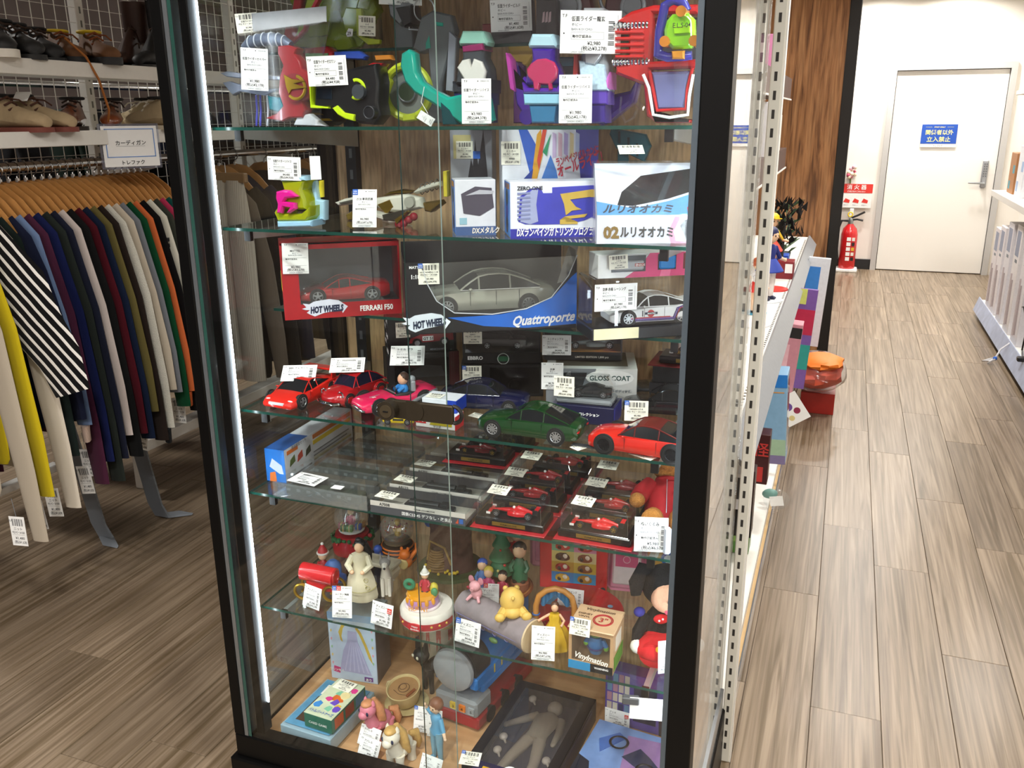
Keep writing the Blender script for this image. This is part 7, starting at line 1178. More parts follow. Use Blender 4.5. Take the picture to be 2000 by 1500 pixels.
for x in (-.036, .034):
    MB(GOLD).ring((x, -.022, .021), .018, .0035, ax='y').obj('gold_wheel', t); MB(GOLD).ring((x, .02, .021), .018, .0035, ax='y').obj('gold_wheel', t)
MB(GOLD).tube([(-.036, -.022, .021), (-.036, .02, .021)], .0025).tube([(.034, -.022, .021), (.034, .02, .021)], .0025).tube([(-.036, 0, .021), (.034, 0, .024)], .003).obj('axle', t)
p = onS(6, 640, 1125); t = T('santa_child_figurine', 'figurine of a child in red Santa hat and coat with a blue sack', 'figurine', (p.x, p.y, SZ[6]), rad(20)); b = MB(); kid(b, -.008, 0, 0, .075, '#b3242c', '#c98a1e', '#b3242c'); b.obj('child', t); b = MB(); blob(b, (.02, -.02, .028), (.022, .018, .028), C('#4a78c0', .5), 12, 8, .08, 3); blob(b, (.035, -.03, .012), (.02, .016, .012), C('#3a62b0', .5), 12, 8, .08, 3); b.obj('blue_sack', t)
def globe(px, py, label, R, basem, inner, z0=.03, dx=0., dyy=0.):
    p = onS(6, px, py); t = T('snow_globe', label, 'snow globe', (p.x+dx, p.y+dyy, SZ[6]), rad(10)); basem(t); MB(glassy('globe_glass', '#f6f8f6', .14, .1, .01)).ell((0, 0, z0+R*.92), R, n=24, k=16).obj('glass_ball', t); inner(t, z0); return t
def base1(t):
    MB(C('#a81c26', .35)).lathe([(.05, 0), (.052, .02), (.045, .04), (.043, .05)], n=28).obj('red_base', t); b = MB(C('#1f5a2c', .7)); R_ = random.Random(4)
    for i in range(70): a = R_.uniform(0, 6.28); b.ell((.052*cos(a), .052*sin(a), .04+R_.uniform(-.008, .008)), R_.uniform(.004, .007), C('#1f5a2c', .7) if i % 6 else C('#b3202a', .4), 6, 4)
    b.obj('holly_wreath', t)['kind'] = 'stuff'
def in1(t, z):
    b = MB(); kid(b, 0, 0, z+.012, .055, '#d0487c', '#3a6a3a', None, '#b8406e'); b.obj('pink_child', t)
    for i, (x, y, c_) in enumerate(((-.022, -.012, '#b3487a'), (.022, -.01, '#2f62c0'), (.004, -.024, '#5ab04a'), (.026, .008, '#c88a2a'), (-.012, -.024, '#2a7a3a'))): MB(C(c_, .4)).rbox(x-.008, x+.008, y-.006, y+.006, z+.01, z+.026, .001).box(x-.0015, x+.0015, y-.0064, y+.0064, z+.01, z+.0266, C('#e8d27a', .4)).obj('gift_box', t)
    MB(C('#e8e6e0', .6)).ell((0, 0, z+.006), (.034, .034, .008)).obj('snow_bed', t)
globe(690, 1072, 'snow globe with pink-coated child and gifts on a red base with holly wreath', .044, base1, in1, .052)
def base2(t):
    MB(C('#4a3626', .6)).lathe([(.045, 0), (.048, .015), (.04, .035), (.038, .045)], n=28).obj('brown_base', t); b = MB()
    for i in range(9): b.ring((0, 0, .006+.0045*i), .046-.0008*i, .0024, C('#d8701e', .5) if i % 2 == 0 else C('#2a1a10', .5), 'z', 24, 5)
    b.obj('striped_band', t); MB(C('#2a4a9a', .5)).ell((-.04, -.03, .02), (.014, .012, .018)).ell((-.04, -.034, .042), .011).obj('blue_donkey', t)
    b = MB(C('#d8701e', .5)); b.ell((.03, -.04, .018), (.02, .014, .018)).ell((.034, -.05, .042), (.014, .013, .013)).tube([(.045, -.04, .03), (.06, -.035, .05), (.058, -.03, .066)], [.006, .005, .004]); b.ell((.026, -.048, .056), (.004, .003, .006)).ell((.042, -.048, .056), (.004, .003, .006)); b.ell((.03, -.052, .016), (.012, .006, .014), C('#e3cf8a', .5)); b.obj('orange_cat', t)
def in2(t, z):
    b = MB(); kid(b, .002, 0, z+.02, .045, '#d8b02a', '#d8a21e', None, '#c89a1e', '#e3b84a'); b.obj('yellow_child', t); MB(C('#b3242c', .5)).ring((.002, 0, z+.045), .0065, .002, ax='z').obj('red_scarf', t)
    b = MB(); R_ = random.Random(9); [b.ell((R_.uniform(-.03, .03), R_.uniform(-.03, .03), z+R_.uniform(.008, .06)), .0022, C(R_.choice(['#c8552a', '#d8a02a', '#8a2a3a']), .5), 6, 4) for i in range(24)]; b.obj('floating_leaves', t)['kind'] = 'stuff'; MB(C('#6a5a42', .7)).ell((0, 0, z+.006), (.034, .034, .01)).obj('ground', t)
globe(778, 1092, 'snow globe with yellow-coated child and autumn leaves on an orange striped base', .043, base2, in2, .047)
# little plane with pilot
p = onS(6, 825, 1100); t = T('toy_plane_ornament', 'small blue toy plane with pink pilot on a bent stem beside the leaf globe', 'ornament', (p.x, p.y+.05, SZ[6]), rad(-20)); MB(C('#3a6ac0', .4)).tube([(-.028, 0, .085), (0, 0, .093), (.03, 0, .1)], [.004, .007, .003]).box(-.006, .004, -.02, .02, .092, .094).obj('plane', t); b = MB(); kid(b, .006, 0, .096, .028, '#c8486e', '#d88aa0'); b.obj('pilot', t); MB(C('#6a5a3a', .5)).tube([(0, 0, 0), (.006, .004, .05), (0, 0, .09)], .0022).lathe([(.014, 0), (.014, .004)]).obj('stem', t)
# lady on bench with dog
p = onS(6, 708, 1166); t = T('lady_figurine', 'figurine of a black-haired lady in a long cream robe', 'figurine', (p.x, p.y, SZ[6]), rad(14)); CR = C('#d6d0b4', .55); b = MB(CR).loft([[((a+.002*cos(6*u))*cos(u), a*.8*sin(u), z) for u in [2*pi*j/18 for j in range(18)]] for z, a in ((0, .034), (.01, .036), (.05, .03), (.075, .021), (.088, .017), (.1, .02), (.112, .018), (.117, .008))]); b.obj('robe', t)
b = MB(C('#a8a06a', .5)); [b.ring((.018*cos(a)*1.2, -.018-.006*abs(cos(a)), .045+.012*sin(3*a)), .005, .0008, None, 'y', 12, 4) for a in (-.9, -.2, .6)]; b.ring((0, 0, .03), .034, .0012, None, 'z', 24, 5, flat=.8); b.obj('robe_embroidery', t)
MB(CR).tube([(-.017, 0, .107), (-.026, -.012, .088), (-.014, -.026, .08)], [.007, .008, .006]).tube([(.017, 0, .107), (.027, -.012, .088), (.014, -.026, .08)], [.007, .008, .006]).obj('sleeves', t); MB(C(SK, .45)).ell((0, -.002, .13), (.011, .0115, .0135)).ell((-.012, -.028, .079), .005).ell((.012, -.028, .079), .005).obj('head_and_hands', t); MB(C('#15171a', .35)).ell((0, .004, .135), (.0135, .0135, .013)).tube([(.006, .012, .135), (.016, .016, .11), (.018, .016, .085)], [.009, .009, .005]).obj('hair', t); MB(C('#16181c', .4)).ell((-.002, .002, .147), (.007, .007, .005)).obj('hair_bun', t)
p = onS(6, 728, 1130); t = T('carved_bench', 'cream carved bench with curled feet and a red cord laid over it', 'bench', (p.x, p.y+.012, SZ[6]), rad(-4)); BN = C('#cfc6ac', .55); MB(BN).rbox(-.06, .06, -.016, .03, .034, .045, .003).obj('seat', t)
for s in (-1, 1): MB(BN).prism([(s*.05, .034), (s*.04, .034), (s*.034, .016), (s*.038, 0), (s*.05, 0), (s*.056, .02)], -.01, .026).obj('foot', t)
MB(C('#b8523a', .5)).tube([(-.045, -.012, .048), (-.03, -.016, .05), (-.02, -.018, .06), (-.026, -.018, .072), (-.034, -.012, .07)], [.003, .004, .003, .003, .002]).obj('red_cord', t)
p = onS(6, 742, 1150); t = T('dog_figurine', 'white and grey sitting dog figurine leaning on the lady', 'figurine', (p.x+.012, p.y-.002, SZ[6]), rad(25)); W_ = C('#d8d4c8', .55); b = MB(W_).loft([[(a*cos(u), c_+d_*sin(u), z) for u in [2*pi*j/12 for j in range(12)]] for z, a, c_, d_ in ((0, .014, .008, .02), (.02, .016, .008, .019), (.045, .013, .0, .014), (.065, .009, -.004, .009), (.075, .008, -.006, .008))]); b.tube([(-.008, -.012, .045), (-.008, -.016, 0)], [.005, .004]).tube([(.008, -.012, .045), (.008, -.016, 0)], [.005, .004]).tube([(0, .026, .01), (.016, .034, .014)], [.004, .002]); b.obj('body', t); MB(C('#8f8d8a', .55)).ell((0, -.01, .085), (.013, .014, .012)).tube([(0, -.02, .083), (0, -.034, .08)], [.008, .005], W_).ell((0, -.036, .082), .003, BLACK, 6, 5).prism([(-.012, .09), (-.006, .095), (-.01, .112)], -.012, -.006).prism([(.006, .095), (.012, .09), (.01, .112)], -.012, -.006).obj('head', t)
# autumn tree stump diorama at the back
p = onS(6, 855, 1140); t = T('tree_stump_diorama', 'brown hollow tree stump diorama with basket weave and yellow blooms', 'ornament', (p.x-.004, p.y+.085, SZ[6]), 0); BK = C('#4a2c26', .8, var=.4, bump=.6, scale=50)
b = MB(BK).loft([[((a+.008*sin(3*u+z*90))*cos(u), (a+.006*cos(5*u))*sin(u)*.7, z) for u in [2*pi*j/18 for j in range(18)]] for z, a in ((0, .07), (.03, .058), (.09, .05), (.13, .056), (.15, .05))]); b.tube([(.03, 0, .13), (.06, .01, .16), (.075, .0, .18)], [.016, .012, .006]); b.obj('trunk', t); b = MB(C('#7a5a2a', .8)); [b.ring((-.02, -.03, .012+.006*i), .026-.0012*i, .0032, None, 'z', 16, 5) for i in range(9)]; b.obj('basket', t); b = MB(C('#9a7a3a', .7)); b.tube([(-.046, -.034, .03), (-.03, -.05, .09), (.006, -.045, .075), (.02, -.04, .03)], .003); b.obj('basket_handle', t)
MB(C('#3c4a22', .8)).lathe([(.085, 0), (.08, .006)], n=24).obj('grass_base', t); b = MB(C('#d8b82a', .5)); R_ = random.Random(6); [b.ell((R_.uniform(-.06, .06), R_.uniform(-.06, -.035), R_.uniform(.006, .02)), .004, None, 6, 4) for i in range(12)]; b.obj('yellow_blooms', t)['kind'] = 'stuff'
# round white box with honey cake child
p = onS(6, 822, 1238); t = T('round_white_box', 'round white lidded box with red scalloped trim and script badge', 'box', (p.x, p.y+.062, SZ[6])); MB(C('#ebe6dc', .5)).lathe([(.058, 0), (.06, .004), (.06, .03), (.056, .036)], n=40).obj('lid', t); pts = []
b = MB(C('#b3222e', .4)); N = 40; b.loft([[(r*cos(2*pi*j/N), r*sin(2*pi*j/N), z) for j in range(N)] for r, z in ((.0612, .02), (.0612, .006), (.0608, .004))], cap=False); b.obj('red_trim', t); b = MB(C('#c22a34', .4)); b.prism([(.018*cos(a), .012+.009*sin(a)) for a in [2*pi*j/20 for j in range(20)]], -.0632, -.059); b.text('Happy', 0, .013, .006, y=-.0636, m=PAPER).text('Birthday', 0, .006, .006, y=-.0636, m=PAPER); b.obj('script_badge', t, smooth=False); b = MB(C('#d8b24a', .4)); [b.ell((.061*sin(a), -.061*cos(a), .013), .003, None, 6, 5) for a in (-.6, .6, .9, 1.2)]; b.obj('trim_dots', t)
ct = Vector((t.location.x, t.location.y, SZ[6]+.0365)); t = T('honey_pot_figurine', 'lilac honey pot figurine with dripping yellow rim and Santa-hatted child', 'figurine', (ct.x-.008, ct.y-.004, ct.z), rad(12)); MB(C('#b487b8', .4)).lathe([(.034, 0), (.037, .006), (.035, .022), (.033, .026)], n=28).obj('pot', t); MB(C('#e8d8dc', .4)).ring((0, 0, .003), .036, .004, ax='z').obj('pot_foot', t)
b = MB(C('#e0991c', .25, coat=.5)).lathe([(.034, .022), (.036, .027), (.033, .034), (.02, .036)], n=28); [b.ell((.0355*sin(a), -.0355*cos(a), .02), (.005, .004, .009), None, 8, 6) for a in (-.9, -.45, .05, .5, .95)]; b.obj('honey_drip', t); b = MB(C('#e0a01c', .4)); b.text('HUNNY', 0, .004, .017, y=-.0385, wmax=.045); b.obj('pot_lettering', t, smooth=False)
b = MB(); kid(b, .008, -.004, .034, .052, '#b3263a', '#c88a2a', '#d0d0c8'); b.obj('child', t); MB(C('#2f7a5a', .5)).ring((-.026, -.01, .052), .009, .005, ax='y').obj('wreath', t); MB(C('#c8b83a', .5)).ell((.026, 0, .042), (.01, .01, .012)).obj('yellow_bundle', t); MB(C('#3f8a5a', .5)).ell((.03, -.012, .038), (.008, .006, .01)).obj('green_sock', t)
p = onS(6, 874, 1212); t = T('blue_bell_ornament', 'small blue-grey bell-shaped ornament with red bow', 'ornament', (p.x, p.y+.01, SZ[6])); MB(C('#6a74a8', .45)).lathe([(.022, 0), (.019, .01), (.013, .025), (.009, .034), (.003, .037)], n=18).obj('bell', t); MB(C('#e0a890', .5)).ell((0, -.016, .018), (.008, .005, .007)).obj('pale_oval', t); MB(C('#c03a4a', .5)).ell((.008, 0, .04), (.006, .003, .004)).ell((-.008, 0, .04), (.006, .003, .004)).obj('bow', t)
# christmas group
p = onS(6, 965, 1168); t = T('christmas_group_figurine', 'figurine of four children around a small decorated Christmas tree', 'figurine', (p.x, p.y+.05, SZ[6]), rad(10)); MB(C('#8a4a2a', .6)).lathe([(.072, 0), (.075, .005), (.068, .01)], n=28).ring((0, 0, .007), .068, .003, C('#b3763a', .5), 'z').obj('base', t)
b = MB(C('#2a6a42', .6)); b.lathe([(.034, .045), (.012, .085), (.03, .08), (.01, .115), (.022, .112), (.007, .14), (.014, .137), (.002, .16)], n=14); b.cyl((0, 0, .01), (0, 0, .05), .007, m=C('#5a3a22', .7)); b.obj('tree', t); b = MB(C('#d8902a', .3)); [b.ell((.03*(1-i/24)*cos(i*2.3), .03*(1-i/24)*sin(i*2.3), .05+.0042*i), .0036, C(['#d8902a', '#c8302a', '#e3d27a', '#e8e6e0'][i % 4], .3), 6, 5) for i in range(24)]; b.obj('baubles', t)['kind'] = 'stuff'
for (x, y, c_, h_, hr, z) in ((-.042, -.018, '#4a78b8', .075, '#2a5ac0', .008), (-.022, -.044, '#c84a7a', .07, '#d8c24a', .008), (.012, -.05, '#b8304a', .066, '#201a1a', .008), (.045, -.012, '#2f6a4a', .1, '#1a1718', .03)): b = MB(); kid(b, x, y, z, h_, c_, hr); b.obj('child', t)
MB(C('#9a5a3a', .6)).lathe([(.02, 0), (.022, .02), (.018, .024)], c=(.045, -.012, .008)).obj('drum_stool', t); MB(C('#3f8a52', .4)).rbox(-.014, .004, -.068, -.054, .02, .034, .001).box(-.006, -.003, -.0684, -.0536, .02, .0346, C('#e8e0c8', .4)).obj('gift_box', t); b = MB(); kid(b, .03, .03, .06, .085, '#c8302a', '#1d1a1a'); b.obj('child', t); MB(C('#6a4a2a', .6)).cyl((.03, .03, .008), (.03, .03, .06), .012).obj('stool_post', t)
# log with two animals
a0, a1 = onS(6, 893, 1222), onS(6, 1028, 1290); ax_ = (a1-a0); L_ = ax_.length; r_ = math.atan2(ax_.y, ax_.x); cN = (a0+a1)/2+Vector((0, .038, 0)); t = T('carved_log', 'grey lilac carved log ornament with scroll pattern and pale cut end', 'ornament', (cN.x, cN.y, SZ[6]), r_); R = .034
LG = C('#8d8488', .7, var=.25, bump=.3, scale=40); MB(LG).loft([[(x, R*f*cos(u)*(1+.04*sin(5*u+x*60)), R+R*f*sin(u)*(1+.03*cos(4*u))) for u in [2*pi*j/22 for j in range(22)]] for x, f in ((-L_/2, .9), (-L_*.3, .97), (0, .95), (L_*.35, 1.), (L_/2, 1.08))]).obj('bark', t); MB(C('#c9b491', .7)).loft([[(x, R*f*cos(u), R+R*f*sin(u)) for u in [2*pi*j/22 for j in range(22)]] for x, f in ((L_/2, 1.08), (L_/2+.003, 1.04), (L_/2+.004, .4))]).obj('cut_end', t)
b = MB(C('#6a6a9a', .6)); [b.ring((-L_*.42+.017*i, -R*.86, R*.62+.008*(i % 2)), .006, .0009, None, 'y', 12, 4) for i in range(9)]; b.tube([(-L_*.45, -R*.97, R*.9), (0, -R*.98, R*.85), (L_*.45, -R*1.02, R*.9)], .0009, n=4); b.obj('scroll_pattern', t); MB(C('#c8788a', .6)).ell((-L_*.2, -R*1.02, R*.35), .006).obj('pink_flower', t); MB(C('#4a6a3a', .6)).ell((L_*.1, -R*1., R*.2), (.012, .005, .006)).obj('leaf_sprig', t)
zl = SZ[6]+2*R-.002; ax_.normalize(); q = cN-ax_*L_*.28; t = T('pig_figurine', 'small pale pink pig figurine climbing over the log', 'figurine', (q.x, q.y-.006, zl), rad(-10)); PG = C('#dba0a8', .5); MB(PG).ell((0, 0, .014), (.013, .012, .015)).tube([(-.008, -.008, .01), (-.014, -.02, .002)], [.004, .003]).tube([(.008, -.008, .01), (.016, -.016, .002)], [.004, .003]).obj('body', t); MB(PG).ell((0, -.006, .034), (.013, .012, .012)).tube([(0, -.016, .032), (0, -.021, .031)], [.0045, .0045]).obj('head', t); MB(C('#cf8a98', .5)).ell((-.012, -.002, .046), (.007, .003, .009)).ell((.012, -.002, .046), (.007, .003, .009)).obj('ears', t)
q = cN+ax_*L_*.22; t = T('yellow_bear_figurine', 'plain yellow bear figurine bent over the log, seen from behind', 'figurine', (q.x, q.y, zl), rad(25)); YB_ = C('#d8b45a', .5); MB(YB_).ell((0, .0, .03), (.026, .024, .03)).ell((0, -.014, .012), (.02, .018, .014)).obj('body', t); MB(YB_).ell((.0, .022, .03), (.018, .016, .016)).ell((-.012, .024, .046), .006).ell((.012, .024, .046), .006).obj('head', t); [MB(YB_).tube([(s*.016, -.01, .012), (s*.026, -.024, .008)], [.012, .01]).ell((s*.028, -.03, .009), (.011, .008, .01)).obj('leg', t) for s in (-1, 1)]; MB(YB_).ell((0, -.026, .05), (.004, .004, .005)).obj('tail', t)
# framed pins, pink cases, red tin
PKC = C('#d58aa6', .4)
p = onS(6, 1120, 1130); t = T('pink_case', 'large pink flat clasp case standing against the wooden back', 'case', (p.x, 1.845, SZ[6]), rad(6)); MB(PKC).rbox(-.12, .12, 0, .03, 0, .15, .008).obj('shell', t); MB(C('#c87896', .4)).rbox(-.105, -.06, -.004, 0, .02, .13, .002).rbox(.06, .105, -.004, 0, .02, .13, .002).obj('raised_panel', t)
A, B = onS(6, 1046, 1158), onS(6, 1178, 1172); bx = Box('pin_display_frame', 'red box frame with eight enamel souvenir pins, EXPO lettering in the corner', 'frame', 6, (1046, 1158), (1178, 1172), (1046, 1056), .028, C('#c8202a', .3, coat=.3)); 
PC = [('#7fb08a', '#c8453a'), ('#d890b0', '#b3302c'), ('#d8c878', '#5a3a2a'), ('#e3d9a0', '#8a4a2a'), ('#c8a03a', '#b3262c'), ('#d8c24a', '#8f5a2a'), ('#3a86c8', '#d8a83a'), ('#3a9ad0', '#b8862a')]
for i, (a_, c_) in enumerate(PC):
    x0 = .18+.33*(i % 2); z0 = .78-.2*(i // 2)-.1+.06; bx.rect(x0, x0+.33, z0-.0, z0+.2, C(a_, .4), 'coloured_panel', -.0007-.0001*i); x, z = bx.P(x0+.165, z0+.1)
    b = MB(C(c_, .3)); R_ = random.Random(i); blob(b, (x, -.003, z), (.016, .003, .011), None, 14, 6, .2, 4); b.ell((x+.006, -.005, z+.003), (.006, .002, .006), C('#efe6d0', .3), 8, 5).ell((x-.007, -.005, z-.002), (.005, .002, .005), C('#3a2a22', .3), 8, 5); b.obj('enamel_pin', bx.t)
bx.text('SPAIN', .35, .2, .009, C('#d8b83a', .4)); bx.text('EGYPT', .68, .17, .008, C('#9ad0e8', .4)); bx.text('EXPO', .84, .05, .009, PAPER); x, z = bx.P(.96, .06); MB(INK).ell((x-.002, -.001, z+.002), (.006, .001, .006), n=10, k=6).obj('emblem', bx.t)
p = onS(6, 1222, 1178); t = T('pink_music_player_case', 'pink rounded case holding a white slab player with pink screen', 'case', (p.x, p.y+.05, SZ[6]), rad(8), rx=rad(-10)); MB(PKC).rbox(-.045, .045, 0, .012, 0, .12, .01).obj('pink_shell', t); MB(C('#ece8ea', .3)).rbox(-.033, .033, -.008, 0, .018, .108, .004).obj('white_player', t); MB(C('#d8688f', .25)).box(-.026, .026, -.009, -.008, .062, .1).obj('pink_screen', t, smooth=False); MB(C('#f0d0da', .4)).ring((0, -.0095, .08), .008, .0008, ax='y').obj('castle_mark', t)
p = onS(6, 1120, 1225); t = T('round_red_tin', 'round red tin with coloured fairy-tale band behind the yellow-gowned doll', 'tin', (p.x, p.y+.082, SZ[6])); MB(C('#b81c26', .3, coat=.4)).lathe([(.098, 0), (.1, .004), (.1, .022), (.097, .026)], n=44).obj('tin', t); b = MB(C('#5a9ac8', .4)).loft([[(.086*cos(a), .086*sin(a), .0263) for a in [2.2+.1*i for i in range(12)]], [(.06*cos(a), .06*sin(a), .0265) for a in [2.2+.1*i for i in range(12)]]], cap=False, close=False); b.obj('picture_band', t); [MB(C(c_, .4)).disc((.07*cos(a), .07*sin(a), .0268), .006, ax='z').obj('dot', t) for a, c_ in ((.4, '#7ab0d8'), (.1, '#d8a03a'), (-.2, '#d86a7a'))]
p = aty(1300, 1165, 1.8); t = T('striped_tall_box', 'tall orange and blue printed box with round blue badges by the case side', 'box', (p.x, 1.79, SZ[6])); MB(C('#c8a04a', .4, var=.3, scale=30)).rbox(-.03, .04, 0, .05, 0, .2, .001).obj('carton', t); [MB(C('#1f5aa8', .4)).disc((.005, .05+.055*i, 0), .018, th=.001).disc((.005, .05+.055*i, -.001), .011, C('#d8e2ec', .4), th=.0006).obj('badge', t) for i in range(3)]; MB(C('#d8741e', .4)).rbox(-.045, -.031, .005, .05, 0, .17, .001).obj('orange_spine', t)
# yellow-gowned doll under an arch
p = onS(6, 1075, 1276); t = T('princess_figurine', 'figurine in a yellow gown beneath a gold arch with blue curtain', 'figurine', (p.x, p.y+.04, SZ[6]), rad(15)); YG = C('#d0ab2a', .35, coat=.3)
MB(YG).loft([[((a+.003*cos(7*u))*cos(u)+sh, (a*.8)*sin(u), z) for u in [2*pi*j/22 for j in range(22)]] for z, a, sh in ((0, .032, .004), (.02, .03, .004), (.045, .02, .002), (.06, .01, 0), (.072, .012, 0), (.078, .009, 0))]).obj('gown', t); MB(C('#e2b491', .45)).ell((0, -.002, .092), (.0075, .0075, .009)).tube([(.01, 0, .076), (.02, -.008, .066), (.014, -.018, .058)], .0028).tube([(-.01, 0, .076), (-.024, -.006, .07), (-.034, -.012, .066)], .0028).obj('head_and_arms', t); MB(C('#4a2a1a', .4)).ell((0, .003, .096), (.0088, .0085, .0085)).tube([(0, .007, .095), (.004, .01, .075)], [.006, .003]).obj('hair', t)
AR = C('#b07a3a', .4); MB(AR).tube([(-.04, .016, 0), (-.04, .016, .085), (-.034, .016, .108), (-.018, .016, .122), (0, .016, .127), (.018, .016, .122), (.034, .016, .108), (.04, .016, .085), (.04, .016, 0)], .0065, n=10).obj('arch', t); MB(C('#2a5a9a', .45)).ring((-.04, .016, .05), .0068, .0018, ax='z').ring((-.04, .016, .066), .0068, .0018, ax='z').obj('blue_bands', t); b = MB(C('#26648f', .6)); b.loft([[(x, .016+.003*cos(x*400), .118-3.2*x*x+.0), (x, .016+.003*cos(x*400), .098+.012*cos(x*120)-2.*x*x)] for x in [-.03+.004*i for i in range(16)]], cap=False, close=False); b.obj('curtain', t); MB(C('#8a6a4a', .5)).rbox(-.048, .048, -.004, .03, -.0, .004, .001).obj('plinth', t); MB(CLEAR).rbox(-.05, -.02, .026, .036, 0, .09, .001).obj('clear_block', t)
# window carton with vinyl figure
bx = Box('vinyl_figure_box', 'tan window carton with a green and blue vinyl figure and script lettering', 'box', 6, (1110, 1302), (1196, 1321), (1112, 1224), .085, C('#c9a883', .5), shell=False); frame_shell(bx, (.07, .93, .22, .9), C('#b9966f', .5)); w, h, d = bx.w, bx.h, bx.d; MB(C('#cfae88', .5)).rbox(-w/2-.002, w/2+.002, -.004, d+.002, h, h+.004, .0015).obj('lid', bx.t)
bx.rect(0, .5, 0, .2, C('#2a8ac0', .4), 'blue_strip', -.0008); bx.rect(.5, 1, 0, .2, C('#16171a', .4), 'warning_strip', -.0008); bx.text('WARNING', .75, .1, .006, PAPER); bx.text('Vinylmation', .5, .26, .018, C('#f2efe6', .4), 'c', .07, .2, -.0014, 8)
tp = XF((0, 0, h+.0045), (rad(-90), 0, 0)); 
b = MB(C('#a8262c', .5)); b.ring((.014, d*.45, h+.005), .02, .0012, None, 'z').ring((.014, d*.45, h+.005), .017, .0008, None, 'z').text('3"', .014, d*.36, .022, y=h+.0052, plane='xy'); b.obj('size_badge', bx.t, smooth=False); b = MB(C('#4a3226', .5)); b.text('Vinylmation', 0, d*.78, .013, y=h+.0052, plane='xy', wmax=.07, shear=.2).text('DISNEY', -.026, d*.56, .009, y=h+.0052, plane='xy').text('VINYL', -.026, d*.44, .009, y=h+.0052, plane='xy'); b.obj('lid_lettering', bx.t, smooth=False)
MB(C('#5a8a2a', .4)).box(w/2+.0002, w/2+.001, d*.1, d*.9, h*.05, h*.4).box(w/2+.0002, w/2+.001, d*.2, d*.7, h*.5, h*.85, C('#d8d0c0', .4)).obj('side_print', bx.t, smooth=False)
b = MB(C('#6fb52a', .3, coat=.4)); b.ell((0, d*.45, h*.76), (.017, .015, .014)).ell((-.02, d*.45, h*.42), .006).ell((.022, d*.45, h*.36), .006); b.obj('figure_head', bx.t); MB(C('#2a7fc8', .3, coat=.4)).loft([[(a*cos(u), d*.45+a*.8*sin(u), h*z) for u in [2*pi*j/14 for j in range(14)]] for z, a in ((.22, .012), (.3, .015), (.5, .017), (.62, .012))]).tube([(-.014, d*.45, h*.56), (-.021, d*.45, h*.44)], .005).tube([(.014, d*.45, h*.56), (.022, d*.45, h*.4)], .005).obj('figure_body', bx.t); MB(C('#2a2f7a', .4)).ring((0, d*.45, h*.38), .0165, .0018, ax='z').obj('figure_belt', bx.t); pcard(bx.t, .042, .036, 'VINYL FIGURE', 's', 1, x=-w*.24, z=h*.88, y=-.007, rot=(rad(-12), 0, 0), name='price_sticker')
# plush dog in red shorts
p = onS(6, 1275, 1335); t = T('plush_dog', 'black and peach plush dog with red bow and red shorts with yellow buttons', 'plush', (p.x+.004, p.y+.075, SZ[6]), rad(22)); t.scale = (.88, .88, .88); BF = C('#121113', .95, bump=.6, scale=260); PE = C('#e8b596', .9, bump=.3, scale=200); RF = C('#c8161e', .85, bump=.25)
MB(BF).ell((0, 0, .06), (.05, .042, .06)).obj('body', t); MB(BF).ell((0, .006, .165), (.056, .05, .052)).obj('head', t); MB(PE).ell((0, -.035, .155), (.042, .03, .036)).ell((.0, -.05, .148), (.03, .02, .022)).obj('muzzle', t); MB(C('#e8607a', .7)).ell((.002, -.066, .138), (.018, .008, .009)).obj('tongue', t); MB(BLACK).ell((0, -.07, .164), (.011, .008, .008)).obj('nose', t)
for s in (-1, 1): MB(BF).tube([(s*.03, .01, .2), (s*.056, .005, .21), (s*.07, -.004, .18), (s*.072, -.01, .15)], [.014, .02, .022, .013], n=12, flat=.4).obj('floppy_ear', t); MB(BF).tube([(s*.04, 0, .09), (s*.066, -.02, .06), (s*.07, -.035, .04)], [.016, .014, .013], n=10).ell((s*.07, -.042, .036), .017, C('#ece9e4', .9), 10, 7).obj('arm', t)
for s in (-1, 1): MB(RF).tube([(s*.015, -.01, .035), (s*.028, -.045, .03), (s*.036, -.07, .026)], [.036, .036, .035], n=14).obj('shorts_leg', t); MB(C('#e0b51c', .6)).ell((s*.024, -.076, .046), (.011, .006, .012)).obj('yellow_button', t)
MB(RF).ell((-.012, -.045, .034), (.066, .04, .034)).obj('shorts', t); MB(RF).ell((-.018, -.045, .108), (.018, .008, .012)).ell((.018, -.045, .108), (.018, .008, .012)).ell((0, -.048, .108), .007).obj('red_bow', t); b = MB(PAPER); [b.ell((x, -.053, .108+.004*(i % 2)), .0026, None, 6, 4) for i, x in enumerate((-.024, -.016, .016, .024))]; b.obj('bow_dots', t); MB(C('#3a3a9a', .8)).ell((-.06, .0, .1), (.014, .012, .012)).obj('blue_tassel', t)
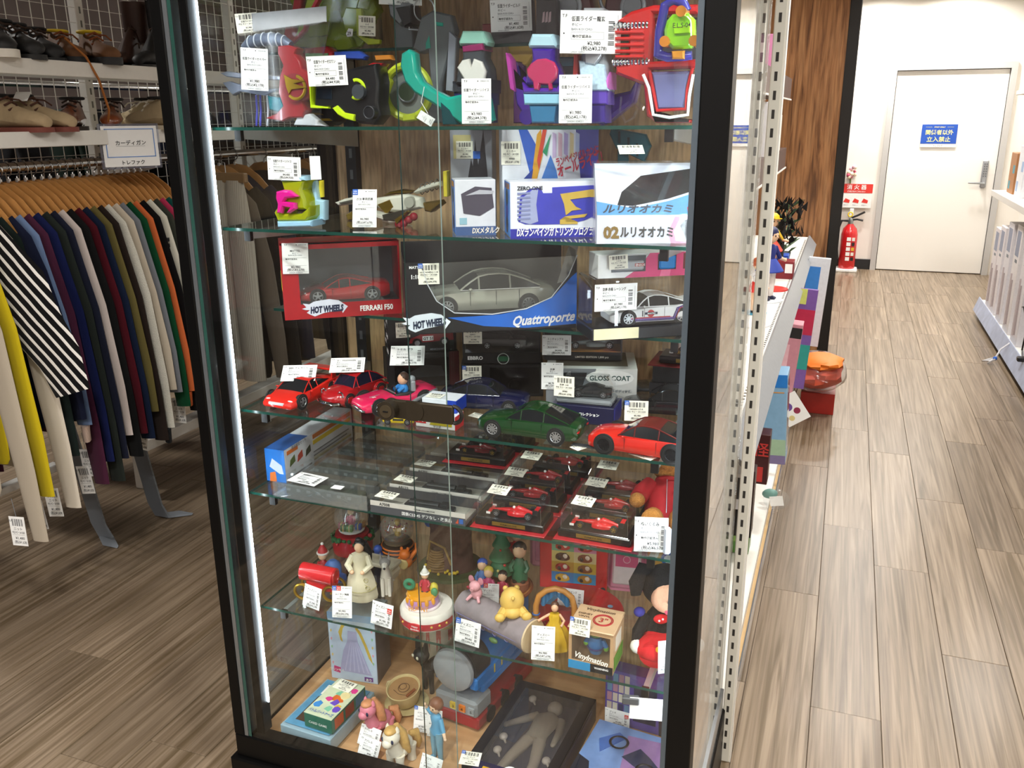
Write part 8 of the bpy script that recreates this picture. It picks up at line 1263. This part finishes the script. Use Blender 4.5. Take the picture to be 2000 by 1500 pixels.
# cards on this shelf
standcard(607, 1190, 6, .052, .05, 'ディズニー', 'white price card in front of the red carriage ornament', rz=-12, tilt=-16, kind='h'); standcard(666, 1212, 6, .045, .072, 'ムーラン 陶器', 'white upright price card with blue and red badges before the cream-robed lady', rz=14, tilt=-12, nb=2); standcard(742, 1228, 6, .056, .052, 'ディズニー', 'white price card with a red badge left of the round white box', rz=-8, tilt=-14, kind='h', nb=1, bpos='tr'); standcard(900, 1277, 6, .06, .052, 'ディズニー', 'white price card with blue and red badges in front of the carved log', rz=-8, tilt=-12, kind='h', nb=1); standcard(1060, 1293, 6, .048, .073, 'ディズニー', 'white upright price card in front of the yellow-gowned figurine', rz=12, tilt=-10); standcard(955, 1205, 6, .045, .066, 'ディズニー', 'white upright price card with two badges behind the log animals', rz=14, tilt=-10, nb=2, Y=1.6); standcard(1118, 1192, 6, .058, .04, 'TOKYO ピンズ', 'white price card leaning on the round red tin', rz=4, tilt=-16, kind='h', Y=1.66); t = standcard(1299, 1318, 6, .03, .07, 'ぬいぐるみ', 'white upright price card at the far right in front of the plush dog', rz=30, tilt=-6)
p = aty(1262, 1330, 1.444); t = T('hanging_price_card', 'blank back of a white card hanging under the glass edge by a grey clip', 'price card', (p.x, 1.446, SZ[6]-.008), rad(12)); MB(PAPER).box(-.03, .033, -.004, -.0034, -.055, -.006).obj('card', t, smooth=False); MB(C('#4a4d52', .5)).rbox(-.045, -.012, -.006, .008, -.024, -.008, .002).obj('grey_clip', t)
# ================================================================ CASE FLOOR
Z7 = SZ[7]
bx = Box('doll_carton', 'tall pale blue doll carton picturing a lavender gown and golden braid', 'box', 7, (634, 1320), (724, 1334), (628, 1190), .09, C('#c3d6ea', .35)); bx.h = min(bx.h, .29)
bx.poly([(.42, .75), (.6, .75), (.62, .6), (.78, .3), (.88, .12), (.2, .14), (.3, .45), (.4, .6)], C('#b3b4d8', .4), 'gown_picture'); [bx.poly([(.3+.1*i, .15), (.33+.1*i, .15), (.48+.025*i, .6), (.465+.025*i, .6)], C('#c6c6e4', .4), 'gown_fold', -.0009) for i in range(6)]
bx.poly([(.58, .8), (.66, .72), (.76, .55), (.84, .38), (.92, .3), (.88, .42), (.8, .58), (.7, .75), (.62, .82)], C('#d3b44a', .4), 'braid_picture', -.001); bx.poly([(.22, .72), (.26, .6), (.3, .58), (.28, .66), (.32, .78), (.4, .86), (.3, .84)], C('#d3b44a', .4), 'braid_picture', -.001); bx.rect(0, 1, .9, 1, C('#8fb4dc', .4), 'top_band'); bx.poly([(.06, .12), (.2, .1), (.22, .18), (.08, .2)], C('#c83a7a', .4), 'pink_logo', -.0012); bx.text('プリンセス', .14, .135, .008, PAPER, y=-.002); bx.poly([(.72, .03), (.9, .03), (.9, .09), (.72, .09)], C('#6a3a8a', .4), 'purple_logo', -.0012); bx.text('あり', .81, .04, .009, PAPER, y=-.002)
for i in range(10): R_ = random.Random(i); x = .06 if i % 2 == 0 else .93; bx.poly([(x-.02, .25+.06*i), (x, .27+.06*i), (x+.02, .25+.06*i), (x, .22+.06*i)], C(['#e0a0b0', '#9ac8a0', '#e3c87a'][i % 3], .4), 'flower_print', -.0009)
bx.side(0, 1, 0, 1, C('#6d6a72', .4, var=.4, scale=25), 1)
# trading card boxes
p = onS(7, 592, 1461); t = T('clear_card_case', 'clear plastic case holding a blue card game box with window picture', 'card box', (p.x+.004, max(p.y, 1.436), Z7), rad(-3)); w_, d_, h_ = .15, .2, .045
MB(C('#9db9c8', .4)).rbox(-w_/2+.004, w_/2-.004, .004, d_-.004, .003, h_-.003, .002).obj('inner_box', t); MB(CLEAR).rbox(-w_/2, w_/2, 0, d_, 0, h_, .002).obj('clear_case', t); MB(C('#5a9ac0', .35, var=.3, scale=40)).box(-w_*.42, w_*.42, .012, d_-.012, h_+.0002, h_+.0008).obj('top_picture', t, smooth=False); MB(C('#4a3a2e', .35)).box(-w_*.3, w_*.05, .03, d_*.62, h_+.0008, h_+.0014).obj('window_panel', t, smooth=False); MB(C('#c8963a', .3, .6)).ring((-w_*.12, d_*.34, h_+.0016), .0, .001) if False else None
b = MB(C('#3a62b8', .4)); blob(b, (-w_*.12, d_*.4, h_+.002), (.016, .024, .0016), None, 14, 6, .25, 5); blob(b, (-w_*.16, d_*.3, h_+.002), (.014, .016, .0018), C('#7a4a2e', .4), 14, 6, .25, 4); b.obj('abstract_art', t); pcard(t, .05, .036, 'トレカ BOX', 's', 0, x=-.02, z=h_+.0024, y=d_*.66, rot=(rad(-88), 0, 0), name='price_sticker')
t2 = T('booster_box', 'green-fronted booster box with bright rainbow top on the clear card case', 'card box', (t.location.x+.032, t.location.y+.014, Z7+h_+.003), rad(-4)); w_, d_, h2 = .078, .14, .038
MB(C('#2a6a58', .35)).rbox(-w_/2, w_/2, 0, d_, 0, h2, .001).obj('carton', t2); MB(C('#cfd8b8', .35, var=.2, scale=30)).box(-w_/2, w_/2, .0, d_, h2, h2+.0006).obj('top_panel', t2, smooth=False); b = MB(C('#c8307a', .4)); R_ = random.Random(8)
for i in range(16): x, y_ = R_.uniform(-.03, .03), R_.uniform(.03, .125); r = R_.uniform(.007, .015); b.prism([(x+r*cos(a)*(.6+.6*R_.random()), y_+r*sin(a)*(.6+.6*R_.random())) for a in [2*pi*j/7 for j in range(7)]], h2+.0006, h2+.0009+.0001*i, C(R_.choice(['#d83a8a', '#6a4ac0', '#3a8ad0', '#e3b83a', '#d86a2a', '#7fc0a0', '#e8d8a0']), .4), 'z')
b.obj('colour_burst', t2, smooth=False); k = MB(C('#2a5ab8', .4)); k.text('バトルパートナーズ', 0, .008, .013, y=h2+.0028, plane='xy', wmax=.068); k.obj('top_lettering', t2, smooth=False); MB(C('#dfe8e4', .4)).text('CARD GAME', 0, .014, .009, y=-.0008).ring((0, -.0006, .016), .0, .0008).obj('front_lettering', t2, smooth=False) if False else MB(C('#dfe8e4', .4)).text('CARD GAME', 0, .014, .009, y=-.0008).obj('front_lettering', t2, smooth=False)
for i in range(3): MB(C(['#b8542a', '#8a3a2a', '#3a6a8a'][i], .4)).box(w_/2, w_/2+.0006, .012+.043*i, .046+.043*i, .005, h2-.005).obj('side_picture', t2, smooth=False)
pcard(t2, .05, .036, 'トレカ BOX', 's', 0, x=-.006, z=h2+.0032, y=.1, rot=(rad(-88), 0, rad(-4)), name='price_sticker')
# ponies
def pony(px, py, label, col, mane, H, rz, long=False):
    p = onS(7, px, py); t = T('pony_toy', label, 'toy', (p.x, max(p.y, 1.458), Z7), rad(rz)); m = C(col, .4, coat=.2); q = H/10.
    b = MB(m).ell((0, 1.6*q, 3.4*q), (1.9*q, 2.9*q, 1.9*q), n=16, k=10); b.tube([(0, -.3*q, 3.8*q), (0, -1.1*q, 5.6*q), (0, -1.2*q, 6.6*q)], [1.6*q, 1.25*q, 1.2*q], n=14); b.obj('body', t)
    for s in (-1, 1):
        for y_ in (-.5, 3.4): MB(m).tube([(s*1.*q, y_*q, 3.2*q), (s*1.15*q, (y_-.15)*q, 1.5*q), (s*1.15*q, (y_-.2)*q, 0)], [1.05*q, .75*q, .95*q], n=12).obj('leg', t)
    MB(m).ell((0, -1.5*q, 7.7*q), (1.75*q, 1.7*q, 1.7*q), n=16, k=10).ell((0, -2.8*q, 7.1*q), (1.05*q, 1.0*q, .9*q)).obj('head', t); MB(m).lathe([(.5*q, 0), (.35*q, .7*q), (.05*q, 1.2*q)], c=(-1.1*q, -1.*q, 8.9*q), n=10).lathe([(.5*q, 0), (.35*q, .7*q), (.05*q, 1.2*q)], c=(1.1*q, -1.*q, 8.9*q), n=10).obj('ears', t)
    MB(C('#1f2b4a', .2)).ell((-1.1*q, -2.75*q, 7.7*q), (.33*q, .2*q, .5*q), n=10, k=7).ell((1.1*q, -2.75*q, 7.7*q), (.33*q, .2*q, .5*q), n=10, k=7).obj('eyes', t)
    h_ = C(mane, .5, var=.3, scale=120); b = MB(h_); b.ell((0, -1.6*q, 9.2*q), (1.2*q, 1.4*q, .7*q)); b.tube([(0, -.2*q, 9.2*q), (.9*q, .6*q, 7.4*q), (1.6*q, .8*q, 5.*q), (1.9*q, 1.4*q, 3.*q if long else 4.5*q)], [.9*q, 1.1*q, .9*q, .4*q], n=10); b.obj('mane', t); MB(h_).tube([(0, 4.2*q, 4.6*q), (.6*q, 5.4*q, 4.2*q), (.9*q, 5.8*q, 2.*q), (.8*q, 5.9*q, .6*q)], [.5*q, .9*q, .9*q, .4*q], n=10).obj('tail', t); return t
pony(733, 1440, 'pink vinyl toy pony with short tan forelock', '#d87f92', '#c98a5e', .115, -18); pony(768, 1508, 'cream toy pony with long blond mane and tail', '#e2dccb', '#c8a15e', .118, -8, True)
# cup and cat
p = onS(7, 788, 1385); t = T('coffee_cup_ornament', 'beige coffee cup ornament on a saucer with brown drawing on the foam', 'cup', (p.x, p.y+.02, Z7), rad(-10)); CP = C('#c9b583', .4)
MB(CP).lathe([(.03, 0), (.05, .003), (.056, .008), (.03, .006)], n=30).obj('saucer', t); b = MB(CP); tl = XF((0, 0, .008), (rad(14), 0, 0)); b.lathe([(.022, 0), (.034, .012), (.041, .035), (.043, .052), (.0405, .052), (.038, .047)], n=30, xf=tl, cap=False); b.obj('cup_wall', t); MB(C('#a07a50', .5)).lathe([(.0385, .0465), (.02, .0475), (.001, .0478)], n=30, xf=tl).obj('coffee_foam', t); k = MB(C('#5a3a22', .5)); k.ring((0, .002, .0482), .014, .0008, None, 'z').ring((-.004, .004, .0482), .009, .0007, None, 'z').tube([(-.02, -.014, .0482), (0, -.02, .0482), (.018, -.016, .0482)], .0007, n=4); k.v = [tuple(tl @ Vector(v)) for v in k.v]; k.obj('foam_drawing', t); MB(CP).ring((-.046, 0, .034), .014, .0045, ax='y').obj('handle', t); MB(C('#8a4a22', .6)).tube([(.03, -.004, .058), (.024, -.03, .052)], .0035).obj('cinnamon_stick', t)
p = onS(7, 815, 1350); t = T('black_cat_figurine', 'small black cat figurine standing behind the coffee cup', 'figurine', (p.x+.016, p.y+.004, Z7), rad(-28)); t.scale = (1.35, 1.35, 1.35); BC = C('#141416', .45); MB(BC).ell((0, .012, .05), (.014, .028, .016)).tube([(0, -.01, .055), (0, -.018, .072)], [.01, .009]).obj('body', t); [MB(BC).tube([(s*.009, y_, .05), (s*.01, y_, 0)], [.006, .0045]).obj('leg', t) for s in (-1, 1) for y_ in (-.008, .032)]
MB(BC).ell((0, -.022, .085), (.017, .015, .014)).prism([(-.016, .092), (-.005, .097), (-.014, .118)], -.024, -.016).prism([(.005, .097), (.016, .092), (.014, .118)], -.024, -.016).obj('head', t); MB(C('#d8d2b8', .3)).ell((-.007, -.036, .087), (.0035, .002, .0035), n=8, k=6).ell((.007, -.036, .087), (.0035, .002, .0035), n=8, k=6).obj('eyes', t); MB(BC).tube([(0, .038, .056), (.006, .05, .075), (.004, .052, .095)], [.004, .0035, .003]).obj('tail', t)
# carousel tin behind
p = aty(825, 1345, 1.72); t = T('striped_drum_tin', 'cream and red printed drum tin beneath the round white box', 'tin', (p.x, 1.79, Z7)); MB(C('#d8ccb4', .45)).lathe([(.05, 0), (.052, .003), (.05, .15), (.052, .155), (.05, .16)], n=30).obj('drum', t); b = MB(C('#b8423a', .45)); [b.loft([[((.0508)*cos(a+d_), (.0508)*sin(a+d_), z) for z in (.02, .14)] for d_ in (-.12, .12)], cap=False, close=False) for a in [2*pi*i/10 for i in range(10)]]; b.obj('red_panels', t); MB(C('#d8a83a', .4)).ring((0, 0, .015), .051, .002, ax='z').ring((0, 0, .145), .051, .002, ax='z').obj('gold_bands', t)
# blue toy locomotive
A = onS(7, 862, 1440); B = onS(7, 990, 1335); dd = B-A; t = T('toy_locomotive', 'large blue toy locomotive with plain grey front plate and red running board', 'toy', (A.x+.018, A.y+.05, Z7), rad(-9)); t.scale = (1.15, 1.15, 1.15); BL = C('#1f78c8', .3, coat=.3); LW = .1
MB(C('#a8262c', .35)).rbox(-LW/2-.004, LW/2+.004, 0, .24, .006, .035, .004).obj('red_running_board', t); MB(C('#8e9296', .4)).rbox(-LW/2-.002, LW/2+.002, -.004, .06, .035, .075, .006).obj('grey_buffer_block', t); b = MB(C('#e3d24a', .5)); [b.rbox(-.012+.022*i, .004+.022*i, -.006, -.004, .045, .062, .002, C(['#d8b83a', '#d87a2a', '#9aa0a4'][i % 3], .4)) for i in range(3)]; b.obj('number_keys', t)
k = MB(INK); [k.text(str(3+i), -.004+.022*i, .049, .009, y=-.0068) for i in range(3)]; k.obj('key_numerals', t, smooth=False)
MB(BL).rbox(-LW/2, LW/2, .03, .23, .075, .1, .006).obj('blue_footplate', t); MB(C('#2b2d30', .35)).cyl((0, .004, .142), (0, .06, .142), .05, n=32).obj('smoke_box', t); MB(BL).cyl((0, .06, .14), (0, .16, .14), .049, n=32).obj('boiler', t); MB(C('#9a9fa4', .35)).lathe([(.044, 0), (.048, -.008), (.046, -.016), (.034, -.022), (.001, -.025)], n=32, xf=XF((0, .006, .142), (rad(-90), 0, 0), (1, 1, -1)) if False else XF((0, .004, .142), (rad(90), 0, 0), (1, 1, -1))).obj('grey_front_plate', t)
MB(C('#2b2d30', .35)).lathe([(.016, 0), (.014, .03), (.018, .042), (.016, .044)], c=(0, .035, .19), n=18).obj('funnel', t); MB(BL).rbox(-LW/2, LW/2, .16, .23, .1, .225, .004).obj('cab', t); MB(BL).rbox(-LW/2-.006, LW/2+.006, .15, .24, .226, .234, .003).obj('cab_roof', t); MB(BL).rbox(-LW/2-.002, -LW/2+.018, .0, .16, .1, .13, .004).rbox(LW/2-.018, LW/2+.002, .0, .16, .1, .13, .004).obj('side_tanks', t); MB(C('#d8bb2a', .4)).box(LW/2+.002, LW/2+.0026, .07, .074, .106, .126).box(LW/2+.002, LW/2+.0026, .1, .104, .106, .126).obj('yellow_lining', t); [MB(MATTE).cyl((s*(LW/2-.006), y_, .018), (s*(LW/2+.006), y_, .018), .018, n=18).obj('wheel', t) for s in (-1, 1) for y_ in (.05, .11, .17)]
# blue-suited figure
p = onS(7, 855, 1482); t = doll('blue_suit_figurine', 'figurine in a pale blue uniform and boots holding one arm to the head', 'figurine', (p.x, max(p.y, 1.46), Z7), .16, rad(-25), hair='#7a4a30', top='#5aa0c8', legs='#7aaac0', shoe_='#5a93b0', arms=(55, -40))
# black window box lying on its back
zt = Z7+.06; TL, TR = atz(1003, 1312, zt), atz(1158, 1350, zt); BLp = atz(880, 1497, zt); ux = (TR-TL); w_ = ux.length; r_ = math.atan2(ux.y, ux.x); uy = (TL-BLp); L_ = min(uy.length+.02, .36)
r_ = rad(-4); w_ = .2; t = T('black_figure_box', 'black window box lying flat with a pale jointed figure and spare hands inside', 'box', (-.568, 1.44, Z7), rad(-3)); L_ = .33; hb = .06
MB(C('#141318', .35)).box(-w_/2, w_/2, 0, L_, 0, .002).box(-w_/2, -w_/2+.002, 0, L_, 0, hb).box(w_/2-.002, w_/2, 0, L_, 0, hb).box(-w_/2, w_/2, 0, .002, 0, hb).box(-w_/2, w_/2, L_-.002, L_, 0, hb).box(-w_/2, -w_*.38, 0, L_, hb-.0015, hb).box(w_*.38, w_/2, 0, L_, hb-.0015, hb).box(-w_*.38, w_*.38, 0, L_*.09, hb-.0015, hb).box(-w_*.38, w_*.38, L_*.93, L_, hb-.0015, hb).obj('carton', t, smooth=False)
MB(C('#262432', .3, var=.3)).rbox(-w_*.42, w_*.42, .012, L_-.012, .004, .03, .004).obj('inner_tray', t); MB(glassy('box_window', '#f2f0f4', .05, .02, .02)).box(-w_*.38, w_*.38, L_*.09, L_*.93, hb-.001, hb-.0004).obj('window', t, smooth=False)
BD = C('#948a70', .6); fz = .036; b = MB(BD).loft([[(a*cos(u)+cx_, y_, fz+a*.55*sin(u)) for u in [2*pi*j/14 for j in range(14)]] for y_, a, cx_ in ((.17, .026, .004), (.2, .022, .004), (.235, .026, .006), (.262, .03, .008), (.278, .018, .008), (.288, .008, .008))][::-1]); b.obj('figure_torso', t); MB(BD).ell((.009, .308, fz), (.017, .021, .017), n=16, k=10).obj('figure_head', t)
for s, pts in ((1, [(.018, .172, fz), (.03, .1, fz), (.034, .03, fz)]), (-1, [(-.008, .172, fz), (-.022, .1, fz), (-.03, .03, fz)])): MB(BD).tube(pts, [.014, .011, .008], n=10).ell(pts[-1], (.008, .014, .008)).obj('figure_leg', t)
for pts in ([(-.018, .268, fz), (-.045, .235, fz), (-.07, .205, fz)], [(.036, .268, fz), (.045, .225, fz), (.046, .18, fz)]): MB(BD).tube(pts, [.01, .0085, .006], n=10).ell(pts[-1], (.006, .01, .005)).obj('figure_arm', t)
for i, (x, y_) in enumerate(((-.05, .325), (-.06, .16), (-.055, .11), (.05, .12))): MB(C('#b9b29a', .5)).ell((x, y_, fz), (.009, .012, .007)).tube([(x, y_, fz), (x+.012, y_-.02, fz)], [.004, .002]).obj('spare_hand', t)
for ch in list(t.children):
    if ch.name.startswith(('figure_', 'spare_hand')): ch.scale = (1.1, .93, 1)
MB(C('#1d1a40', .4)).box(-w_*.38, w_*.1, .0, L_*.09, hb, hb+.0006).obj('front_print', t, smooth=False); MB(PAPER).disc((.005, .022, hb+.0009), .016, ax='z').obj('white_disc_print', t); MB(C('#d8a81e', .4)).box(-.055, -.02, .006, .016, hb, hb+.0009).obj('gold_lettering_bar', t, smooth=False); pcard(t, .045, .036, 'フィギュア', 's', 1, x=-.085, z=hb+.002, y=.004, rot=(rad(-80), 0, rad(12)), name='price_sticker')
MB(C('#2a2438', .4)).box(w_/2, w_/2+.0006, .03, .3, .01, .05).obj('side_print', t, smooth=False)
# art boxes at right
t = T('comic_art_box', 'flat glossy box with blue and red motorcycle artwork lying beside the black box', 'box', (-.355, 1.44, Z7), rad(-6)); w_, d_, hb = .2, .26, .05; MB(C('#4a6aa8', .3)).rbox(-w_/2, w_/2, 0, d_, 0, hb, .001).obj('carton', t); 
def topo(parts, z):
    for i, (pts, c_) in enumerate(parts): MB(C(c_, .3, var=.3, scale=30)).prism([(-w_/2+w_*x, d_*y_) for x, y_ in pts], z, z+.0005+.00025*i, ax='z').obj('artwork', t, smooth=False)
topo([([(0, 0), (1, 0), (1, 1), (0, 1)], '#6a86b8'), ([(.4, .0), (1, 0), (1, .6), (.6, .45)], '#c8532e'), ([(.5, .45), (1, .55), (1, .95), (.4, .9)], '#8a6a9a'), ([(0, .0), (.35, 0), (.15, .45), (0, .5)], '#1b1f2c'), ([(.1, .3), (.3, .15), (.5, .2), (.32, .42)], '#20242e'), ([(.45, .62), (.6, .78), (.75, .7), (.9, .6), (.95, .52), (.8, .5), (.6, .56)], '#262c48'), ([(.4, .35), (.55, .5), (.62, .4), (.5, .28)], '#a8a48a'), ([(.7, .1), (.82, .22), (.95, .12), (.8, .02)], '#d8c23a'), ([(.2, .6), (.4, .85), (.3, .9), (.12, .75)], '#3a5a9a')], hb)
b = MB(C('#0f1016', .3)); [b.ring((x, y_, hb+.004), r, .003, None, 'z', 20, 6, flat=.3) for x, y_, r in ((-.03, .2, .02), (.05, .14, .018))]; b.obj('wheel_artwork', t)
bx = Box('purple_comic_box', 'standing purple box with small portrait tiles and violet border', 'box', 7, (0, 0), (0, 0), (0, 0), .04, C('#5a4a9a', .35), Y=(1, 1), w=.17, h=.15, rz=-4); p = aty(1248, 1400, 1.77); bx.t.location = (p.x, 1.765, Z7)
for i in range(4):
    for j in range(4): bx.rect(.03+.085*i, .1+.085*i, .25+.18*j, .4+.18*j, C(['#c8b8a8', '#3a3a62', '#a87a8a', '#d8d2c0', '#6a8aa8'][(i*3+j*2) % 5], .4), 'portrait_tile')
bx.rect(.42, .75, .15, .8, C('#2a2a42', .3, var=.5, scale=60), 'picture_panel'); bx.poly([(.5, .3), (.6, .7), (.7, .35)], C('#d8d4dc', .35), 'abstract_shape', -.0012); bx.text('34', .66, .5, .014, C('#d8d4ec', .4), y=-.002); bx.poly([(.8, 0), (.78, .5), (.86, .75), (1, .7), (1, 0)], C('#2a1f28', .4), 'dark_shape'); bx.poly([(.84, .2), (.9, .45), (.98, .2)], C('#b88a7a', .4), 'dark_shape', -.001); pcard(bx.t, .062, .044, 'グッズ', 'h', 1, x=-.05, z=.004, y=-.01, bpos='tr')
o = MB(C('#b8862e', .5)).rbox(-.02, .02, 0, .004, 0, .006, .001).obj('gold_tag', loc=(-.47, 1.47, Z7)); tag(o, 'small gold foil tag lying on the case floor beside the black box', 'tag')
# cards on the floor of the case
standcard(703, 1462, 7, .058, .046, 'アパレル', 'white price card on the case floor in front of the pink pony', rz=-8, tilt=-30, kind='h', Y=1.455); standcard(712, 1505, 7, .056, .046, 'アパレル', 'white price card in the front corner before the cream pony', rz=-8, tilt=-30, kind='h', Y=1.438); standcard(806, 1418, 7, .04, .062, 'ジブリ 小物', 'white upright price card with blue badge by the coffee cup', rz=6, tilt=-16, nb=1, Y=1.535); standcard(822, 1464, 7, .036, .066, 'フィギュア', 'white upright price card behind the blue-suited figurine', rz=6, tilt=-14, Y=1.52); standcard(832, 1512, 7, .055, .042, 'ゴジラ', 'white price card at the front of the blue-suited figurine', rz=-8, tilt=-28, kind='h', Y=1.438)
# ================================================================ FINAL SEATING: goods stand clear of their neighbours
def nudge(n, x=0, y=0, z=0, s=None):
    o = bpy.data.objects.get(n)
    if o:
        o.location += Vector((x, y, z))
        if s: o.scale = s
for n, v in {'gloss_coat_box': (0, .04), 'silver_racing_car_box': (0, .04, .002), 'model_sedan': (0, -.03), 'black_display_box': (0, .03, .001), 'black_display_box.001': (0, .03),
  'locomotive_case.001': (-.028,), 'locomotive_case.002': (-.053,), 'racing_car_model.008': (0, 0, .031), 'racing_car_model.009': (0, 0, .0285), 'model_grey_car': (0, -.035), 'model_beetle': (.014,), 'model_sports_car': (-.008,),
  'boxed_red_race_car': (.014, .014, .0), 'black_car_carton': (.014, .014), 'stamp_toy.002': (0, -.02), 'bagged_dragon_toy': (.03,), 'plush_dog': (-.008, .03), 'stacked_dark_box': (0, .06, 0), 'racing_car_model': (0, .06, -.03), 'model_black_car': (0, -.012),
  'ankle_boot': (0, .04), 'ankle_boot.001': (-.02, .04), 'lace_shoe.002': (-.04, -.01), 'round_red_tin': (0, -.022), 'price_card.011': (0, -.02, .027), 'lace_shoe.008': (-.05, .04), 'lime_lock_toy': (0, -.028), 'striped_drum_tin': (0, .05), 'black_cat_figurine': (.016, .018),
  'window_toy_box': (.012, -.01), 'toy_carton.002': (-.016,), 'blue_bell_ornament': (.03,), 'round_white_box': (-.014,), 'honey_pot_figurine': (-.014,), 'silver_visor_toy': (.035,), 'black_plug': (-.05, .0), 'figurine.002': (0, -.2), 'stand_base.002': (0, -.35), 'stand_base': (-.05, .12),
  'gear_toy': (.035,), 'gear_toy.001': (.05,), 'gold_tag': (-.26, -.005), 'price_slip': (.02, -.008), 'price_slip.001': (-.035,), 'price_slip.002': (0, .035), 'price_card.015': (0, .04), 'price_card.016': (.01, .05), 'price_card.013': (0, .03), 'price_card.014': (0, .012), 'price_card.017': (0, .012),
  'doll_carton': (.022,), 'train_set_carton': (.008,), 'power_cord': (-.025,), 'tower_fan': (.045, -.03), 'dog_figurine': (0, -.012), 'pink_music_player_case': (-.012,), 'yellow_feather_toy': (.022,), 'printed_backing_card': (.025,), 'printed_backing_card.001': (.03,), 'toy_plane_ornament': (-.03, -.03), 'price_card.001': (0, -.006)}.items(): nudge(n, *v)
nudge('flat_grey_case', .0, -.035); bpy.data.objects['flat_grey_case'].location.x = -.75
nudge('stacked_dark_box', s=(1, 1, .75)); nudge('teddy_bear', .006, 0, -.004, (.64, .72, .68)); nudge('slim_toy_box', s=(1, 1, .86)); nudge('pink_car_box', s=(1, 1, .88)); nudge('boxed_red_sports_car', s=(1, 1, .95))
for o in bpy.data.objects['silver_racing_car_box'].children:
    if o.name.startswith('price_tag') and o.location.z < 0: o.location.y = -.06
for n, v in {'model_grey_car': (-.015, -.012, 0), 'stacked_dark_box': (.02, .0), 'racing_car_model': (.014, 0), 'model_black_car': (.012, -.012), 'toy_plane_ornament': (.045, .02), 'round_red_tin': (.0, -.02), 'pin_display_frame': (0, .03), 'princess_figurine': (0, -.012), 'blue_bell_ornament': (-.006, .075), 'bagged_dragon_toy': (.022,), 'plush_dog': (0, .02), 'lace_shoe.002': (-.02, -.05),
  'window_toy_box': (.01, -.012), 'stamp_toy.002': (-.012, .01), 'price_card.001': (0, -.014), 'stand_base': (0, .2), 'model_sedan': (-.02, 0), 'gloss_coat_box': (.016, .012), 'silver_racing_car_box': (.016, .012), 'cardigan.021': (0, .004), 'sneaker.001': (0, -.03), 'lace_shoe.001': (0, -.03), 'lace_shoe': (0, -.025), 'dog_figurine': (.012, .004), 'black_display_box': (.02, 0), 'black_display_box.001': (.02, 0), 'lace_shoe.008': (-.02, .02), 'lime_lock_toy': (0, -.012), 'navy_collection_box': (0, -.006), 'small_box.001': (-.05, 0), 'figurine': (-.03, 0), 'silver_visor_toy': (.02,)}.items(): nudge(n, *v)
nudge('teddy_bear', 0, -.01, 0, (.6, .7, .6))
bpy.data.objects.remove(_to); bpy.data.curves.remove(_tc)
